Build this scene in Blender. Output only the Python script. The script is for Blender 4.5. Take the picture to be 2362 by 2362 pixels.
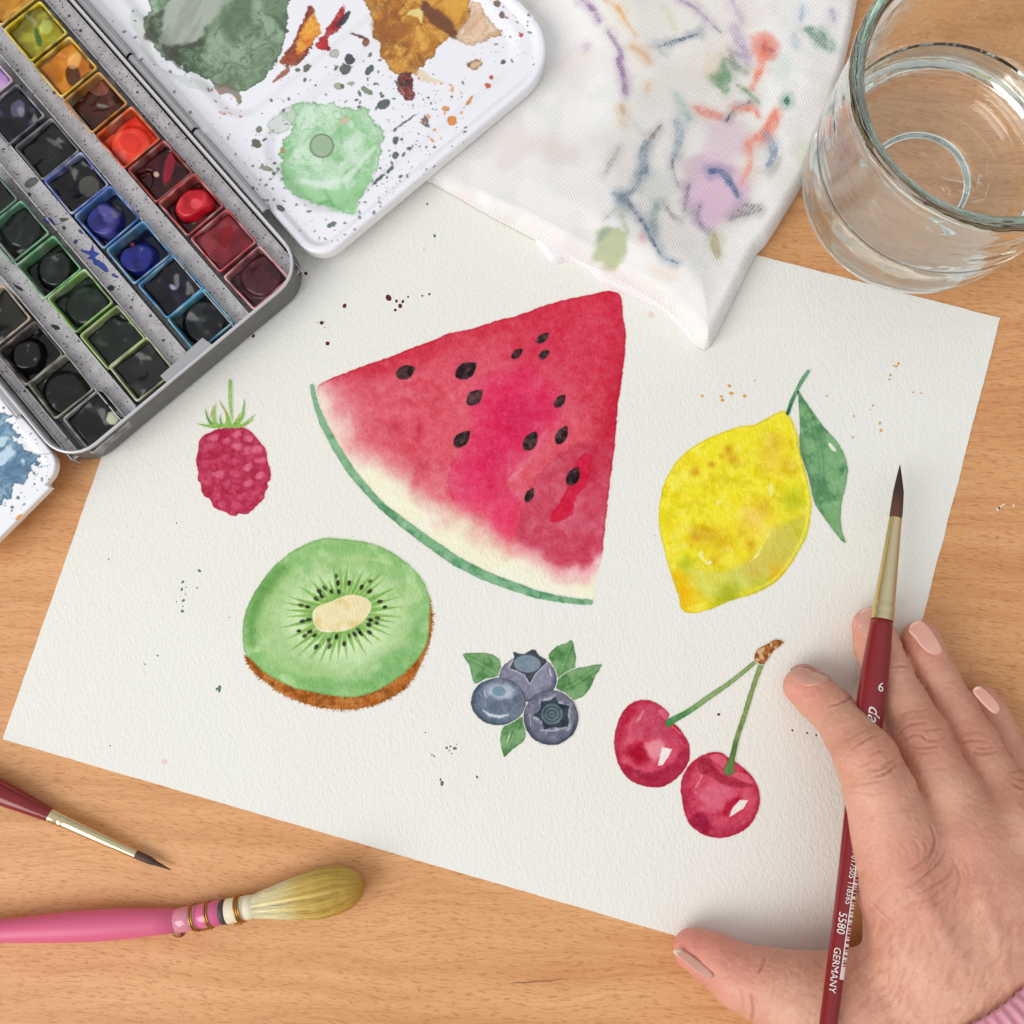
import bpy, bmesh, math, random
import numpy as np
from mathutils import Vector, Matrix

random.seed(7)
rng = np.random.default_rng(7)
MM = 0.001
scene = bpy.context.scene
for o in list(bpy.data.objects):
    bpy.data.objects.remove(o)

# ------------------------------------------------------------------ camera, light
FPX, CH = 2300.0, 356.0                      # focal length (photo pixels), lens height (mm)
RX, RY = math.radians(6.18), math.radians(1.23)
_rx = np.array([[1, 0, 0], [0, math.cos(RX), -math.sin(RX)], [0, math.sin(RX), math.cos(RX)]])
_ry = np.array([[math.cos(RY), 0, math.sin(RY)], [0, 1, 0], [-math.sin(RY), 0, math.cos(RY)]])
CM = _ry @ _rx
cam = bpy.data.cameras.new('camera')
cam.sensor_width = 36.0
cam.lens = FPX / 2362.0 * 36.0
cam.clip_start, cam.clip_end = 0.02, 20.0
cam_ob = bpy.data.objects.new('camera', cam)
scene.collection.objects.link(cam_ob)
m4 = Matrix([list(CM[0]) + [0], list(CM[1]) + [0], list(CM[2]) + [0], [0, 0, 0, 1]])
m4.translation = Vector((0, 0, CH * MM))
cam_ob.matrix_world = m4
scene.camera = cam_ob

world = bpy.data.worlds.new('World')
scene.world = world
world.use_nodes = True
bg = world.node_tree.nodes['Background']
# the room: pale ceiling above, dimmer walls towards the horizon
_nt = world.node_tree
_tc = _nt.nodes.new('ShaderNodeTexCoord'); _sx = _nt.nodes.new('ShaderNodeSeparateXYZ'); _cr = _nt.nodes.new('ShaderNodeValToRGB')
_nt.links.new(_tc.outputs['Generated'], _sx.inputs[0]); _nt.links.new(_sx.outputs[2], _cr.inputs[0]); _nt.links.new(_cr.outputs[0], bg.inputs[0])
_cr.color_ramp.elements[0].position = 0.0; _cr.color_ramp.elements[0].color = (0.46, 0.465, 0.46, 1)
_cr.color_ramp.elements[1].position = 0.9; _cr.color_ramp.elements[1].color = (1.0, 1.0, 1.02, 1)
bg.inputs[1].default_value = 0.75

def area(name, loc, target, sx, sy, power, col):
    l = bpy.data.lights.new(name, 'AREA')
    l.shape = 'RECTANGLE'; l.size, l.size_y = sx, sy
    l.energy = power; l.color = col
    o = bpy.data.objects.new(name, l)
    scene.collection.objects.link(o)
    o.location = loc
    d = Vector(target) - Vector(loc)
    o.rotation_euler = d.to_track_quat('-Z', 'Y').to_euler()
    return o
area('window_light', (-1.55, -0.95, 1.45), (0, 0, 0), 1.6, 1.6, 37.0, (1.0, 0.985, 0.955))
scene.view_settings.view_transform = 'Standard'
scene.view_settings.look = 'None'
scene.view_settings.exposure = 0.0
scene.view_settings.gamma = 1.0
scene.cycles.max_bounces = 40
scene.cycles.transmission_bounces = 40
scene.cycles.glossy_bounces = 12
scene.cycles.diffuse_bounces = 5
scene.cycles.transparent_max_bounces = 8
scene.cycles.sample_clamp_indirect = 20.0
scene.cycles.blur_glossy = 0.2

# ------------------------------------------------------------------ photo geometry helpers
def U(px, py, z=0.0):
    """point of the place (mm) seen at a photo pixel, at height z (mm)"""
    px = np.asarray(px, float); py = np.asarray(py, float)
    d = np.stack([(px - 1181) / FPX, (1181 - py) / FPX, -np.ones_like(px)], -1) @ CM.T
    t = (np.asarray(z, float) - CH) / d[..., 2]
    return np.array([0, 0, CH]) + d * t[..., None]

def PJ(P):
    v = (np.asarray(P, float) - [0, 0, CH]) @ CM
    return np.stack([1181 + FPX * v[..., 0] / -v[..., 2], 1181 - FPX * v[..., 1] / -v[..., 2]], -1)

def zp(pts, ox, oy, s):
    a = np.array(pts, float)
    a[:, 0] = ox + a[:, 0] / s
    a[:, 1] = oy + a[:, 1] / s
    return a

# ------------------------------------------------------------------ numpy noise, distance fields
def _h(ix, iy, seed):
    h = (ix.astype(np.int64) * 374761393 + iy.astype(np.int64) * 668265263 + seed * 982451653) & 0xffffffff
    h = ((h ^ (h >> 13)) * 1274126177) & 0xffffffff
    h = ((h ^ (h >> 16)) * 2246822519) & 0xffffffff
    return ((h ^ (h >> 15)) & 0xffffff) / float(0xffffff)

def vnoise(x, y, seed=0):
    ix = np.floor(x); iy = np.floor(y)
    fx = x - ix; fy = y - iy
    fx = fx * fx * fx * (fx * (fx * 6 - 15) + 10); fy = fy * fy * fy * (fy * (fy * 6 - 15) + 10)
    a = _h(ix, iy, seed); b = _h(ix + 1, iy, seed); c = _h(ix, iy + 1, seed); d = _h(ix + 1, iy + 1, seed)
    return (a + (b - a) * fx) * (1 - fy) + (c + (d - c) * fx) * fy

def fbm(x, y, scale, oc=4, seed=0, gain=0.5):
    """about -1..1"""
    x = x / scale; y = y / scale
    s = 0; a = 1.0; t = 0
    for i in range(oc):
        c, sn = math.cos(i * 0.7 + 0.3), math.sin(i * 0.7 + 0.3)
        s = s + a * (vnoise(c * x - sn * y + 17.3 * i, sn * x + c * y - 9.1 * i, seed + i * 31) * 2 - 1)
        t += a; a *= gain; x = x * 2.03; y = y * 2.03
    return s / t * 1.5

def ss(a, b, x):
    t = np.clip((x - a) / (b - a), 0, 1)
    return t * t * (3 - 2 * t)

def mixc(c, d, t):
    return c + (np.asarray(d, float) - c) * t[..., None]

def smooth_loop(p, n=4, closed=True):
    p = np.asarray(p, float); N = len(p); out = []
    rngi = range(N) if closed else range(N - 1)
    for i in rngi:
        if closed:
            a, b, c, d = p[(i - 1) % N], p[i], p[(i + 1) % N], p[(i + 2) % N]
        else:
            a, b, c, d = p[max(i - 1, 0)], p[i], p[i + 1], p[min(i + 2, N - 1)]
        for k in range(n):
            t = k / n
            out.append(0.5 * ((2 * b) + (-a + c) * t + (2 * a - 5 * b + 4 * c - d) * t * t + (-a + 3 * b - 3 * c + d) * t ** 3))
    if not closed:
        out.append(p[-1])
    return np.array(out)

def sdf_poly(X, Y, poly):
    """signed distance, negative inside"""
    sh = X.shape
    x = X.ravel().astype(np.float32); y = Y.ravel().astype(np.float32)
    p = np.asarray(poly, np.float32); q = np.roll(p, -1, 0)
    out = np.empty(len(x), np.float32)
    CH_ = 16384
    for s in range(0, len(x), CH_):
        xs = x[s:s + CH_]; ys = y[s:s + CH_]
        best = np.full(len(xs), 1e12, np.float32); ins = np.zeros(len(xs), bool)
        for (ax, ay), (bx, by) in zip(p, q):
            ex, ey = bx - ax, by - ay
            L = ex * ex + ey * ey + 1e-9
            wx = xs - ax; wy = ys - ay
            t = np.clip((wx * ex + wy * ey) / L, 0, 1)
            dx = wx - ex * t; dy = wy - ey * t
            np.minimum(best, dx * dx + dy * dy, out=best)
            c = ((ay > ys) != (by > ys))
            if c.any():
                if abs(ey) > 1e-9:
                    ins ^= c & (xs < ax + ex * (ys - ay) / ey)
        out[s:s + CH_] = np.where(ins, -np.sqrt(best), np.sqrt(best))
    return out.reshape(sh).astype(float)

def stroke(X, Y, pts):
    """pts (x, y, halfwidth): distance to the stroke's edge (negative inside) and the position along it 0..1"""
    pts = np.asarray(pts, float)
    best = np.full(X.shape, 1e9); pos = np.zeros(X.shape)
    n = len(pts) - 1
    for i in range(n):
        ax, ay, ar = pts[i]; bx, by, br = pts[i + 1]
        ex, ey = bx - ax, by - ay
        t = np.clip(((X - ax) * ex + (Y - ay) * ey) / (ex * ex + ey * ey + 1e-9), 0, 1)
        d = np.hypot(X - ax - ex * t, Y - ay - ey * t) - (ar + (br - ar) * t)
        m = d < best
        best = np.where(m, d, best); pos = np.where(m, (i + t) / n, pos)
    return best, pos

def ell(X, Y, cx, cy, a, b, ang):
    c, s = math.cos(ang), math.sin(ang)
    x = (X - cx) * c + (Y - cy) * s; y = -(X - cx) * s + (Y - cy) * c
    k = np.hypot(x / a, y / b)
    return (k - 1) * min(a, b)

def s2l(c):
    c = np.clip(np.asarray(c, float) / 255.0, 0, 1)
    return np.where(c <= 0.04045, c / 12.92, ((c + 0.055) / 1.055) ** 2.4)

# ------------------------------------------------------------------ object helpers
def thing(name, label, cat, loc=(0, 0, 0), group=None):
    o = bpy.data.objects.new(name, None)
    scene.collection.objects.link(o)
    o.empty_display_size = 0.01
    o.location = Vector(loc) * MM
    o['label'] = label; o['category'] = cat
    if group:
        o['group'] = group
    o['_base'] = [float(v) for v in loc]
    return o

def base_of(o):
    b = np.zeros(3)
    while o is not None:
        b += np.array(o.get('_base', (0, 0, 0)), float)
        o = o.parent
    return b

def mk(name, V, F, mat, parent=None, smooth=True, col=None, label=None, kind=None):
    """one mesh object from vertices in millimetres of the place"""
    V = np.asarray(V, float)
    me = bpy.data.meshes.new(name)
    Vl = (V - base_of(parent)) * MM
    if isinstance(F, np.ndarray):
        nf, k = F.shape
        me.vertices.add(len(V)); me.vertices.foreach_set('co', Vl.astype(np.float32).ravel())
        me.loops.add(nf * k); me.loops.foreach_set('vertex_index', F.astype(np.int32).ravel())
        me.polygons.add(nf)
        me.polygons.foreach_set('loop_start', np.arange(nf, dtype=np.int32) * k)
        try:
            me.polygons.foreach_set('loop_total', np.full(nf, k, np.int32))
        except Exception:
            pass
        me.update(calc_edges=True)
    else:
        me.from_pydata([tuple(v) for v in Vl], [], [tuple(f) for f in F])
    me.validate()
    me.polygons.foreach_set('use_smooth', np.full(len(me.polygons), bool(smooth)))
    if col is not None:
        a = me.color_attributes.new('Col', 'FLOAT_COLOR', 'POINT')
        c4 = np.ones((len(V), 4), np.float32); c4[:, :3] = col
        a.data.foreach_set('color', c4.ravel())
    if mat:
        me.materials.append(mat)
    o = bpy.data.objects.new(name, me)
    scene.collection.objects.link(o)
    if parent is not None:
        o.parent = parent
    if label:
        o['label'] = label
    if kind:
        o['kind'] = kind
    return o

def sharp(o, ang=35):
    me = o.data
    bm = bmesh.new(); bm.from_mesh(me)
    for e in bm.edges:
        if len(e.link_faces) == 2 and e.calc_face_angle(0) > math.radians(ang):
            e.smooth = False
    bm.to_mesh(me); bm.free()

def bevel(o, w, seg=2, ang=40):
    md = o.modifiers.new('bevel', 'BEVEL')
    md.width = w * MM; md.segments = seg; md.limit_method = 'ANGLE'; md.angle_limit = math.radians(ang)

def grid_faces(nx, ny):
    i, j = np.meshgrid(np.arange(nx - 1), np.arange(ny - 1), indexing='ij')
    a = (i * ny + j).ravel()
    return np.stack([a, a + ny, a + ny + 1, a + 1], 1)

def compact(V, F, *arrs):
    used = np.unique(F)
    re = np.full(len(V), -1); re[used] = np.arange(len(used))
    return (V[used], re[F]) + tuple(a[used] for a in arrs)

def up_faces(V, F):
    """turn quads so that they face +z"""
    a = V[F[:, 1]] - V[F[:, 0]]; b = V[F[:, 2]] - V[F[:, 0]]
    nz = a[:, 0] * b[:, 1] - a[:, 1] * b[:, 0]
    if np.median(nz) < 0:
        F = F[:, ::-1].copy()
    return F

def prism(poly, z0, z1, cap_bottom=True):
    poly = np.asarray(poly, float); n = len(poly)
    a = sum(poly[i][0] * poly[(i + 1) % n][1] - poly[(i + 1) % n][0] * poly[i][1] for i in range(n))
    if a < 0:
        poly = poly[::-1]
    V = [(x, y, z0) for x, y in poly] + [(x, y, z1) for x, y in poly]
    F = [tuple(range(n, 2 * n))] + [(i, (i + 1) % n, n + (i + 1) % n, n + i) for i in range(n)]
    if cap_bottom:
        F.append(tuple(range(n - 1, -1, -1)))
    return V, F

def lathe(A, B, prof, seg=32, cap=True, flat=1.0):
    """surface of revolution about A->B; prof = (mm along, radius)"""
    A = np.asarray(A, float); B = np.asarray(B, float)
    a = (B - A) / np.linalg.norm(B - A)
    n = np.array([0, 0, 1.0]) if abs(a[2]) < .99 else np.array([1.0, 0, 0])
    n = n - a * (n @ a); n /= np.linalg.norm(n)
    b = np.cross(a, n)
    V = []; F = []
    for s, r in prof:
        for k in range(seg):
            t = 2 * math.pi * k / seg
            V.append(A + a * s + n * (r * math.cos(t) * flat) + b * (r * math.sin(t)))
    m = len(prof)
    for i in range(m - 1):
        for k in range(seg):
            k2 = (k + 1) % seg
            F.append((i * seg + k, i * seg + k2, (i + 1) * seg + k2, (i + 1) * seg + k))
    if cap:
        F.append(tuple(range(seg - 1, -1, -1)))
        F.append(tuple((m - 1) * seg + k for k in range(seg)))
    return V, F

def tube(pts, r, seg=8, closed=False):
    P = np.asarray(pts, float); n = len(P)
    V = []; F = []
    for i in range(n):
        if closed:
            t = P[(i + 1) % n] - P[i - 1]
        else:
            t = P[min(i + 1, n - 1)] - P[max(i - 1, 0)]
        t = t / (np.linalg.norm(t) + 1e-9)
        u = np.array([0, 0, 1.0]) if abs(t[2]) < 0.9 else np.array([1.0, 0, 0])
        u = u - t * (u @ t); u /= np.linalg.norm(u); w = np.cross(t, u)
        for k in range(seg):
            a = 2 * math.pi * k / seg
            V.append(P[i] + u * r * math.cos(a) + w * r * math.sin(a))
    for i in range(n if closed else n - 1):
        j = (i + 1) % n
        for k in range(seg):
            k2 = (k + 1) % seg
            F.append((i * seg + k, i * seg + k2, j * seg + k2, j * seg + k))
    if not closed:
        F.append(tuple(range(seg - 1, -1, -1))); F.append(tuple((n - 1) * seg + k for k in range(seg)))
    return V, F

# ------------------------------------------------------------------ materials
def new_mat(name):
    m = bpy.data.materials.new(name); m.use_nodes = True
    nt = m.node_tree
    return m, nt, nt.nodes['Principled BSDF']

def nd(nt, typ, **kw):
    n = nt.nodes.new(typ)
    for k, v in kw.items():
        if k.startswith('i_'):
            key = k[2:]
            n.inputs[int(key) if key.isdigit() else key.replace('_', ' ')].default_value = v
        else:
            setattr(n, k, v)
    return n

def lin(r, g, b):
    c = s2l((r, g, b))
    return (float(c[0]), float(c[1]), float(c[2]), 1.0)

def pos_mm(nt, scale=(1, 1, 1), rot=(0, 0, 0)):
    g = nd(nt, 'ShaderNodeNewGeometry')
    mp = nd(nt, 'ShaderNodeMapping')
    mp.inputs['Scale'].default_value = [s * 1000.0 for s in scale]
    if any(rot):
        r0 = nd(nt, 'ShaderNodeMapping')
        r0.inputs['Rotation'].default_value = rot
        nt.links.new(g.outputs['Position'], r0.inputs[0])
        nt.links.new(r0.outputs[0], mp.inputs[0])
    else:
        nt.links.new(g.outputs['Position'], mp.inputs[0])
    return mp.outputs[0]

def simple(name, rgb, rough=0.5, metal=0.0, spec=0.5, coat=0.0, bump=0.0, bscale=1.0, var=0.0):
    m, nt, b = new_mat(name)
    b.inputs['Base Color'].default_value = lin(*rgb)
    b.inputs['Roughness'].default_value = rough
    b.inputs['Metallic'].default_value = metal
    b.inputs['Specular IOR Level'].default_value = spec
    b.inputs['Coat Weight'].default_value = coat
    b.inputs['Coat Roughness'].default_value = 0.08
    if bump or var:
        n = nd(nt, 'ShaderNodeTexNoise', i_Scale=1.0, i_Detail=4.0)
        nt.links.new(pos_mm(nt, (bscale,) * 3), n.inputs['Vector'])
        if bump:
            bp = nd(nt, 'ShaderNodeBump', i_Strength=0.6, i_Distance=bump * MM)
            nt.links.new(n.outputs[0], bp.inputs['Height']); nt.links.new(bp.outputs[0], b.inputs['Normal'])
        if var:
            hs = nd(nt, 'ShaderNodeMix', data_type='RGBA', blend_type='MULTIPLY')
            hs.inputs['Factor'].default_value = var
            hs.inputs['A'].default_value = lin(*rgb)
            nt.links.new(n.outputs['Color'], hs.inputs['B'])
            nt.links.new(hs.outputs['Result'], b.inputs['Base Color'])
    return m

def vcol(name, rough=0.5, coat=0.0, metal=0.0, bump=0.0, bscale=1.0, spec=0.5):
    m, nt, b = new_mat(name)
    a = nd(nt, 'ShaderNodeAttribute', attribute_name='Col')
    nt.links.new(a.outputs['Color'], b.inputs['Base Color'])
    b.inputs['Roughness'].default_value = rough
    b.inputs['Coat Weight'].default_value = coat
    b.inputs['Coat Roughness'].default_value = 0.1
    b.inputs['Metallic'].default_value = metal
    b.inputs['Specular IOR Level'].default_value = spec
    if bump:
        n = nd(nt, 'ShaderNodeTexNoise', i_Scale=1.0, i_Detail=3.0)
        nt.links.new(pos_mm(nt, (bscale,) * 3), n.inputs['Vector'])
        bp = nd(nt, 'ShaderNodeBump', i_Strength=0.7, i_Distance=bump * MM)
        nt.links.new(n.outputs[0], bp.inputs['Height']); nt.links.new(bp.outputs[0], b.inputs['Normal'])
    return m

PAPER = (236, 235, 228)
def paper_mat(name, painted):
    m, nt, b = new_mat(name)
    v = pos_mm(nt)
    n1 = nd(nt, 'ShaderNodeTexNoise', i_Scale=1.15, i_Detail=3.0, i_Roughness=0.6)
    v2 = pos_mm(nt, (1.0, 0.5, 1.0), (0, 0, -0.14))
    nt.links.new(v2, n1.inputs['Vector'])
    n2 = nd(nt, 'ShaderNodeTexNoise', i_Scale=2.2, i_Detail=2.0)
    nt.links.new(v, n2.inputs['Vector'])
    ad = nd(nt, 'ShaderNodeMath', operation='MULTIPLY_ADD', i_1=0.25)
    nt.links.new(n2.outputs[0], ad.inputs[0]); nt.links.new(n1.outputs[0], ad.inputs[2])
    bp = nd(nt, 'ShaderNodeBump', i_Strength=0.8, i_Distance=0.42 * MM)
    nt.links.new(ad.outputs[0], bp.inputs['Height']); nt.links.new(bp.outputs[0], b.inputs['Normal'])
    n3 = nd(nt, 'ShaderNodeTexNoise', i_Scale=0.012, i_Detail=2.0)
    nt.links.new(v, n3.inputs['Vector'])
    cr = nd(nt, 'ShaderNodeValToRGB')
    cr.color_ramp.elements[0].position = 0.3; cr.color_ramp.elements[0].color = lin(236, 236, 230)
    cr.color_ramp.elements[1].position = 0.7; cr.color_ramp.elements[1].color = lin(236, 234, 225)
    nt.links.new(n3.outputs[0], cr.inputs[0])
    out = cr.outputs[0]
    if painted:
        a = nd(nt, 'ShaderNodeAttribute', attribute_name='Col')
        mx = nd(nt, 'ShaderNodeMix', data_type='RGBA', blend_type='MULTIPLY')
        mx.inputs['Factor'].default_value = 1.0
        nt.links.new(out, mx.inputs['A']); nt.links.new(a.outputs['Color'], mx.inputs['B'])
        out = mx.outputs['Result']
    nt.links.new(out, b.inputs['Base Color'])
    b.inputs['Roughness'].default_value = 0.85
    b.inputs['Specular IOR Level'].default_value = 0.2
    return m
M_PAPER = paper_mat('watercolour_paper', False)
M_PAINT = paper_mat('paint_on_paper', True)

def wood_mat():
    m, nt, b = new_mat('beech_wood')
    R = (0, 0, math.radians(5))
    # slow bending of the grain
    g = pos_mm(nt, (1, 1, 1), R)
    w = nd(nt, 'ShaderNodeTexNoise', i_Scale=0.006, i_Detail=2.0)
    nt.links.new(g, w.inputs['Vector'])
    wv = nd(nt, 'ShaderNodeVectorMath', operation='MULTIPLY_ADD')
    wv.inputs[1].default_value = (0, 46, 0)
    nt.links.new(w.outputs['Color'], wv.inputs[0]); nt.links.new(g, wv.inputs[2])
    def scaled(sx, sy):
        s = nd(nt, 'ShaderNodeVectorMath', operation='MULTIPLY')
        s.inputs[1].default_value = (sx, sy, 1)
        nt.links.new(wv.outputs[0], s.inputs[0])
        return s.outputs[0]
    band = nd(nt, 'ShaderNodeTexNoise', i_Scale=1.0, i_Detail=5.0, i_Roughness=0.6)
    nt.links.new(scaled(0.010, 0.13), band.inputs['Vector'])
    c1 = nd(nt, 'ShaderNodeValToRGB')
    e = c1.color_ramp.elements
    e[0].position = 0.30; e[0].color = lin(206, 146, 94)
    e[1].position = 0.72; e[1].color = lin(230, 176, 124)
    x = c1.color_ramp.elements.new(0.5); x.color = lin(220, 162, 109)
    nt.links.new(band.outputs[0], c1.inputs[0])
    fine = nd(nt, 'ShaderNodeTexNoise', i_Scale=1.0, i_Detail=3.0)
    nt.links.new(scaled(0.06, 1.6), fine.inputs['Vector'])
    c2 = nd(nt, 'ShaderNodeValToRGB')
    c2.color_ramp.elements[0].position = 0.25; c2.color_ramp.elements[0].color = (0.88, 0.85, 0.81, 1)
    c2.color_ramp.elements[1].position = 0.62; c2.color_ramp.elements[1].color = (1, 1, 1, 1)
    nt.links.new(fine.outputs[0], c2.inputs[0])
    mx = nd(nt, 'ShaderNodeMix', data_type='RGBA', blend_type='MULTIPLY'); mx.inputs['Factor'].default_value = 0.8
    nt.links.new(c1.outputs[0], mx.inputs['A']); nt.links.new(c2.outputs[0], mx.inputs['B'])
    # the short dark flecks of beech: tapering dashes, and long thin growth lines
    def layer(sx, sy, seed, lo, hi, wob, det=2.0, rot=0.0):
        r0 = nd(nt, 'ShaderNodeMapping'); r0.inputs['Rotation'].default_value = (0, 0, rot)
        nt.links.new(wv.outputs[0], r0.inputs[0])
        sc = nd(nt, 'ShaderNodeVectorMath', operation='MULTIPLY'); sc.inputs[1].default_value = (sx, sy, 1)
        nt.links.new(r0.outputs[0], sc.inputs[0])
        off = nd(nt, 'ShaderNodeVectorMath', operation='ADD'); off.inputs[1].default_value = (seed, seed * 1.7, 0)
        nt.links.new(sc.outputs[0], off.inputs[0])
        n_ = nd(nt, 'ShaderNodeTexNoise', i_Scale=1.0, i_Detail=det, i_Roughness=0.5, i_Distortion=wob)
        nt.links.new(off.outputs[0], n_.inputs['Vector'])
        r = nd(nt, 'ShaderNodeMapRange', i_1=lo, i_2=hi, i_3=0.0, i_4=1.0, interpolation_type='SMOOTHSTEP')
        nt.links.new(n_.outputs[0], r.inputs[0])
        return r.outputs[0]
    def mx2(p, q, op='MAXIMUM', k=None):
        m_ = nd(nt, 'ShaderNodeMath', operation=op)
        nt.links.new(p, m_.inputs[0])
        if q is None:
            m_.inputs[1].default_value = k
        else:
            nt.links.new(q, m_.inputs[1])
        return m_.outputs[0]
    f1 = layer(0.30, 1.9, 3.1, 0.555, 0.68, 0.25, 1.5, math.radians(5))
    f2 = layer(0.22, 1.35, 21.7, 0.585, 0.70, 0.2, 1.0, math.radians(3))
    f3 = layer(0.022, 0.75, 41.3, 0.57, 0.70, 0.5, 3.0, math.radians(-7))
    fm_ = mx2(mx2(f1, None, 'MULTIPLY', 0.75), f2)
    fm_ = mx2(fm_, mx2(f3, None, 'MULTIPLY', 0.6))
    fm = nd(nt, 'ShaderNodeMath', operation='MULTIPLY', i_1=1.0); nt.links.new(fm_, fm.inputs[0])
    dk = nd(nt, 'ShaderNodeMix', data_type='RGBA', blend_type='MIX')
    dk.inputs['B'].default_value = lin(166, 98, 48)
    fs = nd(nt, 'ShaderNodeMath', operation='MULTIPLY', i_1=0.5)
    nt.links.new(fm.outputs[0], fs.inputs[0]); nt.links.new(fs.outputs[0], dk.inputs['Factor'])
    nt.links.new(mx.outputs['Result'], dk.inputs['A'])
    nt.links.new(dk.outputs['Result'], b.inputs['Base Color'])
    bp = nd(nt, 'ShaderNodeBump', i_Strength=0.25, i_Distance=0.12 * MM, invert=True)
    nt.links.new(fm.outputs[0], bp.inputs['Height']); nt.links.new(bp.outputs[0], b.inputs['Normal'])
    b.inputs['Roughness'].default_value = 0.48
    b.inputs['Specular IOR Level'].default_value = 0.35
    return m
M_WOOD = wood_mat()

def tin_mat(name, rgb, speck=0.0, rough=0.35, metal=0.7):
    """painted sheet steel, spattered with dried paint"""
    m, nt, b = new_mat(name)
    v = pos_mm(nt)
    n = nd(nt, 'ShaderNodeTexNoise', i_Scale=0.25, i_Detail=5.0)
    nt.links.new(v, n.inputs['Vector'])
    c = nd(nt, 'ShaderNodeValToRGB')
    c.color_ramp.elements[0].position = 0.3; c.color_ramp.elements[0].color = lin(*[x * 0.86 for x in rgb])
    c.color_ramp.elements[1].position = 0.7; c.color_ramp.elements[1].color = lin(*rgb)
    nt.links.new(n.outputs[0], c.inputs[0])
    out = c.outputs[0]
    b.inputs['Metallic'].default_value = metal
    if speck:
        last = None
        for sc, hi, gate in ((0.8, 0.30, 0.3), (0.33, 0.24, 0.5), (1.5, 0.34, 0.25)):
            vo = nd(nt, 'ShaderNodeTexVoronoi', i_Scale=sc, i_Randomness=1.0)
            nt.links.new(v, vo.inputs['Vector'])
            sp = nd(nt, 'ShaderNodeSeparateColor'); nt.links.new(vo.outputs['Color'], sp.inputs[0])
            th = nd(nt, 'ShaderNodeMapRange', i_1=gate, i_2=1.0, i_3=0.0, i_4=hi)
            nt.links.new(sp.outputs[1], th.inputs[0])
            lt = nd(nt, 'ShaderNodeMath', operation='LESS_THAN')
            nt.links.new(vo.outputs['Distance'], lt.inputs[0]); nt.links.new(th.outputs[0], lt.inputs[1])
            if last is None:
                last = lt.outputs[0]
            else:
                mxm = nd(nt, 'ShaderNodeMath', operation='MAXIMUM')
                nt.links.new(last, mxm.inputs[0]); nt.links.new(lt.outputs[0], mxm.inputs[1]); last = mxm.outputs[0]
        pn = nd(nt, 'ShaderNodeTexNoise', i_Scale=0.07, i_Detail=1.0)
        nt.links.new(v, pn.inputs['Vector'])
        cc = nd(nt, 'ShaderNodeValToRGB')
        cc.color_ramp.elements[0].position = 0.4; cc.color_ramp.elements[0].color = lin(45, 45, 52)
        cc.color_ramp.elements[1].position = 0.6; cc.color_ramp.elements[1].color = lin(58, 50, 46)
        nt.links.new(pn.outputs[0], cc.inputs[0])
        mx = nd(nt, 'ShaderNodeMix', data_type='RGBA')
        sm = nd(nt, 'ShaderNodeMath', operation='MULTIPLY', i_1=speck)
        nt.links.new(last, sm.inputs[0]); nt.links.new(sm.outputs[0], mx.inputs['Factor'])
        nt.links.new(out, mx.inputs['A']); nt.links.new(cc.outputs[0], mx.inputs['B'])
        out = mx.outputs['Result']
        mm_ = nd(nt, 'ShaderNodeMath', operation='MULTIPLY_ADD', i_1=-metal, i_2=metal)
        nt.links.new(sm.outputs[0], mm_.inputs[0]); nt.links.new(mm_.outputs[0], b.inputs['Metallic'])
    nt.links.new(out, b.inputs['Base Color'])
    b.inputs['Roughness'].default_value = rough
    bp = nd(nt, 'ShaderNodeBump', i_Strength=0.3, i_Distance=0.1 * MM)
    nt.links.new(n.outputs[0], bp.inputs['Height']); nt.links.new(bp.outputs[0], b.inputs['Normal'])
    return m
M_TIN = tin_mat('grey_tin_outside', (112, 112, 110), 0, 0.45, 0.35)
M_TIN_IN = tin_mat('grey_tin_inside', (186, 184, 184), 0.85, 0.38, 0.2)
M_RACK = tin_mat('spattered_rack_steel', (196, 193, 195), 0.92, 0.42, 0.12)
M_STEEL = simple('bright_steel', (190, 190, 192), 0.18, 1.0)
M_RIM = simple('pale_rim_steel', (214, 214, 220), 0.3, 0.35, bump=.05, bscale=.5)
M_BRASS = simple('brass_wire', (186, 140, 72), 0.28, 1.0)
M_FERRULE = simple('champagne_ferrule', (214, 198, 158), 0.2, 1.0, bump=0.01, bscale=0.6)
M_LACQ = simple('red_lacquer', (128, 11, 22), 0.16, spec=.6)
M_PRINT = simple('white_print', (232, 226, 222), 0.5)
M_PINK = simple('pink_lacquer', (218, 98, 134), 0.4)
M_ENAMEL = vcol('painted_white_enamel', 0.28, 0.3)
M_CAKE = vcol('watercolour_cake', 0.2, 0.0, bump=0.03, bscale=0.7, spec=.36)
M_CUP = vcol('pan_plastic', 0.4, 0.2)
M_HAIR = vcol('brush_hair', 0.55, 0.0)

# ------------------------------------------------------------------ the table
tb = prism([(-900, -700), (900, -700), (900, 800), (-900, 800)], -25, 0)
o = mk('table_top', tb[0], tb[1], M_WOOD, smooth=False)
o['kind'] = 'structure'

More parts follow.
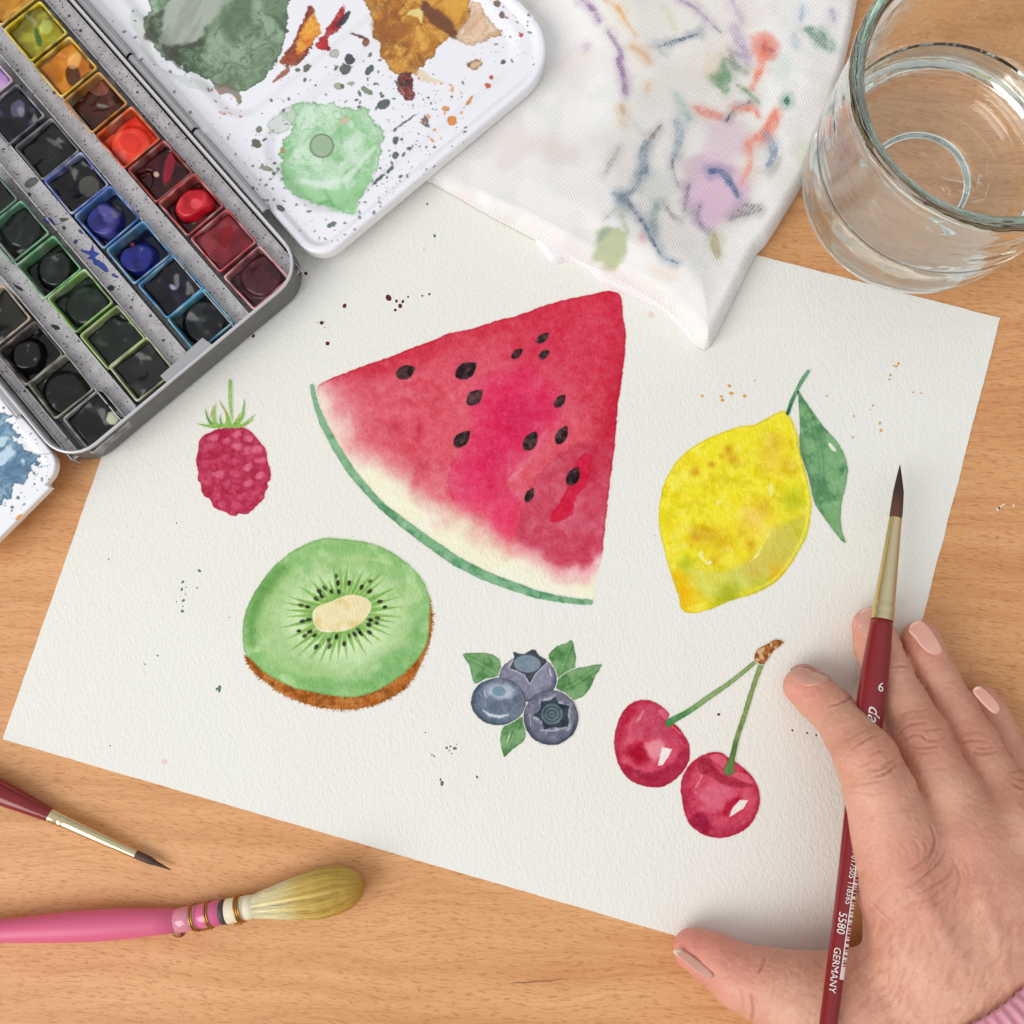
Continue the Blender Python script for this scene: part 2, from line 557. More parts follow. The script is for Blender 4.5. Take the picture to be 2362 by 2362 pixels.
# ------------------------------------------------------------------ the sheet of paper and the painting on it
ZP = 0.45
painting = thing('watercolor_painting', 'off-white textured paper sheet painted with fruits, lying on the wooden table', 'painting', (0, 0, 0))
corner = [(510.3, 267.9), (2308, 733.6), (1910.3, 2260.7), (6, 1705)]
W4 = [U(x, y, ZP)[:2] for x, y in corner]
edge = []
for i in range(4):
    a, b_ = W4[i], W4[(i + 1) % 4]
    L = np.linalg.norm(b_ - a); n = int(L / 1.2)
    nr = np.array([-(b_ - a)[1], (b_ - a)[0]]) / L
    for k in range(n):
        t = k / n
        w = 0.22 * float(fbm(np.array([t * L]), np.array([i * 50.0]), 6.0, 3, 5)[0]) * (1.0 if i == 1 else 0.45)
        edge.append(a + (b_ - a) * t + nr * w)
Vp, Fp = prism(edge, 0.02, ZP)
mk('paper_sheet', Vp, Fp, M_PAPER, painting, smooth=False)

def paint_part(name, parent, bbox, step, func, z, label=None, kind=None, under=None):
    """a film of paint lying on the paper: func(X, Y) -> alpha, colour (sRGB 0-255)"""
    x0, y0, x1, y1 = bbox
    nx = int((x1 - x0) / step) + 2; ny = int((y1 - y0) / step) + 2
    gx = x0 + np.arange(nx) * step; gy = y0 + np.arange(ny) * step
    X, Y = np.meshgrid(gx, gy, indexing='ij')
    a, c = func(X, Y)
    a = np.clip(a, 0, 1)
    c = np.broadcast_to(np.asarray(c, float), X.shape + (3,))
    # pigment settles in the grain of the paper
    W = U(X, Y, z)
    gr = fbm(W[..., 0], W[..., 1], 0.75, 2, 3) * 0.5 + fbm(W[..., 0], W[..., 1], 2.6, 2, 9) * 0.5
    pap = np.array(PAPER, float)
    c = np.clip(c + (pap - c) * (0.09 * gr)[..., None] + 5.0 * gr[..., None], 0, 255)
    low = pap
    if under is not None:                    # wet paint over paint: soft edges show the wash below
        low = pap
        for uf in under:
            ua, uc = uf(X, Y)
            low = low + (uc - low) * np.clip(ua, 0, 1)[..., None]
    fin = low + (c - low) * a[..., None]
    att = s2l(fin) / s2l(PAPER)
    F = grid_faces(nx, ny)
    af = a.ravel()
    keep = af[F].max(1) > 0.006
    V = W.reshape(-1, 3); F = F[keep]
    F = up_faces(V, F)
    V, F, att = compact(V, F, att.reshape(-1, 3))
    return mk(name, V, F, M_PAINT, parent, smooth=False, col=att, label=label, kind=kind)

def rough_edge(X, Y, sd, amp=1.6, sc=9.0, seed=1):
    return sd + amp * fbm(X, Y, sc, 3, seed)

def cov(sd, w=1.0):
    return ss(w, -w, sd)

def C(*c):
    return np.array(c, float)

Z1, Z2, Z3 = ZP + 0.05, ZP + 0.10, ZP + 0.15

# ---- watermelon
zw = lambda p: zp(p, 700, 650, 2.415)
wm_out = smooth_loop(zw([(75, 600), (105, 560), (215, 515), (330, 470), (450, 430), (580, 378), (700, 335), (820, 285), (940, 262), (1080, 215),
    (1200, 185), (1350, 130), (1500, 90), (1620, 65), (1700, 52), (1745, 58), (1770, 90), (1780, 180), (1795, 300), (1790, 420), (1770, 560),
    (1750, 700), (1740, 850), (1725, 980), (1705, 1130), (1690, 1280), (1675, 1420), (1665, 1530), (1645, 1620), (1630, 1680), (1612, 1762),
    (1500, 1752), (1300, 1712), (1100, 1645), (930, 1568), (800, 1488), (680, 1408), (560, 1328), (430, 1233), (330, 1128), (250, 1018),
    (180, 888), (120, 758), (82, 650)]), 3)
wm_red = smooth_loop(zw([(85, 590), (170, 700), (230, 840), (310, 960), (420, 1030), (540, 1115), (690, 1210), (770, 1300), (880, 1330), (1000, 1410), (1080, 1460),
    (1180, 1500), (1280, 1520), (1400, 1580), (1440, 1600), (1540, 1605), (1600, 1580), (1670, 1520), (1900, 1500), (1900, -50), (60, 300), (0, 560)]), 3)
wm_hot = smooth_loop(zw([(980, 560), (1050, 510), (1150, 500), (1270, 450), (1310, 540), (1400, 590), (1440, 700), (1420, 780), (1330, 900), (1200, 1040),
    (1120, 1130), (1190, 1200), (1205, 1290), (1180, 1400), (1110, 1440), (1010, 1390), (1000, 1280), (900, 1290), (840, 1220), (810, 1100), (860, 960), (940, 800), (918, 720)]), 3)
wm_hot2 = smooth_loop(zw([(1560, 950), (1610, 990), (1580, 1120), (1520, 1200), (1490, 1300), (1390, 1340), (1380, 1300), (1430, 1220), (1470, 1130), (1500, 1040)]), 3)
wm_low = smooth_loop(zw([(1210, 1260), (1300, 1100), (1420, 960), (1540, 900), (1690, 900), (1720, 1100), (1690, 1500), (1560, 1605), (1440, 1600), (1290, 1510), (1190, 1430)]), 3)
def f_melon(X, Y):
    sd = rough_edge(X, Y, sdf_poly(X, Y, wm_out), 1.3, 10, 3)
    sr = sdf_poly(X, Y, wm_red)
    # the wet fade is wide on the left and crisp at the lower right
    right = ss(1130, 1330, X)
    n = fbm(X, Y, 42, 4, 11)
    sr = sr + n * (16 - 6 * right)
    W = 40 - 29 * right
    red = ss(W, -W * 1.5, sr)
    cream = mixc(np.broadcast_to(C(244, 241, 212), X.shape + (3,)), C(244, 242, 222), ss(-0.4, 0.6, fbm(X, Y, 60, 3, 5)))
    cream = mixc(cream, C(246, 228, 214), 0.7 * ss(80, 10, sr) * ss(900, 760, X + 0.2 * Y - 180))
    body = np.broadcast_to(C(222, 88, 106), X.shape + (3,))
    body = mixc(body, C(206, 56, 76), ss(0.0, 0.8, fbm(X, Y, 85, 5, 21, .6)) * 0.85)
    body = mixc(body, C(228, 120, 136), ss(-0.1, 0.7, fbm(X, Y, 80, 5, 27, .6)) * 0.7)
    body = mixc(body, C(230, 124, 140), .55 * ss(980, 830, X) * ss(760, 900, Y))
    body = mixc(body, C(206, 44, 66), 0.75 * ss(-70, -4, sd) * ss(1000, 800, Y - 0.35 * (X - 700) + 60))
    body = mixc(body, C(212, 52, 80), 0.8 * ss(1010, 820, Y) * ss(1100, 1250, X))
    low = rough_edge(X, Y, sdf_poly(X, Y, wm_low), 5, 22, 4)
    body = mixc(body, C(196, 62, 88), 0.72 * cov(low, 5))
    body = mixc(body, C(176, 44, 74), 0.5 * np.exp(-(low / 2.0) ** 2) * ss(1000, 1150, Y) * ss(-.4, .2, fbm(X, Y, 24, 2, 61)))
    body = mixc(body, C(214, 104, 126), 0.6 * cov(low, 5) * ss(-0.1, 0.7, fbm(X, Y, 45, 3, 8)))
    hot = rough_edge(X, Y, sdf_poly(X, Y, wm_hot), 4, 26, 6)
    hotc = mixc(np.broadcast_to(C(224, 40, 92), X.shape + (3,)), C(226, 66, 112), ss(-0.1, 0.7, fbm(X, Y, 55, 3, 14)))
    hotc = mixc(hotc, C(238, 62, 108), .8 * ss(1120, 1180, Y))
    hotc = mixc(hotc, C(205, 24, 78), 0.8 * np.exp(-((X - 1200) ** 2 + (Y - 965) ** 2) / 45.0 ** 2))
    hotc = mixc(hotc, C(208, 28, 80), 0.6 * np.exp(-((X - 1140) ** 2 + (Y - 1052) ** 2) / 30.0 ** 2))
    body = body + (hotc - body) * (ss(1, -1, hot / (2.0 + 12 * ss(1130, 1040, Y + .25 * (X - 1100)))) * (.5 + .36 * ss(30, -40, hot + 25)))[..., None]
    body = mixc(body, C(196, 26, 72), 0.45 * ss(1020, 1120, Y) * np.exp(-(hot / 2.2) ** 2) * ss(-0.3, 0.3, fbm(X, Y, 30, 2, 2)))
    h2 = rough_edge(X, Y, sdf_poly(X, Y, wm_hot2), 2.5, 12, 5)
    body = mixc(body, C(208, 26, 62), 0.9 * cov(h2, 2.5))
    # pale lifted streak, darker right border, bloom spots
    st, _ = stroke(X, Y, zw([(1360, 820), (1250, 980), (1150, 1110)]).tolist() and [(*p, r) for p, r in zip(zw([(1360, 820), (1250, 985), (1150, 1110)]), (4, 10, 3))])
    body = mixc(body, C(228, 120, 140), 0.55 * cov(st, 4))
    bd, _ = stroke(X, Y, [(*p, r) for p, r in zip(zw([(1730, 100), (1775, 300), (1740, 700), (1650, 950), (1600, 1090)]), (14, 16, 18, 22, 12))])
    body = mixc(body, C(190, 26, 54), 0.5 * cov(bd, 22))
    for cx, cy, r, k in ((913, 987, 20, .55), (967, 990, 13, .5), (973, 1075, 20, .5), (930, 760, 16, .35), (1075, 830, 30, .25), (860, 860, 25, .3)):
        body = mixc(body, C(190, 40, 66), k * np.exp(-(((X - cx) ** 2 + (Y - cy) ** 2) / r ** 2)))
    for pl in ([(1080, 480), (1160, 515), (1270, 455), (1300, 470), (1310, 540)], [(1540, 965), (1525, 1010), (1380, 1085), (1360, 1040)], [(260, 590), (265, 720), (300, 860)]):
        st, _ = stroke(X, Y, [(*p, 0.8) for p in zw(pl)])
        body = mixc(body, C(186, 40, 66), 0.4 * cov(st, 1.6))
    cream = mixc(cream, C(238, 168, 178), .85 * ss(40, 2, sr + 6 * fbm(X, Y, 30, 3, 91)) * right)
    c = cream + (body - cream) * red[..., None]
    c = mixc(c, C(184, 24, 44), 0.6 * red * ss(-6, -1, sd))
    lowedge = np.exp(-((sr + W * 0.3) / 1.8) ** 2) * right * ss(-0.2, 0.4, fbm(X, Y, 25, 2, 33))
    c = mixc(c, C(206, 84, 108), 0.6 * lowedge)
    a = cov(sd, 1.2)
    return a, c
melon = paint_part('painted_watermelon', painting, (700, 664, 1448, 1400), 1.5, f_melon, Z1)
rind = [(*p, r / 2.415) for p, r in zip(zw([(48, 582), (58, 640), (75, 700), (110, 790), (180, 922), (270, 1062), (370, 1180), (440, 1252), (560, 1348), (700, 1452), (850, 1556),
    (1000, 1632), (1150, 1690), (1300, 1742), (1450, 1772), (1550, 1783), (1598, 1784)]), (11, 13, 15, 19, 21, 22, 21, 20, 25, 27, 28, 27, 25, 22, 17, 16, 15))]
def f_rind(X, Y):
    sd, t = stroke(X, Y, rind)
    sd = rough_edge(X, Y, sd, 0.8, 9, 7)
    c = mixc(np.broadcast_to(C(132, 180, 138), X.shape + (3,)), .8 * C(96, 152, 108) + .2 * C(82, 142, 98), ss(-0.2, 0.6, fbm(X, Y, 34, 3, 15)))
    c = mixc(c, C(150, 194, 158), 0.6 * ss(0.1, 0.7, fbm(X, Y, 20, 2, 25)))
    c = mixc(c, C(66, 120, 80), 0.5 * ss(-2.2, -0.3, sd))
    return cov(sd, 1.0), c
paint_part('painted_rind', melon, (705, 880, 1375, 1405), 1.5, f_rind, Z2, under=[f_melon])
def teardrop(X, Y, cx, cy, a, b, ang):
    c, s = math.cos(ang), math.sin(ang)
    x = ((X - cx) * c + (Y - cy) * s) / a; y = (-(X - cx) * s + (Y - cy) * c) / b
    w = np.where(x > 0, 1 - 0.55 * np.clip(x, 0, 1) ** 1.5, 1.0)
    return (np.hypot(x, y / w) - 1) * b
for k, (cx, cy, a, b_, an) in enumerate([(570, 502, 58, 38, -25), (908, 492, 68, 45, -35), (955, 643, 57, 37, -45), (1334, 311, 44, 23, -38), (1190, 400, 40, 22, -45),
        (1342, 404, 36, 22, -35), (1429, 664, 46, 26, -52), (884, 875, 60, 36, -45), (1266, 886, 62, 37, -60), (1440, 853, 57, 32, -60), (1503, 1083, 57, 36, -65), (1260, 1188, 42, 24, -65)]):
    (px, py), = zw([(cx, cy)])
    A_, B_ = a / 2.415, b_ / 2.415
    def f_seed(X, Y, px=px, py=py, A_=A_, B_=B_, an=math.radians(an), k=k):
        sd = rough_edge(X, Y, teardrop(X, Y, px, py, A_, B_, an), 1.0, 7, k)
        c = mixc(np.broadcast_to(C(72, 46, 48), X.shape + (3,)), C(34, 22, 26), ss(-0.2, 0.5, fbm(X, Y, 13, 3, k + 40)))
        c = mixc(c, C(104, 72, 72), 0.5 * ss(0.25, 0.8, fbm(X, Y, 9, 2, k + 90)))
        return cov(sd, 1.2), c
    r = A_ + 4
    paint_part('painted_seed', melon, (px - r, py - r, px + r, py + r), 1.4, f_seed, Z2, under=[f_melon])

# ---- kiwi
zk = lambda p: zp(p, 530, 1200, 3.864)
kw_pts = zk([(115, 1000), (120, 900), (150, 790), (200, 680), (270, 570), (360, 450), (470, 340), (590, 255), (720, 195), (850, 158), (910, 160), (1050, 170), (1200, 190),
    (1350, 235), (1470, 300), (1590, 390), (1680, 480), (1740, 570), (1775, 660), (1785, 760), (1780, 900), (1772, 1020), (1740, 1140), (1680, 1230), (1590, 1330), (1480, 1420),
    (1350, 1500), (1200, 1560), (1050, 1580), (900, 1560), (700, 1525), (560, 1490), (420, 1420), (300, 1350), (200, 1250), (140, 1190), (118, 1100)])
kw_out = smooth_loop(kw_pts, 3)
kw_skin = smooth_loop(zk([(128, 1205), (165, 1300), (235, 1390), (330, 1460), (420, 1530), (540, 1595), (680, 1645), (820, 1680), (970, 1695), (1120, 1692), (1280, 1660), (1420, 1600),
    (1560, 1510), (1670, 1370), (1730, 1240), (1775, 1130), (1808, 980), (1818, 850), (1800, 750), (1772, 680), (1700, 800), (1500, 1200), (1000, 1450), (500, 1400), (250, 1250)]), 3)
kw_core = smooth_loop(zk([(745, 810), (800, 760), (900, 725), (980, 690), (1060, 665), (1130, 668), (1200, 690), (1250, 725), (1262, 780), (1230, 850), (1180, 910), (1100, 960), (1000, 990), (900, 998),
    (820, 992), (770, 960), (742, 890)]), 3)
kc = zk([(1000, 830)])[0]
tips = zk([(920, 410), (985, 400), (1050, 395), (1125, 460), (1195, 440), (1275, 465), (1365, 455), (1380, 520), (1485, 595), (1520, 680), (1535, 770), (1530, 860), (1465, 910), (1440, 1030), (1430, 960),
    (1350, 1080), (1270, 1110), (1215, 1200), (1115, 1180), (1045, 1235), (965, 1230), (885, 1275), (805, 1260), (705, 1240), (735, 1230), (610, 1210), (525, 1175), (495, 1065), (450, 960), (500, 860),
    (500, 800), (470, 730), (520, 680), (620, 590), (725, 540), (785, 480), (880, 530)])
kseeds = zk([(950, 498), (965, 560), (972, 638), (905, 635), (847, 605), (795, 632), (820, 677), (770, 700), (635, 757), (695, 772), (1064, 560), (1175, 597), (1250, 545), (1246, 635), (1338, 724), (1385, 773),
    (1318, 870), (1253, 890), (1310, 915), (1240, 932), (1147, 978), (1172, 1015), (1245, 998), (1113, 1015), (1063, 1030), (1020, 1102), (952, 1038), (883, 1065), (890, 1122), (770, 1130), (755, 1026), (715, 992),
    (670, 1030), (615, 987), (648, 902), (705, 885)])
def f_kiwi(X, Y):
    sd = rough_edge(X, Y, sdf_poly(X, Y, kw_out), 1.2, 9, 3)
    core = sdf_poly(X, Y, kw_core)
    r = np.hypot((X - kc[0]) / 1.12, Y - kc[1])
    c = np.broadcast_to(C(166, 202, 136), X.shape + (3,))
    c = mixc(c, C(212, 234, 184), .95 * ss(150, 70, np.hypot((X - kc[0] + 5) / 1.15, (Y - kc[1] - 8) / 0.95)))
    c = mixc(c, C(142, 192, 120), 0.8 * ss(-50, -12, sd))
    c = mixc(c, C(138, 188, 116), 0.55 * ss(0.0, 0.7, fbm(X, Y, 60, 5, 12, .6)))
    c = mixc(c, C(206, 230, 176), 0.45 * ss(0.1, 0.7, fbm(X, Y, 34, 4, 52)))
    # the darker glaze at upper left and lower right
    d1, _ = stroke(X, Y, [(*p, w) for p, w in zip(zk([(470, 430), (340, 560), (250, 720), (190, 900), (200, 1100)]), (12, 16, 15, 12, 8))])
    c = mixc(c, C(98, 152, 74), 0.85 * ss(14, -16, d1))
    d2, _ = stroke(X, Y, [(*p, w) for p, w in zip(zk([(1700, 900), (1640, 1120), (1480, 1300), (1250, 1450), (900, 1480), (600, 1420)]), (10, 16, 20, 18, 14, 8))])
    c = mixc(c, C(112, 170, 96), 0.6 * ss(16, -16, d2 + 6 * fbm(X, Y, 40, 3, 4)))
    hl, _ = stroke(X, Y, [(*p, 0.7) for p in zk([(580, 520), (700, 390), (860, 320), (980, 230)])])
    c = mixc(c, C(120, 170, 100), 0.4 * cov(hl, 1.5))
    hl, _ = stroke(X, Y, [(*p, 3) for p in zk([(1000, 345), (1200, 330), (1400, 380)])])
    c = mixc(c, C(186, 216, 150), 0.5 * cov(hl, 4))
    # rays
    halo = ss(30, 3, core)
    c = mixc(c, C(136, 186, 96), 0.75 * halo)
    for k, t in enumerate(tips):
        d = (t - kc); L = np.hypot(*d); u = d / L
        b0 = kc + u * 26
        st, pp = stroke(X, Y, [(*b0, 7.0), (*(b0 + (t - b0) * 0.55), 4.3), (*t, 0.4)])
        c = mixc(c, C(134, 180, 86) if k % 2 else C(122, 172, 80), 0.85 * cov(st, 1.3))
    for k in range(0, len(tips)):
        m_ = (tips[k] + tips[(k + 1) % len(tips)]) / 2 - kc
        u = m_ / np.hypot(*m_)
        st, pp = stroke(X, Y, [(*(kc + u * 50), 0.9), (*(kc + u * 66), 0.6), (*(kc + u * 84), 0.2)])
        c = mixc(c, C(214, 232, 186), 0.75 * cov(st, 1.1))
    cc = mixc(np.broadcast_to(C(238, 226, 180), X.shape + (3,)), C(228, 208, 146), ss(-0.3, 0.7, fbm(X, Y, 30, 3, 7)))
    cc = mixc(cc, C(246, 240, 220), 0.8 * ss(-5, -1.5, core) * ss(-0.3, 0.4, fbm(X, Y, 24, 2, 3)))
    c = c + (cc - c) * cov(core, 1.2)[..., None]
    c = mixc(c, C(96, 150, 76), 0.55 * np.exp(-((sd + 1.6) / 1.6) ** 2))
    return cov(sd, 1.1), c
def f_skin(X, Y):
    ang = np.arctan2(Y - kc[1], X - kc[0])
    hair = fbm(ang * 190, np.hypot(X - kc[0], Y - kc[1]) * 0.12, 1.0, 2, 5)
    sd = sdf_poly(X, Y, kw_skin) - 5.0 * np.clip(hair, -0.2, 1.2) + 1.4
    c = mixc(np.broadcast_to(C(186, 112, 48), X.shape + (3,)), C(150, 82, 26), ss(-0.3, 0.5, fbm(X, Y, 16, 3, 9)))
    c = mixc(c, C(206, 136, 72), 0.6 * ss(0.1, 0.7, fbm(X, Y, 9, 2, 19)))
    c = mixc(c, C(140, 74, 20), 0.5 * ss(0.1, 0.7, hair))
    return cov(sd, 1.2), c
kiwi = paint_part('painted_kiwi', painting, (545, 1228, 1005, 1648), 1.5, f_kiwi, Z2, under=[lambda X, Y: f_skin(X, Y)])
paint_part('painted_skin', kiwi, (550, 1366, 1012, 1656), 1.5, f_skin, Z1)
for k, (px, py) in enumerate(kseeds):
    an = math.atan2(py - kc[1], px - kc[0])
    A_, B_ = (6.6, 4.4) if k % 3 else (5.6, 4.0)
    def f_ks(X, Y, px=px, py=py, an=an, k=k, A_=A_, B_=B_):
        sd = rough_edge(X, Y, ell(X, Y, px, py, A_, B_, an), 0.7, 5, k)
        dark = C(46, 52, 36) if k % 4 else C(78, 92, 56)
        return cov(sd, 1.1), mixc(np.broadcast_to(dark, X.shape + (3,)), C(66, 74, 54), 0.5 * ss(0, 0.7, fbm(X, Y, 5, 2, k)))
    paint_part('painted_seed', kiwi, (px - 9, py - 9, px + 9, py + 9), 1.4, f_ks, Z3, under=[f_kiwi])

# ---- lemon
zl = lambda p: zp(p, 1450, 820, 3.22)
lem = smooth_loop(zl([(1160, 410), (1190, 440), (1220, 490), (1255, 590), (1265, 680), (1290, 780), (1320, 890), (1345, 1000), (1360, 1080), (1350, 1200), (1330, 1320), (1280, 1430), (1200, 1560),
    (1120, 1660), (1020, 1730), (900, 1780), (760, 1820), (650, 1870), (560, 1900), (480, 1915), (420, 1905), (385, 1870), (375, 1800), (340, 1700), (300, 1580), (265, 1450), (235, 1320), (222, 1180),
    (235, 1060), (260, 960), (300, 870), (360, 780), (450, 700), (560, 630), (700, 570), (820, 530), (940, 510), (1030, 465), (1100, 425)]), 3)
lem_shade = smooth_loop(zl([(1050, 1310), (1200, 1240), (1300, 1200), (1290, 1380), (1180, 1560), (1020, 1680), (860, 1700), (760, 1640), (900, 1540), (980, 1430)]), 3)
lem_low = smooth_loop(zl([(380, 1560), (560, 1590), (720, 1600), (860, 1540), (960, 1530), (1060, 1640), (900, 1740), (700, 1790), (560, 1800), (470, 1720)]), 3)
def f_lemon(X, Y):
    sd = rough_edge(X, Y, sdf_poly(X, Y, lem), 1.0, 9, 3)
    c = mixc(np.broadcast_to(C(246, 231, 50), X.shape + (3,)), C(232, 212, 26), .8 * ss(-0.1, 0.6, fbm(X, Y, 26, 5, 13, 0.7)))
    c = mixc(c, C(250, 240, 108), 0.5 * ss(0.1, 0.7, fbm(X, Y, 34, 4, 23)))
    c = mixc(c, C(218, 194, 20), 0.45 * ss(0.05, 0.5, fbm(X, Y, 15, 3, 37)) * ss(-0.4, 0.3, fbm(X, Y, 70, 2, 3)))
    sh = rough_edge(X, Y, sdf_poly(X, Y, lem_shade), 5, 30, 4)
    c = mixc(c, C(206, 196, 92), 0.8 * ss(14, -14, sh))
    lo = rough_edge(X, Y, sdf_poly(X, Y, lem_low), 4, 24, 6)
    c = mixc(c, C(220, 222, 112), 0.75 * ss(8, -10, lo))
    g = lambda zx, zy, r: np.exp(-(((X - (1450 + zx / 3.22)) ** 2 + (Y - (820 + zy / 3.22)) ** 2) / (r / 3.22) ** 2) * (1 + 0.5 * fbm(X, Y, 18, 2, int(zx))))
    c = mixc(c, C(178, 192, 26), 0.75 * g(1220, 1080, 90)); c = mixc(c, C(176, 190, 24), 0.8 * g(430, 1545, 60))
    c = mixc(c, C(160, 176, 28), 0.85 * g(740, 1790, 110)); c = mixc(c, C(178, 190, 34), 0.7 * g(1000, 1720, 80)); c = mixc(c, C(198, 202, 40), 0.6 * g(1280, 1330, 80))
    c = mixc(c, C(240, 186, 16), 0.9 * g(400, 1790, 110)); c = mixc(c, C(236, 190, 20), 0.8 * g(370, 1660, 70)); c = mixc(c, C(232, 172, 20), 0.7 * g(1120, 1640, 90))
    c = mixc(c, C(247, 208, 104), 0.8 * g(930, 1210, 110)); c = mixc(c, C(244, 206, 96), 0.6 * g(1060, 760, 100)); c = mixc(c, C(214, 180, 70), 0.7 * g(920, 1580, 80))
    for x_, y_, r_, k_ in ((740, 700, 34, .9), (775, 770, 38, .7), (610, 810, 26, .9), (498, 862, 30, .9), (690, 745, 24, .6), (505, 1345, 55, .85), (620, 1335, 60, .6), (700, 1390, 70, .5), (910, 1400, 46, .75),
                           (560, 1300, 30, .6), (640, 1520, 50, .6), (1000, 1120, 60, .5), (830, 1320, 40, .4), (1080, 620, 50, .4), (1180, 820, 60, .4)):
        c = mixc(c, C(212, 158, 28), k_ * g(x_, y_, r_))
    for pl in ([(1060, 930), (1085, 1010), (1050, 1060), (1040, 990)], [(1055, 1310), (1000, 1400), (960, 1500), (900, 1530), (960, 1460), (990, 1390)],
               [(505, 1480), (545, 1435), (560, 1500), (600, 1550), (570, 1545)], [(650, 1080), (690, 1070), (680, 1110), (660, 1115)]):
        q = rough_edge(X, Y, sdf_poly(X, Y, zl(pl)), 1.0, 6, 5)
        c = mixc(c, C(246, 240, 142), 0.9 * cov(q, 1.5))
    q = sdf_poly(X, Y, zl([(585, 1545), (605, 1520), (618, 1535), (595, 1555)]))
    c = mixc(c, C(244, 242, 228), cov(q, 1.3))
    c = mixc(c, C(198, 170, 20), 0.55 * np.exp(-((sd + 1.4) / 1.6) ** 2))
    c = mixc(c, C(248, 240, 96), 0.6 * np.exp(-((sd + 8) / 3.0) ** 2) * ss(1700, 1780, X))
    return cov(sd, 1.1), c
lemon = paint_part('painted_lemon', painting, (1512, 940, 1880, 1420), 1.5, f_lemon, Z1)
lstem = [(*p, r / 3.22) for p, r in zip(zl([(1335, 118), (1305, 160), (1270, 215), (1240, 280), (1210, 345), (1182, 430)]), (13, 17, 15, 14, 15, 14))]
def f_lstem(X, Y):
    sd, t = stroke(X, Y, lstem)
    c = mixc(np.broadcast_to(C(112, 164, 126), X.shape + (3,)), C(60, 112, 78), ss(0.5, 0.95, t))
    c = mixc(c, C(72, 128, 92), 0.5 * ss(-2, 0, sd))
    return cov(rough_edge(X, Y, sd, .5, 7, 2), 1.0), c
paint_part('painted_stem', lemon, (1808, 848, 1878, 962), 1.4, f_lstem, Z2, under=[f_lemon])
lleaf = smooth_loop(zl([(1262, 268), (1300, 320), (1370, 420), (1450, 530), (1540, 630), (1600, 730), (1628, 840), (1615, 960), (1585, 1080), (1575, 1190), (1585, 1300), (1614, 1388), (1580, 1372), (1500, 1270),
    (1420, 1160), (1375, 1080), (1340, 920), (1300, 800), (1268, 690), (1270, 560), (1268, 440), (1262, 350)]), 3)
def leaf_paint(X, Y, poly, vein, light, dark, seed, chips=()):
    sd = rough_edge(X, Y, sdf_poly(X, Y, poly), 0.8, 7, seed)
    c = mixc(np.broadcast_to(C(*light), X.shape + (3,)), C(*dark), ss(-0.15, 0.6, fbm(X, Y, 26, 4, seed + 3)))
    v, t = stroke(X, Y, [(*p, 0.8) for p in vein])
    c = mixc(c, C(*[min(255, x + 34) for x in light]), 0.55 * cov(v, 2.4))
    c = mixc(c, C(*dark), 0.6 * np.exp(-((v - 4) / 4.0) ** 2) * 0.6)
    c = mixc(c, C(*[x * 0.82 for x in dark]), 0.6 * ss(-3.2, -0.5, sd))
    a = cov(sd, 1.0)
    for p in chips:
        q = sdf_poly(X, Y, np.array(p))
        c = mixc(c, C(238, 238, 228), cov(q, 1.2))
    return a, c
paint_part('painted_leaf', lemon, (1838, 900, 1960, 1256), 1.5,
           lambda X, Y: (lambda r: (r[0], mixc(r[1], C(80, 122, 84), 0.55 * ss(16, 0, sdf_poly(X, Y, zl([(1262, 600), (1300, 800), (1340, 920), (1375, 1080), (1200, 1100), (1200, 600)]))))))(
               leaf_paint(X, Y, lleaf, zl([(1330, 420), (1370, 500), (1420, 700), (1435, 850), (1425, 960)]), (130, 176, 124), (92, 142, 98), 6,
                          [zl([(1480, 655), (1500, 650), (1535, 690), (1545, 715), (1510, 705)])])), Z2, under=[f_lemon])

# ---- raspberry
zr = lambda p: zp(p, 420, 860, 5.68)
ras = smooth_loop(zr([(480, 735), (600, 718), (800, 720), (900, 770), (980, 850), (1050, 940), (1105, 1020), (1115, 1130), (1140, 1210), (1165, 1320), (1155, 1400), (1120, 1440), (1130, 1500), (1090, 1560),
    (1075, 1640), (1000, 1720), (900, 1820), (830, 1855), (750, 1840), (710, 1870), (640, 1870), (560, 1820), (470, 1790), (410, 1750), (370, 1660), (290, 1610), (255, 1540), (250, 1470), (205, 1390), (212, 1290),
    (185, 1200), (190, 1100), (215, 1000), (225, 900), (280, 820), (370, 780)]), 3)
ras_cells = zr([(400, 850), (580, 890), (720, 800), (870, 860), (720, 970), (870, 1020), (985, 1000), (1030, 1150), (860, 1240), (1010, 1350), (470, 1330), (860, 1450), (590, 1460), (710, 1330), (340, 980),
    (690, 1530), (790, 1620), (520, 1720), (440, 1620), (680, 1160), (300, 1180), (540, 1110), (320, 1440), (980, 1540), (900, 1680), (700, 1740)])
def f_ras(X, Y):
    sd = rough_edge(X, Y, sdf_poly(X, Y, ras), 1.1, 6, 3)
    c = mixc(np.broadcast_to(C(196, 62, 94), X.shape + (3,)), C(176, 44, 74), ss(-0.2, 0.5, fbm(X, Y, 16, 3, 5)))
    for k, (x_, y_) in enumerate(ras_cells):
        q = ell(X + 2.5 * fbm(X, Y, 9, 2, 8), Y + 2.5 * fbm(X, Y, 9, 2, 18), x_, y_, 12.5, 8.5, 0.3 * math.sin(k * 2.1) - 0.2)
        c = mixc(c, C(170, 38, 68), 0.4 * np.exp(-((q - 3) / 3.0) ** 2))
        c = mixc(c, C(222, 112, 142) if k < 12 else C(208, 86, 116), (0.85 if k < 12 else 0.5) * ss(3.5, -5, q))
    c = mixc(c, C(168, 32, 62), 0.6 * ss(-3.5, -0.6, sd))
    return cov(sd, 1.1), c
rasp = paint_part('painted_raspberry', painting, (446, 980, 632, 1196), 1.4, f_ras, Z1)
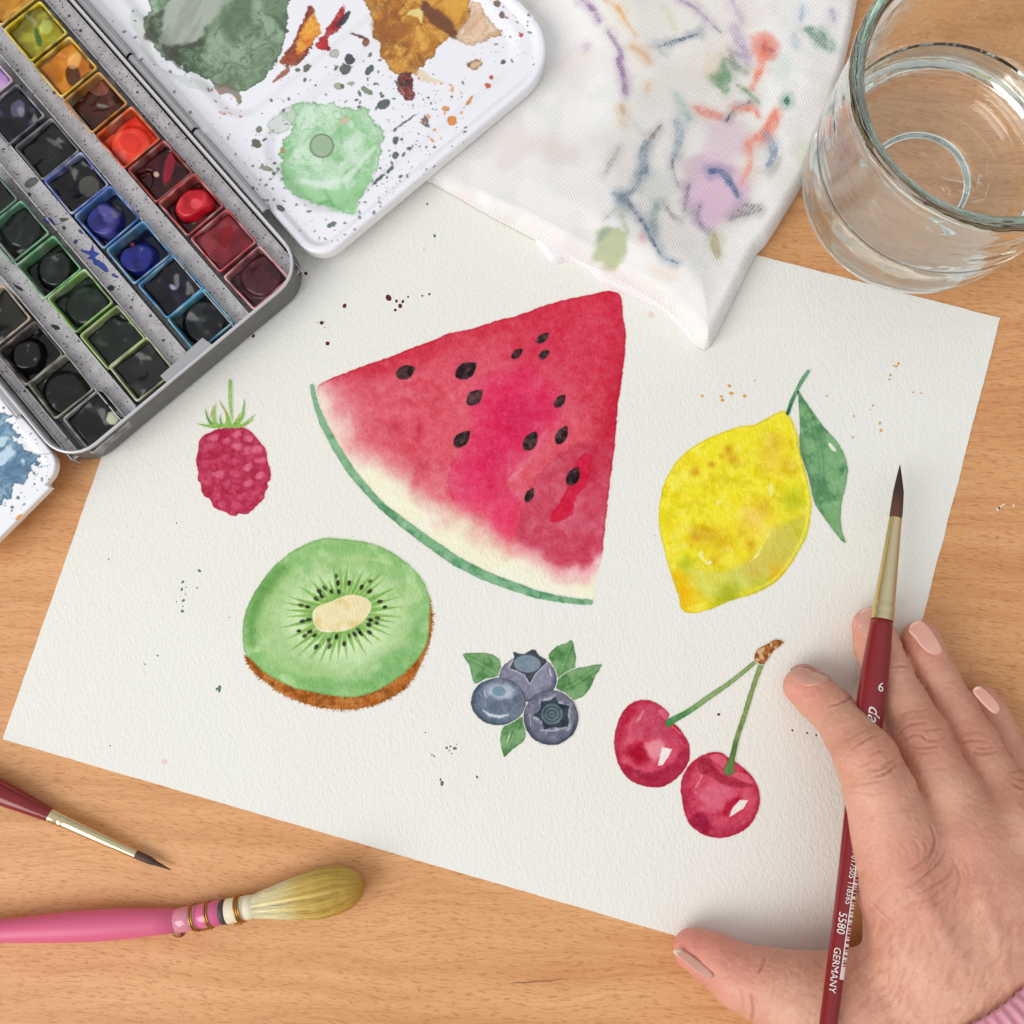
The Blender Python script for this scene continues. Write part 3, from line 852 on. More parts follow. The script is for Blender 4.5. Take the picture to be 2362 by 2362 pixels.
sep = [([(410, 700), (340, 600), (300, 470)], (26, 17, 2), (96, 156, 76)), ([(440, 690), (420, 560), (440, 410)], (34, 24, 3), (150, 192, 96)), ([(375, 590), (395, 500), (420, 425)], (8, 9, 3), (206, 176, 70)),
       ([(520, 680), (500, 610), (502, 545)], (18, 12, 3), (106, 168, 84)), ([(600, 690), (585, 540), (490, 375)], (36, 16, 4), (186, 172, 76)), ([(620, 700), (610, 600), (580, 540)], (30, 28, 6), (150, 194, 98)),
       ([(660, 620), (635, 400), (632, 110)], (8, 27, 25), (168, 204, 128)), ([(690, 700), (790, 560), (818, 340)], (34, 26, 2), (140, 192, 92)), ([(660, 690), (740, 570), (760, 530)], (8, 8, 3), (190, 176, 72)),
       ([(760, 700), (860, 640), (952, 548)], (20, 20, 2), (150, 194, 96)), ([(800, 705), (900, 640), (930, 600)], (6, 7, 2), (176, 166, 66)), ([(480, 705), (330, 695), (195, 665)], (24, 18, 3), (156, 190, 100)),
       ([(400, 690), (560, 690), (740, 690)], (22, 28, 24), (152, 196, 100))]
def f_sep(X, Y):
    a = np.zeros(X.shape); c = np.broadcast_to(C(152, 196, 100), X.shape + (3,))
    for k, (p, r, col) in enumerate(sep):
        sd, t = stroke(X, Y, [(*q, w / 5.68) for q, w in zip(smooth_loop(zr(p), 4, False), np.interp(np.linspace(0, 1, 9), [0, .5, 1], r))])
        sd = rough_edge(X, Y, sd, .4, 6, k)
        m_ = cov(sd, 1.0)
        cc = mixc(np.broadcast_to(C(*col), X.shape + (3,)), C(*[x * .8 for x in col]), 0.7 * ss(-1.6, 0, sd))
        c = c + (cc - c) * (m_ * 0.85)[..., None]; a = np.maximum(a, m_)
    return a, mixc(c, C(110, 160, 70), 0.4 * ss(0, .7, fbm(X, Y, 8, 2, 3)))
paint_part('painted_sepals', rasp, (450, 872, 594, 992), 1.3, f_sep, Z2, under=[f_ras])

# ---- blueberries
zb = lambda p: zp(p, 1040, 1440, 4.83)
BB = 4.83
def berry(X, Y, cx, cy, ra, rb, base, dark, seed, lowd):
    (px, py), = zb([(cx, cy)])
    sd = rough_edge(X, Y, ell(X, Y, px, py, ra / BB, rb / BB, 0.0), 0.9, 7, seed)
    c = mixc(np.broadcast_to(C(*base), X.shape + (3,)), C(*[x * 1.12 for x in base]), ss(-.2, .6, fbm(X, Y, 14, 3, seed)))
    c = mixc(c, C(*dark), 0.75 * ss(-14, -1, sd) * ss(-0.6, 0.5, ((X - px) * lowd[0] + (Y - py) * lowd[1]) / (ra / BB)))
    c = mixc(c, C(62, 62, 78), 0.6 * np.exp(-((sd + 1) / 1.6) ** 2))
    return cov(sd, 1.0), c
def f_bA(X, Y):
    a, c = berry(X, Y, 858, 605, 322, 262, (128, 128, 148), (76, 80, 98), 3, (0.1, 1.0))
    cr = rough_edge(X, Y, sdf_poly(X, Y, zb([(690, 300), (760, 325), (820, 330), (900, 280), (940, 285), (990, 350), (1060, 390), (1070, 420), (1000, 490), (940, 550), (880, 655), (820, 560), (740, 520), (655, 490), (690, 420), (705, 360)])), .5, 5, 2)
    c = mixc(c, C(214, 212, 222), 0.6 * np.exp(-((cr - 1.5) / 1.3) ** 2))
    c = mixc(c, C(66, 70, 80), cov(cr, 1.0)); a = np.maximum(a, cov(cr, 1.0))
    (px, py), = zb([(850, 440)])
    e = ell(X, Y, px, py, 148 / BB, 98 / BB, 0.05)
    rings = np.sin(e * 1.9) * 0.5 + 0.5
    cc = mixc(np.broadcast_to(C(104, 124, 140), X.shape + (3,)), C(140, 158, 172), rings * .8)
    c = c + (cc - c) * cov(e, 1.2)[..., None]
    h, _ = stroke(X, Y, [(*p, 1.0) for p in zb([(1100, 500), (1118, 575)])])
    c = mixc(c, C(226, 226, 232), cov(h, 1.0))
    return a, c
def f_bB(X, Y):
    a, c = berry(X, Y, 530, 860, 306, 264, (104, 114, 132), (54, 74, 94), 5, (-1.0, 0.5))
    (px, py), = zb([(555, 745)])
    e = ell(X, Y, px, py, 175 / BB, 96 / BB, 0.1)
    c = mixc(c, C(186, 198, 212), 0.85 * ss(4, -8, e + 2 * fbm(X, Y, 10, 2, 4)))
    (px, py), = zb([(535, 745)])
    e = ell(X, Y, px, py, 76 / BB, 58 / BB, 0.1)
    cc = mixc(np.broadcast_to(C(96, 128, 148), X.shape + (3,)), C(140, 170, 186), np.sin(e * 2.2) * .5 + .5)
    c = c + (cc - c) * cov(e, 1.2)[..., None]
    st, _ = stroke(X, Y, [(*p, 3.2) for p in zb([(430, 860), (380, 960), (470, 985), (560, 990)])])
    c = mixc(c, C(98, 124, 146), 0.6 * ss(9, -4, st))
    st, _ = stroke(X, Y, [(*p, w) for p, w in zip(zb([(355, 955), (430, 1010), (540, 1030), (640, 1010)]), (1, 3.4, 3.6, 1.6))])
    c = mixc(c, C(218, 220, 228), 0.9 * cov(st, 2.0))
    st, _ = stroke(X, Y, [(*p, 1.0) for p in zb([(370, 740), (385, 790), (400, 815)])])
    c = mixc(c, C(226, 228, 232), 0.8 * cov(st, 1.2))
    return a, c
def f_bC(X, Y):
    a, c = berry(X, Y, 1115, 1040, 306, 306, (108, 110, 128), (50, 64, 82), 7, (0.05, 1.0))
    st = rough_edge(X, Y, sdf_poly(X, Y, zb([(1000, 855), (1090, 850), (1165, 812), (1200, 880), (1322, 910), (1300, 1010), (1322, 1065), (1300, 1145), (1140, 1150), (1040, 1172), (1010, 1070), (915, 1010), (1000, 955)])), .5, 5, 3)
    c = mixc(c, C(190, 190, 206), 0.8 * ss(12, 2, st) * ss(-0.5, 0.5, fbm(X, Y, 14, 2, 6)))
    c = mixc(c, C(48, 60, 70), cov(st, 1.0))
    (px, py), = zb([(1125, 1000)])
    e = np.hypot(X - px, (Y - py) * 1.05)
    cc = mixc(np.broadcast_to(C(92, 112, 122), X.shape + (3,)), C(58, 74, 84), np.clip(np.sin(e * 0.72 + 1.0), 0, 1))
    c = c + (cc - c) * ss(26.5, 24, e)[..., None]
    for p, w in (([(880, 1010), (890, 1130)], 1.0), ([(1000, 1180), (1150, 1185), (1280, 1150)], 1.6), ([(1315, 1010), (1325, 1080)], 1.2)):
        h, _ = stroke(X, Y, [(*q, w) for q in zb(p)])
        c = mixc(c, C(206, 210, 220), 0.7 * cov(h, 1.4))
    return a, c
blue = paint_part('painted_blueberries', painting, (1146, 1494, 1290, 1640), 1.3, f_bA, Z1)
paint_part('painted_berry', blue, (1082, 1556, 1220, 1680), 1.3, f_bB, Z2, under=[f_bA], label='left painted blueberry with pale round highlight')
paint_part('painted_berry', blue, (1200, 1586, 1342, 1726), 1.3, f_bC, Z3, under=[f_bA, f_bB], label='front painted blueberry with dark star crown')
for k, (pl, vein) in enumerate([([(128, 335), (230, 320), (400, 318), (500, 360), (552, 420), (540, 570), (400, 600), (270, 662), (232, 560), (205, 450)], [(200, 380), (400, 480), (520, 560)]),
        ([(1347, 175), (1380, 290), (1382, 480), (1190, 612), (1120, 430), (1090, 340), (1180, 245), (1290, 210)], [(1330, 250), (1270, 420), (1200, 580)]),
        ([(1684, 445), (1600, 590), (1560, 700), (1470, 800), (1340, 845), (1270, 760), (1170, 710), (1200, 610), (1340, 510), (1500, 472)], [(1640, 480), (1450, 620), (1260, 720)]),
        ([(592, 1480), (560, 1340), (548, 1280), (580, 1150), (640, 1110), (800, 1030), (832, 1220), (800, 1310), (690, 1390)], [(620, 1420), (690, 1250), (770, 1090)])]):
    P_ = smooth_loop(zb(pl), 2); mn, mxx = P_.min(0) - 4, P_.max(0) + 4
    chips = [zb([(670, 1185), (650, 1260), (620, 1330), (640, 1250)])] if k == 3 else []
    paint_part('painted_leaf', blue, (*mn, *mxx), 1.3, lambda X, Y, P_=P_, vein=vein, k=k, chips=chips: leaf_paint(X, Y, P_, zb(vein), (122, 166, 112), (82, 130, 76), 20 + k, chips), ZP + 0.02 + 0.008 * k)

# ---- cherries
zc = lambda p: zp(p, 1380, 1440, 3.864)
def cherry(X, Y, poly, hot, glaze, lights, whites, seed, fold):
    sd = rough_edge(X, Y, sdf_poly(X, Y, smooth_loop(zc(poly), 3)), 0.9, 8, seed)
    c = mixc(np.broadcast_to(C(210, 74, 100), X.shape + (3,)), C(190, 44, 74), .7 * ss(-.1, .7, fbm(X, Y, 30, 5, seed, .6)))
    c = mixc(c, C(224, 110, 130), .35 * ss(.1, .8, fbm(X, Y, 36, 4, seed + 30)))
    for pl, col, k_, soft in glaze:
        q = sdf_poly(X, Y, smooth_loop(zc(pl), 2)) + soft * .5 * fbm(X, Y, 22, 3, seed + len(pl))
        c = mixc(c, C(*col), k_ * ss(soft, -soft, q))
    c = mixc(c, C(172, 30, 58), 0.55 * ss(-16, -2, sd + 4 * fbm(X, Y, 20, 2, 4)) )
    f = rough_edge(X, Y, sdf_poly(X, Y, smooth_loop(zc(fold), 2)), .8, 8, 3)
    c = mixc(c, C(220, 96, 120), 0.85 * cov(f, 1.6)); c = mixc(c, C(160, 24, 50), 0.5 * np.exp(-((f - 1) / 1.5) ** 2))
    for p in lights:
        q = rough_edge(X, Y, sdf_poly(X, Y, zc(p)), .8, 6, 2)
        c = mixc(c, C(228, 140, 158), 0.9 * cov(q, 1.6))
    for p in whites:
        q = rough_edge(X, Y, sdf_poly(X, Y, zc(p)), .5, 6, 2)
        c = mixc(c, C(242, 234, 230), cov(q, 1.1))
    c = mixc(c, C(158, 22, 48), 0.6 * np.exp(-((sd + 1) / 1.5) ** 2))
    return cov(sd, 1.1), c
def f_c1(X, Y):
    return cherry(X, Y, [(405, 672), (500, 690), (580, 740), (632, 800), (625, 860), (690, 895), (755, 970), (810, 1070), (816, 1180), (780, 1280), (700, 1370), (600, 1438), (480, 1455), (360, 1430), (250, 1360), (180, 1250), (142, 1100), (152, 950), (205, 800), (285, 710), (350, 680)],
        0, [([(160, 960), (220, 820), (300, 740), (340, 760), (260, 900), (220, 1060), (190, 1180), (150, 1100)], (178, 26, 58), .8, 10), ([(300, 880), (420, 720), (540, 740), (600, 900), (720, 1000), (790, 1090), (640, 1060), (480, 1000), (340, 1000)], (194, 72, 98), .75, 6),
            ([(200, 1240), (330, 1290), (480, 1320), (600, 1270), (720, 1140), (810, 1100), (816, 1180), (780, 1280), (700, 1370), (600, 1440), (480, 1455), (360, 1430), (250, 1360)], (168, 34, 66), .85, 4), ([(330, 1320), (480, 1330), (560, 1310), (520, 1380), (400, 1390)], (150, 20, 52), .6, 8),
            ([(270, 1080), (380, 1060), (450, 1120), (470, 1200), (380, 1240), (280, 1200), (240, 1140)], (170, 10, 44), .95, 11), ([(420, 1060), (520, 1030), (590, 1080), (560, 1160), (500, 1210), (440, 1150)], (234, 150, 162), .95, 8), ([(600, 1240), (660, 1130), (720, 1110), (690, 1200), (630, 1260)], (214, 84, 110), .7, 5)],
        [[(395, 770), (410, 775), (370, 850), (335, 870)]], [[(570, 1095), (660, 1112), (625, 1180), (575, 1255), (528, 1262)]], 4, [(530, 760), (600, 760), (635, 830), (660, 890), (740, 970), (760, 1010), (690, 950), (610, 880), (560, 820)])
def f_c2(X, Y):
    return cherry(X, Y, [(1020, 1138), (1100, 1145), (1160, 1190), (1230, 1230), (1330, 1310), (1400, 1400), (1440, 1520), (1430, 1640), (1370, 1770), (1260, 1860), (1130, 1900), (1050, 1905), (930, 1870), (820, 1790), (770, 1680), (735, 1500), (745, 1380), (800, 1270), (900, 1180)],
        0, [([(760, 1400), (800, 1290), (860, 1260), (830, 1400), (800, 1560), (820, 1680), (780, 1620), (745, 1500)], (176, 40, 72), .8, 8), ([(900, 1470), (1060, 1430), (1190, 1470), (1190, 1560), (1080, 1650), (960, 1640), (880, 1560)], (222, 108, 132), .9, 13),
            ([(880, 1220), (980, 1190), (1060, 1290), (1180, 1370), (1300, 1410), (1390, 1440), (1280, 1452), (1150, 1445), (1080, 1410), (980, 1350), (900, 1320)], (162, 38, 62), .85, 3.5), ([(800, 1740), (960, 1800), (1150, 1790), (1330, 1690), (1400, 1560), (1430, 1640), (1370, 1770), (1260, 1860), (1130, 1900), (1000, 1900), (850, 1830)], (182, 42, 74), .8, 5),
            ([(850, 1700), (940, 1690), (1000, 1760), (980, 1850), (900, 1840), (830, 1780)], (150, 16, 54), .9, 8), ([(1150, 1600), (1230, 1545), (1275, 1555), (1200, 1620), (1150, 1720), (1110, 1670)], (180, 18, 52), .9, 6), ([(1340, 1640), (1400, 1500), (1424, 1560), (1384, 1690), (1300, 1780), (1280, 1760)], (216, 92, 116), .7, 5)],
        [[(925, 1340), (935, 1350), (880, 1450), (850, 1480)], [(850, 1470), (880, 1510), (860, 1500)]], [[(1262, 1565), (1335, 1570), (1295, 1640), (1165, 1722), (1195, 1640)]], 6,
        [(980, 1180), (1060, 1150), (1140, 1190), (1180, 1300), (1240, 1310), (1330, 1340), (1390, 1420), (1290, 1400), (1180, 1350), (1090, 1270)])
ch = paint_part('painted_cherries', painting, (1408, 1606, 1602, 1826), 1.4, f_c1, Z1)
paint_part('painted_cherry', ch, (1560, 1728, 1764, 1944), 1.4, f_c2, Z2, under=[f_c1], label='right painted cherry')
def stem_paint(X, Y, pts, rs, c0, c1, seed):
    P_ = smooth_loop(zc(pts), 5, False); R_ = np.interp(np.linspace(0, 1, len(P_)), np.linspace(0, 1, len(rs)), rs) / 3.864
    sd, t = stroke(X, Y, [(*q, r) for q, r in zip(P_, R_)])
    c = mixc(np.broadcast_to(C(*c0), X.shape + (3,)), C(*c1), ss(.25, .9, t + .2 * fbm(X, Y, 20, 2, seed)))
    c = mixc(c, C(*[x * .7 for x in c1]), .55 * ss(-2.0, 0, sd + .8))
    return cov(rough_edge(X, Y, sd, .5, 6, seed), 1.0), c
paint_part('painted_stem', ch, (1528, 1520, 1748, 1684), 1.4, lambda X, Y: stem_paint(X, Y, [(1395, 340), (1200, 500), (1000, 640), (800, 780), (690, 840), (630, 880)], (18, 20, 23, 25, 28, 36), (146, 172, 104), (82, 142, 82), 3), Z3, under=[f_c1, f_c2])
paint_part('painted_stem', ch, (1660, 1528, 1768, 1796), 1.4, lambda X, Y: stem_paint(X, Y, [(1448, 370), (1380, 560), (1300, 820), (1240, 1000), (1195, 1180), (1165, 1300)], (24, 20, 22, 22, 26, 50), (140, 164, 92), (96, 124, 66), 5), Z3 + 0.03, under=[f_c1, f_c2])
def f_knob(X, Y):
    sd = rough_edge(X, Y, sdf_poly(X, Y, smooth_loop(zc([(1392, 310), (1410, 230), (1500, 180), (1580, 135), (1657, 160), (1560, 240), (1480, 355), (1420, 345)]), 2)), .7, 6, 3)
    c = mixc(np.broadcast_to(C(176, 112, 62), X.shape + (3,)), C(136, 76, 36), ss(-.1, .4, fbm(X, Y, 8, 3, 4)))
    c = mixc(c, C(232, 196, 154), .8 * ss(.2, .6, fbm(X, Y, 10, 2, 14)))
    return cov(sd, 1.0), mixc(c, C(130, 70, 30), .6 * ss(-2.5, -.5, sd))
paint_part('painted_knob', ch, (1736, 1470, 1812, 1536), 1.3, f_knob, Z3 + 0.06)

# ---- spatter flicked over the sheet (overview pixels, 1932 wide)
def spatter(name, pts, col, label, dark):
    V = []; F = []; Cc = []
    k2 = 2362 / 1932.0
    for i, (x, y, r) in enumerate(pts):
        n = 14; c0 = len(V)
        px, py = x * k2, y * k2
        V.append(U(px, py, Z1)); Cc.append(col)
        e = random.uniform(.75, 1.25); th = random.uniform(0, 3.14)
        for q in range(n):
            a = 2 * math.pi * q / n
            rr = r * (1 + random.uniform(-.08, .08))
            dx, dy = rr * math.cos(a) * e, rr * math.sin(a) / e
            V.append(U(px + dx * math.cos(th) - dy * math.sin(th), py + dx * math.sin(th) + dy * math.cos(th), Z1)); Cc.append(dark)
        for q in range(n):
            F.append((c0, c0 + 1 + (q + 1) % n, c0 + 1 + q))
    att = s2l(np.array(Cc)) / s2l(PAPER)
    mk(name, V, F, M_PAINT, painting, smooth=False, col=att, label=label, kind='stuff')
spatter('paint_spatter', [(650, 577, 5), (607, 609, 4.6), (618, 648, 4.8), (733, 562, 7), (748, 568, 3.4), (760, 569, 3.6), (755, 577, 5), (746, 585, 3.4), (770, 560, 2.4), (797, 558, 2.2), (810, 555, 2.6), (462, 636, 4), (478, 634, 3.8),
    (613, 618, 1.3), (577, 516, 4.2), (599, 609, 1.2), (613, 607, 1.1), (460, 628, 2), (470, 628, 1.6), (1356, 1348, 3.4), (1495, 1378, 2.4), (1523, 1383, 2.4), (1540, 1387, 2.4)], (112, 44, 58), 'dark maroon spatter dots', (82, 28, 42))
spatter('paint_spatter', [(806, 385, 2.6), (820, 445, 3.4), (800, 471, 1.3), (834, 1478, 5), (831, 1471, 2.6), (900, 1466, 3), (819, 1427, 2.2), (815, 1424, 1.8), (843, 1411, 3), (850, 1408, 2.2), (858, 1412, 4), (848, 1416, 1.8), (803, 1382, 1.6), (852, 1422, 1.6), (862, 1404, 1.4),
    (208, 1407, 1.8), (667, 1012, 1.1)], (122, 130, 138), 'grey blue spatter dots', (88, 96, 104))
spatter('paint_spatter', [(376, 1077, 3.6), (345, 1098, 3.2), (343, 1112, 3.2), (372, 1109, 2), (346, 1133, 3.4), (344, 1153, 3.6), (333, 1135, 1.6), (350, 1121, 1.4), (414, 1298, 5), (409, 1300, 3), (414, 1304, 3), (273, 1253, 1.8), (297, 1237, 2.2), (205, 1055, 1.8), (333, 987, 1.8),
    (432, 1165, 1.4), (351, 1108, 1.4), (345, 1144, 1.6)], (104, 150, 114), 'green spatter dots', (70, 116, 84))
spatter('paint_spatter', [(1325, 747, 3), (1376, 728, 4), (1380, 742, 4.4), (1361, 748, 3.2), (1363, 755, 4), (1405, 747, 3.8), (1560, 747, 2.4), (1611, 785, 2.4), (1647, 765, 2.6), (1642, 773, 1.4), (1660, 798, 3.2), (1662, 812, 3.4), (1609, 825, 2.6), (1695, 686, 3.4), (1691, 691, 2.8),
    (1686, 690, 2), (1680, 708, 2.8), (1678, 716, 2.4), (1723, 740, 2.2), (1738, 742, 2.2), (1424, 718, 1.8)], (238, 182, 66), 'yellow orange spatter dots', (210, 146, 50))
spatter('paint_spatter', [(1229, 594, 7), (310, 1437, 6), (1236, 1010, 2.6)], (240, 214, 210), 'pale pink spatter dots', (238, 206, 204))

# ------------------------------------------------------------------ the tin of watercolours
T0 = U(710, 617, 16)[:2]
_v = U(157, 1086, 16)[:2] - T0; _v /= np.linalg.norm(_v)
_a = math.radians(-0.5)
TV = np.array([_v[0] * math.cos(_a) - _v[1] * math.sin(_a), _v[0] * math.sin(_a) + _v[1] * math.cos(_a)])
TU = np.array([TV[1], -TV[0]])                     # along the long side, away from the viewer
def T(u, v, z):
    u = np.asarray(u, float); v = np.asarray(v, float)
    xy = T0 + u[..., None] * TU + v[..., None] * TV
    return np.concatenate([xy, np.broadcast_to(np.asarray(z, float), u.shape)[..., None]], -1)
def rrect(u0, u1, v0, v1, r, n=7):
    out = []
    for cu, cv, a0 in ((u1 - r, v1 - r, 0), (u0 + r, v1 - r, 90), (u0 + r, v0 + r, 180), (u1 - r, v0 + r, 270)):
        for k in range(n + 1):
            a = math.radians(a0 + 90 * k / n)
            out.append((cu + r * math.cos(a), cv + r * math.sin(a)))
    return np.array(out)
TW, TL = 109.5, 214.0
tin = thing('paint_tin', 'open grey metal watercolour tin with hinged white mixing lids, lower edge on the paper', 'paint box', (*T(100., 55., 0.)[:2], 0))
def loft(loops):
    n = len(loops[0]); V = np.concatenate(loops); F = []
    for i in range(len(loops) - 1):
        for k in range(n):
            k2 = (k + 1) % n
            F.append((i * n + k, i * n + k2, (i + 1) * n + k2, (i + 1) * n + k))
    return V, F
def tloop(ins, z, r=13.0):
    p = rrect(ins, TL - ins, ins, TW - ins, max(r - ins, 1.0))
    return T(p[:, 0], p[:, 1], z)
lp = [tloop(1.6, 0.5), tloop(0.5, 1.1), tloop(0.0, 2.4), tloop(0.0, 15.0)]
V, F = loft(lp); F.append(tuple(range(len(lp[0]) - 1, -1, -1)))
mk('tray_wall', V, F, M_TIN, tin)
V, F = loft([tloop(0.0, 15.0), tloop(-0.08, 15.5), tloop(0.02, 16.0), tloop(0.35, 16.3), tloop(0.75, 16.1), tloop(1.1, 15.4)])
mk('rolled_rim', V, F, M_RIM, tin)
lp = [tloop(1.1, 15.4), tloop(1.15, 6.0), tloop(1.6, 4.2), tloop(2.6, 3.6)]
V, F = loft(lp); n = len(lp[0]); F.append(tuple(3 * n + k for k in range(n)))
o = mk('tray_floor', V, F, M_TIN_IN, tin)
for pl in o.data.polygons:
    pl.use_smooth = len(pl.vertices) == 4

COLV = [17.2, 43.0, 68.8, 94.6]
PW, PL = 17.4, 16.6                                  # pan size across / along
# holding strips between the columns, with upright flanges
def tbox(u0, u1, v0, v1, z0, z1):
    return prism([T(np.array(a), np.array(b), 0)[:2] for a, b in ((u0, v0), (u1, v0), (u1, v1), (u0, v1))], z0, z1)
def join(parts):
    V = []; F = []
    for v, f in parts:
        k = len(V); V += [tuple(x) for x in v]; F += [tuple(i + k for i in q) for q in f]
    return V, F
gaps = [(1.9, COLV[0] - PW / 2 - .5)] + [(COLV[i] + PW / 2 + .5, COLV[i + 1] - PW / 2 - .5) for i in range(3)] + [(COLV[3] + PW / 2 + .5, TW - 1.9)]
for i, (a, b_) in enumerate(gaps):
    inset = 3.4 if i in (0, 4) else 2.2
    prt = [tbox(inset, 205, a + .45, b_ - .45, 9.2, 9.8)]
    V, F = join(prt)
    s_ = mk('holding_strip', V, F, M_RACK, tin, smooth=False)
    for e0, e1 in ((a, a + .4), (b_ - .4, b_)):
        V, F = tbox(inset, 205, e0, e1, 3.8, 12.4 if i not in (0, 4) else 11.2)
        mk('strip_flange', V, F, M_RACK, s_, smooth=False)
# dried blue splashes on the middle strip, soot-black grime on the left ones
zs = lambda p: zp(p, 0, 380, 4.83)
V = []; F = []; cc = []
for pl, col in (([(480, 600), (560, 590), (600, 640), (622, 670), (560, 662), (510, 642)], (44, 62, 140)), ([(900, 940), (1000, 960), (1030, 880), (1052, 960), (1112, 990), (1042, 1000), (1090, 1070), (1160, 1100), (1212, 1180), (1170, 1196), (1090, 1130), (1042, 1110), (1030, 1060), (970, 1046), (1010, 1000), (920, 972)], (42, 62, 148)),
        ([(1258, 1216), (1300, 1232), (1328, 1256), (1280, 1258)], (44, 64, 146)), ([(820, 850), (845, 830), (868, 850), (850, 882), (826, 876)], (46, 62, 132)), ([(300, 320), (330, 306), (350, 336), (326, 366), (304, 350)], (52, 54, 62)), ([(690, 690), (716, 680), (734, 706), (712, 730)], (60, 60, 60)),
        ([(870, 720), (920, 740), (935, 770), (890, 762)], (52, 68, 140)), ([(660, 600), (720, 590), (770, 606), (730, 625), (690, 640)], (78, 80, 74)), ([(1190, 1370), (1240, 1338), (1280, 1370), (1240, 1410)], (34, 46, 40)), ([(270, 220), (330, 150), (430, 140), (410, 210), (320, 260)], (88, 92, 94)),
        ([(560, 1780), (640, 1790), (670, 1830), (620, 1840)], (24, 24, 24)), ([(150, 1330), (240, 1370), (260, 1410), (190, 1380)], (40, 34, 30))):
    P_ = zs(pl); k0 = len(V)
    V += [tuple(U(*P_.mean(0), 9.86))] + [tuple(U(*q, 9.84)) for q in smooth_loop(P_, 2)]
    n = 2 * len(P_)
    cc += [col] * (n + 1)
    F += [(k0, k0 + 1 + q, k0 + 1 + (q + 1) % n) for q in range(n)]
mk('paint_splash', V, F, vcol('dried_paint', .5), tin, smooth=False, col=s2l(np.array(cc, float)), kind='stuff')
# hinge rods on both long sides
for side, v0, z0 in ((0, -2.0, 15.4), (1, TW + 1.3, 14.6)):
    for a, b_ in ((26, 66), (67, 104), (105, 150), (151, 200)):
        if side == 1 and a > 100:
            continue
        A_ = T(np.array(float(a)), np.array(v0), z0); B_ = T(np.array(float(b_)), np.array(v0), z0)
        V, F = lathe(A_, B_, [(0, 1.2), (0.3, 1.5), (b_ - a - .3, 1.5), (b_ - a, 1.2)], 12)
        sharp(mk('hinge_knuckle', V, F, M_STEEL, tin))

# the bent steel tab lying over the front of the middle columns
tabp = [U(*p, 14.6) for p in ((371, 868), (468, 780), (491, 796), (385, 884))]
Vt = []
for p, dz in zip(tabp, (0.6, 0.6, -0.9, -0.9)):
    Vt.append(p + [0, 0, dz])
Vt += [v - np.array([0, 0, .5]) for v in Vt]
mk('clip_tab', Vt, [(0, 1, 2, 3), (7, 6, 5, 4), (0, 4, 5, 1), (1, 5, 6, 2), (2, 6, 7, 3), (3, 7, 4, 0)], M_STEEL, tin, smooth=False)

# ---- white mixing lid: a shallow enamelled tray opened flat to the right
def sd_rr(u, v, u0, u1, v0, v1, r):
    cu, cv = (u0 + u1) / 2, (v0 + v1) / 2
    qu = np.abs(u - cu) - (u1 - u0) / 2 + r; qv = np.abs(v - cv) - (v1 - v0) / 2 + r
    return np.hypot(np.maximum(qu, 0), np.maximum(qv, 0)) + np.minimum(np.maximum(qu, qv), 0) - r
z3 = lambda p: zp(p, 500, 0, 2.415)
z1 = lambda p: zp(p, 0, 0, 2.415)
LZ = 12.6
def to_t(P):
    d = P[..., :2] - T0
    return d @ TU, d @ TV
LU0, LV0 = (float(q) for q in to_t(U(736, 601, LZ)))
lu_a, lv_a = (float(q) for q in to_t(U(1220, 8, LZ)))
LIDU0, LIDV0, LIDV1 = 0.4, -123.6, -3.4
LIDU1 = 213.0
def blob(X, Y, pts, amp, sc, seed, n=3):
    return rough_edge(X, Y, sdf_poly(X, Y, smooth_loop(np.array(pts, float), n)), amp, sc, seed)
def dots(X, Y, n, area_poly, rmin, rmax, seed, stretch=0.5):
    """coverage of n random droplets within a box (x0, y0, x1, y1)"""
    r_ = np.random.default_rng(seed); a = np.zeros(X.shape)
    gx0, gy0 = X.min(), Y.min()
    for i in range(n):
        x0, y0, x1, y1 = area_poly
        cx, cy = r_.uniform(x0, x1), r_.uniform(y0, y1)
        r = rmin + (rmax - rmin) * r_.uniform(0, 1) ** 3.2
        an = r_.uniform(0, 3.14); e = 1 + stretch * r_.uniform(0, 1)
        m_ = (np.abs(X - cx) < 3 * r + 3) & (np.abs(Y - cy) < 3 * r + 3)
        if not m_.any():
            continue
        q = ell(X[m_], Y[m_], cx, cy, r * e, r / e, an)
        a[m_] = np.maximum(a[m_], ss(0.9, -0.9, q))
    return a
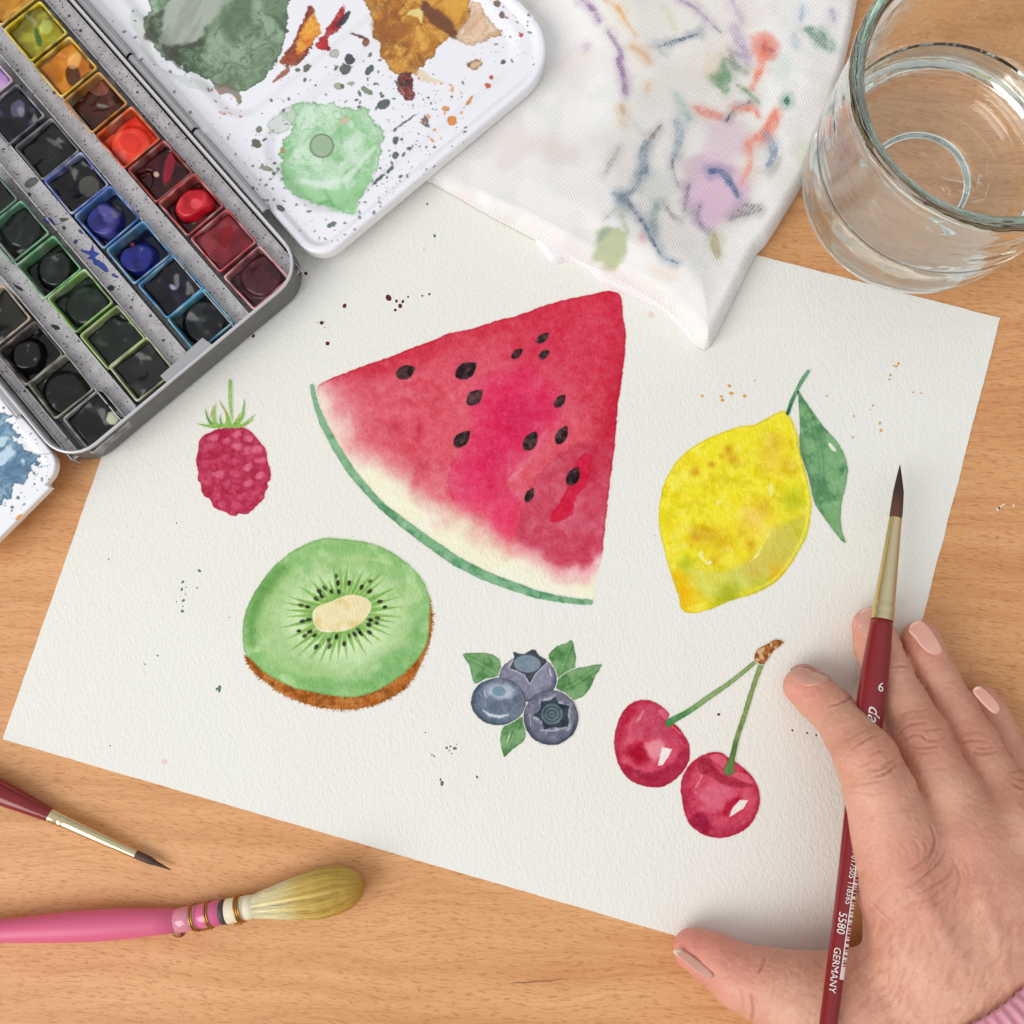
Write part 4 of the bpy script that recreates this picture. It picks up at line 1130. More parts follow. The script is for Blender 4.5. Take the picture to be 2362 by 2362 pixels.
def puddle(X, Y, c, sd, base, dark, light, seed, edge=0.5, sc=40, swirl=None, soft=1.4):
    sd = sd + 1.8 * fbm(X, Y, 4.5, 2, seed + 1) + 5 * np.maximum(fbm(X, Y, sc * .5, 4, seed + 9, .65), 0)
    col = mixc(np.broadcast_to(C(*base), X.shape + (3,)), C(*dark), ss(-.05, .7, fbm(X, Y, sc, 4, seed)))
    w = fbm(X + 0.5 * sc * fbm(X, Y, sc * 1.5, 2, seed + 5), Y + 0.5 * sc * fbm(X, Y, sc * 1.5, 2, seed + 7), sc * .7, 3, seed + 2)
    if swirl is not None:
        r = np.hypot(X - swirl[0], Y - swirl[1])
        w = 0.5 * w + 0.8 * np.sin(r / swirl[2] + 3 * fbm(X, Y, sc * 2, 2, seed))
    col = mixc(col, C(*light), 0.75 * ss(.1, .9, w))
    f2 = fbm(X + 1.2 * sc * w, Y - 1.2 * sc * w, sc * .35, 4, seed + 21, .6)
    col = mixc(col, C(*light), 0.55 * ss(.25, .5, f2) * ss(.9, .5, f2)); col = mixc(col, C(*dark), 0.55 * ss(-.2, -.6, f2))
    col = mixc(col, C(238, 238, 242), .30 * ss(-14, 0, sd) * ss(-.3, .5, fbm(X, Y, 20, 3, seed + 31)))
    col = col + (5 * fbm(X, Y, 3.2, 2, seed + 4))[..., None]
    col = mixc(col, C(*[x * .72 for x in dark]), edge * np.exp(-((sd + 2.2) / 2.4) ** 2))
    return c + (col - c) * cov(sd, soft)[..., None]
def lid_colour(X, Y):
    c = np.broadcast_to(C(240, 240, 247), X.shape + (3,)).copy()
    c = mixc(c, C(222, 214, 204), 0.45 * ss(.0, .8, fbm(X, Y, 150, 3, 5)) * ss(700, 350, X))
    c = mixc(c, C(214, 196, 190), 0.5 * ss(.35, .8, fbm(X, Y, 60, 3, 55)) * ss(500, 300, X + .2 * Y))
    # thin dried stains
    c = mixc(c, C(196, 206, 196), 0.5 * cov(blob(X, Y, z1([(740, 40), (800, 90), (830, 250), (900, 380), (1050, 430), (1180, 470), (1150, 520), (950, 420), (830, 330), (780, 220), (730, 120)]), 4, 20, 6), 2))
    # grey green pool
    g = blob(X, Y, z1([(880, -60), (860, 60), (800, 110), (830, 230), (880, 290), (960, 350), (1040, 400), (1100, 420), (1200, 470), (1290, 490), (1350, 500), (1410, 480), (1470, 430), (1540, 340), (1585, 220), (1605, 60), (1570, -60)]), 7, 22, 4)
    c = puddle(X, Y, c, g, (112, 138, 108), (78, 100, 74), (156, 182, 154), 11, .6, 42, tuple(z1([(1360, 90)])[0]) + (26,))
    gd = blob(X, Y, z1([(1330, -40), (1250, 60), (1230, 150), (1290, 260), (1370, 180), (1420, 120), (1400, -40)]), 7, 30, 8)
    c = mixc(c, C(82, 106, 78), .7 * ss(10, -16, gd))
    gk = blob(X, Y, z1([(860, 70), (930, 60), (900, 140), (960, 190), (1130, 180), (1140, 260), (1060, 290), (1000, 330), (1020, 390), (930, 330), (880, 250), (810, 220), (820, 130)]), 5, 14, 9)
    c = mixc(c, C(66, 68, 56), .8 * ss(4, -8, gk) * ss(-.6, .3, fbm(X, Y, 22, 3, 61)))
    gp = blob(X, Y, z1([(960, -40), (900, 160), (930, 260), (1090, 230), (1200, 100), (1290, -40)]), 5, 18, 14)
    c = mixc(c, C(176, 184, 172), .9 * ss(3, -8, gp)); c = mixc(c, C(140, 148, 138), .5 * ss(3, -8, gp) * ss(-.1, .6, fbm(X + Y * .6, (Y - X * .6) * .25, 20, 3, 9)))
    gb = blob(X, Y, z1([(1190, 470), (1280, 470), (1340, 530), (1330, 580), (1290, 520), (1220, 520)]), 3, 9, 2)
    c = mixc(c, C(120, 112, 96), .8 * cov(gb, 2))
    # red brown, yellow and scarlet slivers
    r1 = blob(X, Y, z3([(350, 340), (400, 270), (430, 220), (480, 110), (515, 30), (540, 50), (560, 180), (500, 310), (410, 375)]), 2.5, 9, 5)
    c = puddle(X, Y, c, r1, (150, 66, 34), (120, 48, 26), (196, 84, 44), 3, .5, 18)
    y1 = blob(X, Y, z3([(545, 75), (580, 180), (540, 230), (490, 290), (440, 300), (450, 210), (500, 120)]), 2, 8, 6)
    c = puddle(X, Y, c, y1, (236, 160, 42), (214, 116, 24), (250, 206, 110), 6, .2, 18)
    r2 = blob(X, Y, z3([(548, 262), (590, 190), (640, 120), (700, 28), (712, 60), (690, 160), (620, 210), (640, 270), (610, 285)]), 2, 8, 7)
    c = puddle(X, Y, c, r2, (184, 32, 40), (140, 18, 30), (214, 60, 56), 8, .3, 16)
    k1 = blob(X, Y, z3([(660, 150), (700, 90), (735, 60), (740, 90), (700, 140)]), 2, 7, 8)
    c = mixc(c, C(52, 40, 48), .9 * cov(k1, 1.6))
    r3 = blob(X, Y, z3([(310, 460), (340, 420), (400, 375), (405, 400), (370, 430)]), 1.5, 7, 9)
    c = mixc(c, C(150, 84, 60), .85 * cov(r3, 1.5))
    # golden brown pool
    o1 = blob(X, Y, z3([(845, -70), (860, 60), (870, 150), (880, 200), (905, 240), (915, 320), (1010, 415), (1090, 425), (1140, 380), (1190, 330), (1240, 260), (1290, 215), (1370, 160), (1410, 60), (1380, -70)]), 5, 15, 4)
    c = puddle(X, Y, c, o1, (190, 124, 38), (150, 88, 26), (232, 182, 84), 21, .4, 38)
    o2 = blob(X, Y, z3([(1180, 20), (1240, 100), (1330, 170), (1390, 60), (1400, -40), (1200, -60)]), 3, 14, 8)
    c = mixc(c, C(230, 170, 64), .8 * ss(4, -8, o2) * ss(-.7, .3, fbm(X, Y, 40, 3, 6)))
    s_, _ = stroke(X, Y, [(*p, w) for p, w in zip(z3([(1160, 40), (1210, 90), (1290, 150), (1325, 195)]), (12, 17, 15, 9))])
    c = mixc(c, C(102, 54, 30), .85 * ss(4, -5, s_ + 3 * fbm(X, Y, 12, 2, 4)))
    o3 = blob(X, Y, z3([(870, 110), (980, 130), (1080, 130), (1060, 200), (940, 240), (880, 200)]), 5, 14, 18)
    c = mixc(c, C(150, 86, 24), .6 * ss(6, -10, o3))
    y2 = blob(X, Y, z3([(1060, 80), (1100, 50), (1150, 60), (1140, 130), (1120, 100)]), 2, 8, 3)
    c = mixc(c, C(240, 222, 150), .9 * cov(y2, 2))
    p1 = blob(X, Y, z3([(1330, 195), (1400, 100), (1420, 10), (1470, 20), (1510, 100), (1590, 190), (1540, 210), (1470, 240), (1390, 252)]), 3, 11, 12)
    c = puddle(X, Y, c, p1, (226, 192, 160), (206, 160, 120), (238, 214, 190), 31, .4, 30)
    p2 = blob(X, Y, z3([(1100, 410), (1150, 390), (1190, 430), (1250, 455), (1180, 460), (1130, 450)]), 2, 8, 12)
    c = mixc(c, C(232, 206, 166), .7 * cov(p2, 2))
    m1 = blob(X, Y, z3([(1005, 440), (1040, 395), (1090, 420), (1100, 500), (1100, 552), (1050, 555), (1010, 510)]), 2, 9, 13)
    c = puddle(X, Y, c, m1, (120, 50, 44), (56, 26, 30), (206, 120, 104), 41, .5, 20)
    t1 = blob(X, Y, z3([(1395, 345), (1470, 330), (1480, 365), (1430, 392), (1400, 370)]), 1.5, 8, 15)
    c = puddle(X, Y, c, t1, (222, 184, 136), (198, 150, 100), (236, 208, 172), 44, .9, 14)
    # mint green pool with the round drop in it
    m2 = blob(X, Y, z3([(395, 620), (440, 570), (500, 560), (560, 575), (650, 562), (700, 595), (760, 600), (830, 600), (870, 660), (900, 700), (925, 725), (922, 830), (890, 940), (850, 1010), (830, 1050), (800, 1110), (760, 1195), (700, 1175),
                            (650, 1150), (560, 1142), (480, 1120), (400, 1060), (365, 1000), (358, 900), (350, 850), (390, 760), (430, 700), (360, 640)]), 4.5, 13, 9)
    c = puddle(X, Y, c, m2, (178, 216, 178), (140, 196, 138), (214, 236, 216), 51, .45, 52, tuple(z3([(600, 830)])[0]) + (24,))
    m3 = blob(X, Y, z3([(360, 920), (420, 1000), (560, 1050), (680, 1060), (800, 1010), (880, 960), (800, 1110), (760, 1190), (560, 1140), (400, 1060)]), 6, 24, 19)
    c = mixc(c, C(146, 204, 140), .65 * ss(6, -6, m3))
    s_, _ = stroke(X, Y, [(*p, w) for p, w in zip(z3([(570, 1135), (630, 1120), (650, 1150), (600, 1060)]), (3, 5, 3, 1))])
    c = mixc(c, C(86, 160, 92), .6 * ss(4, -4, s_))
    s_, _ = stroke(X, Y, [(*p, w) for p, w in zip(z3([(480, 1010), (600, 1030), (720, 1000), (880, 820)]), (5, 8, 7, 4))])
    c = mixc(c, C(218, 238, 222), .8 * ss(5, -4, s_))
    m4 = blob(X, Y, z3([(280, 700), (330, 650), (400, 600), (440, 640), (420, 690), (340, 740)]), 4, 14, 29)
    c = mixc(c, C(206, 218, 206), .6 * cov(m4, 2)); c = mixc(c, C(150, 170, 150), .5 * np.exp(-(m4 / 2.2) ** 2))
    (px, py), = z3([(585, 812)])
    e = np.hypot(X - px, Y - py) - 26.5
    c = mixc(c, C(158, 180, 150), .9 * cov(e, 1.4)); c = mixc(c, C(92, 104, 84), .8 * np.exp(-(e / 1.8) ** 2))
    s_, _ = stroke(X, Y, [(*p, 1.0) for p in z3([(690, 640), (740, 700), (850, 770)])]); c = mixc(c, C(232, 236, 226), .7 * cov(s_, 1.2))
    g2 = blob(X, Y, z3([(680, 690), (710, 650), (735, 655), (720, 690)]), 2, 8, 4); c = mixc(c, C(214, 178, 156), .7 * cov(g2, 2))
    # larger single drops
    for x_, y_, rx_, ry_, an, col in ((930, 580, 36, 26, -.5, (74, 88, 78)), (740, 330, 30, 26, .9, (64, 62, 70)), (715, 385, 30, 28, -.2, (84, 92, 84)), (850, 390, 30, 18, -.9, (70, 88, 80)), (680, 480, 26, 17, .1, (160, 178, 146)),
            (835, 505, 34, 16, .6, (120, 142, 110)), (750, 465, 18, 12, 0, (168, 182, 152)), (995, 780, 16, 22, .3, (74, 96, 82)), (995, 865, 16, 20, 0, (78, 98, 86)), (900, 1000, 40, 9, -.75, (84, 106, 92)), (965, 945, 26, 9, -.8, (84, 106, 92)),
            (220, 800, 30, 22, .7, (96, 84, 66)), (275, 940, 34, 12, .2, (150, 144, 118)), (355, 1160, 26, 14, .6, (88, 102, 80)), (640, 1250, 26, 14, -.5, (88, 112, 92)), (1310, 672, 26, 26, 0, (232, 140, 50)), (1275, 605, 20, 14, .1, (234, 150, 80)),
            (1408, 560, 28, 9, -1.0, (238, 150, 60)), (1510, 478, 16, 15, 0, (216, 84, 44)), (1528, 432, 12, 12, 0, (206, 70, 50)), (368, 840, 12, 13, 0, (206, 142, 96)), (830, 235, 20, 26, 0, (134, 78, 50)), (790, 200, 40, 8, .3, (110, 70, 60)),
            (1590, 85, 16, 18, 0, (120, 92, 76)), (1595, 345, 12, 12, 0, (80, 92, 84)), (655, 300, 26, 24, 0, (190, 184, 176)), (1695, 195, 10, 10, 0, (214, 70, 50)), (1160, 675, 20, 24, .4, (122, 96, 96)), (500, 380, 16, 24, .5, (92, 104, 86)),
            (235, 720, 18, 16, 0, (110, 120, 104)), (1050, 680, 60, 5, -.6, (96, 104, 96)), (1560, 20, 20, 18, .4, (120, 96, 84))):
        (px, py), = z3([(x_, y_)])
        q = ell(X + 1.5 * fbm(X, Y, 6, 2, 3), Y + 1.5 * fbm(X, Y, 6, 2, 13), px, py, rx_ / 2.415, ry_ / 2.415, an)
        c = mixc(c, C(*col), .9 * ss(1.2, -1.2, q)); c = mixc(c, C(*[x * .7 for x in col]), .5 * np.exp(-((q + .6) / 1.2) ** 2))
    pool = np.maximum(np.maximum(cov(m2, 3), cov(g, 3)), np.maximum(cov(o1, 3), cov(p1, 3)))
    # fine spatter
    for n_, box, r0, r1, col, k_, sd_ in ((260, (600, 120, 1010, 420), .8, 5.5, (84, 92, 86), .85, 1), (150, (570, 380, 900, 560), .8, 4.5, (96, 104, 92), .75, 2), (130, (860, 180, 1080, 420), .7, 4, (80, 90, 88), .8, 3), (110, (230, 0, 560, 330), .7, 4.5, (110, 96, 84), .7, 4),
            (60, (1080, 0, 1240, 150), .8, 4.5, (124, 96, 86), .75, 5), (40, (980, 180, 1090, 330), .8, 5, (228, 150, 84), .8, 6), (60, (420, 300, 660, 420), .8, 3.5, (120, 96, 84), .7, 7), (90, (820, 380, 1020, 500), .6, 2.6, (90, 112, 98), .8, 8), (20, (500, 200, 560, 280), 1, 4, (206, 120, 90), .8, 9)):
        c = mixc(c, C(*col), k_ * dots(X, Y, n_, box, r0, r1, sd_) * (1 - .85 * pool))
    return c
LSTEP = 0.27
uu = np.arange(LIDU0 - 1, 172, LSTEP); vv = np.arange(LIDV0 - 1, LIDV1 + 1, LSTEP)
UU, VV = np.meshgrid(uu, vv, indexing='ij')
LR0, LR1 = 21.0, 10.0                                # outer corners are rounder than those at the hinge
sdl = sd_rr(UU, VV, LIDU0, LIDU1, LIDV0, LIDV1, np.where(VV < (LIDV0 + LIDV1) / 2, LR0, LR1))
gu, gv = np.gradient(sdl, LSTEP)
outm = (sdl > 0) & (sdl < 2.5 * LSTEP)
gn = np.hypot(gu, gv) + 1e-9
UU = np.where(outm, UU - gu / gn * sdl, UU); VV = np.where(outm, VV - gv / gn * sdl, VV)
d_ = np.maximum(-np.where(outm, 0, sdl), 0)
wells = np.minimum(sd_rr(UU, VV, 9, 54, LIDV0 + 8, LIDV1 - 10, 15), sd_rr(UU, VV, 59, 140, LIDV0 + 8, LIDV1 - 10, 12))
zz = np.where(d_ < 1.2, LZ - 1.1 + 1.1 * np.sqrt(np.clip(1 - (1 - d_ / 1.2) ** 2, 0, 1)), LZ)
zz = zz - 1.6 * ss(2.0, 5.0, d_) - 1.6 * ss(0.5, -5.0, wells)
XY = T(UU, VV, zz)
Pl = PJ(XY)
keepX = (Pl[..., 0] > 100) & (Pl[..., 1] > -70)
cl = lid_colour(Pl[..., 0], Pl[..., 1])
Fg = grid_faces(*UU.shape)
ok = (np.where(sdl.ravel() < 2.5 * LSTEP, 1, 0)[Fg].min(1) > 0) & (sdl.ravel()[Fg].min(1) < 0.0)
Vg = XY.reshape(-1, 3); Fg = up_faces(Vg, Fg[ok])
Vg, Fg, cg = compact(Vg, Fg, cl.reshape(-1, 3))
lid = mk('mixing_lid', Vg, Fg, M_ENAMEL, tin, smooth=True, col=s2l(cg))
def lring(ins, z):
    u0, u1, v0, v1 = LIDU0 + ins, LIDU1 - ins, LIDV0 + ins, LIDV1 - ins
    p = []
    for cu, cv, r, a0 in ((u1 - LR1 + ins, v1 - LR1 + ins, LR1 - ins, 0), (u0 + LR1 - ins, v1 - LR1 + ins, LR1 - ins, 90), (u0 + LR0 - ins, v0 + LR0 - ins, LR0 - ins, 180), (u1 - LR0 + ins, v0 + LR0 - ins, LR0 - ins, 270)):
        p += [(cu + r * math.cos(math.radians(a0 + 9 * k)), cv + r * math.sin(math.radians(a0 + 9 * k))) for k in range(11)]
    p = np.array(p)
    return T(p[:, 0], p[:, 1], z)
lp = [lring(0.9, 5.6), lring(0.2, 6.4), lring(0.0, 7.2), lring(0.0, LZ - 1.1)]
V, F = loft(lp); F.append(tuple(range(len(lp[0]) - 1, -1, -1)))
mk('lid_side', V, F, M_ENAMEL, lid, col=np.tile(s2l((240, 240, 242)), (len(V), 1)))

# ---- the narrow white flap hinged on the left
FZ = 12.0
z5 = lambda p: zp(p, 0, 900, 5.52)
FU0, FV0 = 0.0, TW + 3.0
def flap_colour(X, Y):
    c = np.broadcast_to(C(240, 241, 245), X.shape + (3,)).copy()
    b1 = blob(X, Y, z5([(-300, 300), (20, 300), (150, 300), (160, 350), (80, 380), (150, 430), (165, 500), (250, 570), (240, 610), (170, 600), (200, 640), (300, 660), (300, 700), (340, 760), (420, 800), (480, 810), (520, 840), (480, 880), (520, 930), (480, 980),
                        (430, 920), (400, 1000), (450, 1040), (440, 1130), (420, 1060), (380, 1040), (340, 1130), (300, 1200), (290, 1260), (270, 1200), (190, 1190), (170, 1290), (130, 1400), (40, 1380), (0, 1480), (-300, 1400)]), 3.0, 10, 5)
    c = puddle(X, Y, c, b1, (92, 130, 160), (66, 98, 124), (150, 186, 208), 15, .6, 34)
    for pl in ([(0, 800), (120, 700), (180, 750), (200, 800), (100, 900), (0, 960), (-60, 900)], [(270, 880), (300, 860), (305, 930), (280, 930)], [(0, 620), (90, 600), (60, 700), (0, 740), (-60, 700)]):
        q = blob(X, Y, z5(pl), 4, 11, 9)
        c = mixc(c, C(206, 228, 240), .85 * ss(4, -4, q))
    q = blob(X, Y, z5([(100, 950), (250, 930), (380, 1000), (280, 1100), (150, 1150), (60, 1080)]), 4, 16, 19)
    c = mixc(c, C(74, 106, 140), .6 * ss(5, -8, q))
    s_, _ = stroke(X, Y, [(*p, .6) for p in z5([(400, 800), (500, 812), (600, 812), (650, 800)])])
    c = mixc(c, C(92, 84, 82), .8 * cov(s_, 1.0))
    for x_, y_, r_ in ((230, 1370, 22), (535, 1125, 14), (440, 1195, 14), (155, 1490, 20), (150, 1535, 13), (45, 225, 16), (230, 480, 10), (190, 420, 8), (310, 1450, 12), (65, 1470, 10), (575, 848, 8)):
        (px, py), = z5([(x_, y_)])
        q = ell(X, Y, px, py, r_ / 5.52 * 1.1, r_ / 5.52, .4)
        c = mixc(c, C(80, 96, 108), .9 * ss(1, -1, q))
    c = mixc(c, C(88, 100, 112), .8 * dots(X, Y, 110, (0, 930, 120, 1200), .5, 2.4, 12))
    q = blob(X, Y, z5([(195, 1630), (250, 1580), (285, 1585), (240, 1640), (205, 1655)]), 1, 5, 2)
    return mixc(c, C(232, 156, 60), cov(q, 1.2))
fo = [U(*p, FZ)[:2] for p in [(-60, 845), (0, 905), (40, 948), (80, 995), (119, 1043)]]
rd = [U(*p, FZ)[:2] for p in [(125.5, 1055), (128, 1068), (126.5, 1082), (121, 1096), (113, 1107), (107, 1115), (109, 1119), (115, 1124)]]
lo_ = [U(*p, FZ)[:2] for p in [(100, 1139), (50, 1189), (0, 1239), (-70, 1306), (-160, 1220), (-160, 940)]]
fpoly = np.array(fo + rd + lo_)
mn, mx_ = fpoly.min(0) - 1, fpoly.max(0) + 1
gx = np.arange(mn[0], mx_[0], .27); gy = np.arange(mn[1], mx_[1], .27)
GX, GY = np.meshgrid(gx, gy, indexing='ij')
sf = sdf_poly(GX, GY, fpoly)
g0, g1 = np.gradient(sf, .27); gn = np.hypot(g0, g1) + 1e-9
om = (sf > 0) & (sf < .7)
GX = np.where(om, GX - g0 / gn * sf, GX); GY = np.where(om, GY - g1 / gn * sf, GY)
dd = np.maximum(-np.where(om, 0, sf), 0)
gz = FZ - .5 + .5 * np.sqrt(np.clip(1 - (1 - np.minimum(dd / .6, 1)) ** 2, 0, 1)) - .35 * ss(2.5, 5, dd)
P3 = np.stack([GX, GY, gz], -1); Pp = PJ(P3)
Fg = grid_faces(*GX.shape)
ok = (sf.ravel()[Fg].max(1) < .7) & (sf.ravel()[Fg].min(1) < 0)
Vg = P3.reshape(-1, 3); Fg = up_faces(Vg, Fg[ok])
Vg, Fg, cg = compact(Vg, Fg, flap_colour(Pp[..., 0], Pp[..., 1]).reshape(-1, 3))
flap = mk('mixing_flap', Vg, Fg, M_ENAMEL, tin, col=s2l(cg), label='white hinged side flap with blue paint puddle')
n = len(fpoly)
V, F = prism(fpoly, FZ - 3.4, FZ - .5)
o = mk('flap_side', V, F[1:], M_ENAMEL, flap, smooth=False, col=np.tile(s2l((240, 238, 232)), (len(V), 1)))

# ------------------------------------------------------------------ the half pans, each a thing of its own
cup_mesh = {}
def pan_cup(name, uc, vc, rim, parent, jitter):
    a, b_, t = PL / 2 + .25, PW / 2 + .1, 0.6
    du, dv, rot = jitter
    def ring(ha, hb, z, r=0.9):
        p = rrect(-ha, ha, -hb, hb, r, 2); p = np.concatenate([np.linspace(p[i], p[(i + 1) % len(p)], 6 if np.hypot(*(p[(i + 1) % len(p)] - p[i])) > 3 else 1, endpoint=False) for i in range(len(p))])
        c, s = math.cos(rot), math.sin(rot)
        return T(uc + du + p[:, 0] * c - p[:, 1] * s, vc + dv + p[:, 0] * s + p[:, 1] * c, z)
    lp = [ring(a - .9, b_ - .9, 4.0), ring(a - .1, b_ - .1, 11.4), ring(a, b_, 12.3), ring(a - .1, b_ - .1, 12.8), ring(a - .4, b_ - .4, 13.0), ring(a - t, b_ - t, 12.8), ring(a - t - .2, b_ - t - .2, 11.8), ring(a - t - .7, b_ - t - .7, 6.2)]
    V, F = loft(lp); n = len(lp[0])
    F.append(tuple(7 * n + k for k in range(n)))
    P_ = PJ(V)
    w = ss(-.2, .5, fbm(P_[:, 0], P_[:, 1], 14, 3, int(uc * 7 + vc)))
    col = np.tile(np.array(rim, float), (len(V), 1))
    col = col + (np.array([232, 226, 214.]) - col) * (w * .5)[:, None]
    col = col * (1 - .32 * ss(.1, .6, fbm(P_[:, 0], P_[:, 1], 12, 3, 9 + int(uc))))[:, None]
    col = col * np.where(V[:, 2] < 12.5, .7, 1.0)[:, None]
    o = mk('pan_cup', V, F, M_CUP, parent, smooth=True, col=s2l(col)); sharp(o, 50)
    return o
def cake(uc, vc, parent, c1, c2, c3, seed, style, jitter, extra=()):
    n = 46
    du, dv, rot = jitter
    p = np.linspace(-1, 1, n); A, B = np.meshgrid(p, p, indexing='ij')
    ha, hb = PL / 2 - .6, PW / 2 - .75
    x, y = A * ha, B * hb
    d = np.minimum(ha - np.abs(x), hb - np.abs(y))
    n1 = fbm(x, y, 8.0, 2, seed, .4); n2 = fbm(x, y, 4.2, 2, seed + 50, .4)
    e0, e1 = math.sin(seed * 1.7) * 2.0, math.cos(seed * 2.3) * 2.0
    r = np.hypot(x - e0, y - e1)
    z = 10.5 + .95 * n1 + .1 * n2
    if style == 'bowl':
        z = z + .9 * ss(1.5, 7.5, r) - .8 * np.exp(-(r / 3.4) ** 2)
    elif style == 'dome':
        z = z + .5 * ss(7.5, 2, r) - 1.2 * ss(6.6, 8.6, r)
    elif style == 'lump':
        z = 8.4 + 3.2 * ss(7.2, 5.0, r + 1.3 * n1) + .3 * n2 - .9 * np.exp(-(((x - e0 - 1) ** 2 + (y - e1) ** 2) / 6.0))
    elif style == 'worn':
        z = z - 2.0 * ss(.0, .5, n1 + .25 * x / ha) 
    z = z - .7 * ss(.8, 0.0, d) * (.5 + n2)
    col = np.broadcast_to(C(*c1), x.shape + (3,))
    col = mixc(col, C(*c2), ss(-.5, .9, fbm(x, y, 6.0, 3, seed + 7)))
    col = mixc(col, C(*c3), .7 * ss(.1, 1.0, fbm(x + n1 * 2, y, 5.2, 2, seed + 17)))  # third colour in random patches; on dark cakes it is painted sheen
    if style == 'lump':
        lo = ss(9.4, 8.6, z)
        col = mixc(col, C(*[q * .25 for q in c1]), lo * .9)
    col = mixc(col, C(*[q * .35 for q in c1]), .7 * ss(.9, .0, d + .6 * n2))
    c, s = math.cos(rot), math.sin(rot)
    P3 = T(uc + du + x * c - y * s, vc + dv + x * s + y * c, z)
    Pq = PJ(P3)
    for kind, px, py, ax, ay, an, cc in extra:
        q = ell(Pq[..., 0], Pq[..., 1], px, py, ax, ay, an)
        q = q + 1.2 * fbm(Pq[..., 0], Pq[..., 1], 9, 2, 5)
        col = mixc(col, C(*cc), ss(1.5, -1.5, q) * (.92 if kind == 'spot' else .6))
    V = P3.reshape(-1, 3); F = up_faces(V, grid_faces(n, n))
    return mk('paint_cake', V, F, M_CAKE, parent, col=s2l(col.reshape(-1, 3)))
K = (16, 16, 17); K2 = (26, 27, 27); K3 = (40, 42, 42)
GK, GK2, GK3 = (16, 22, 19), (28, 36, 30), (54, 66, 58)
GR = (150, 176, 128)
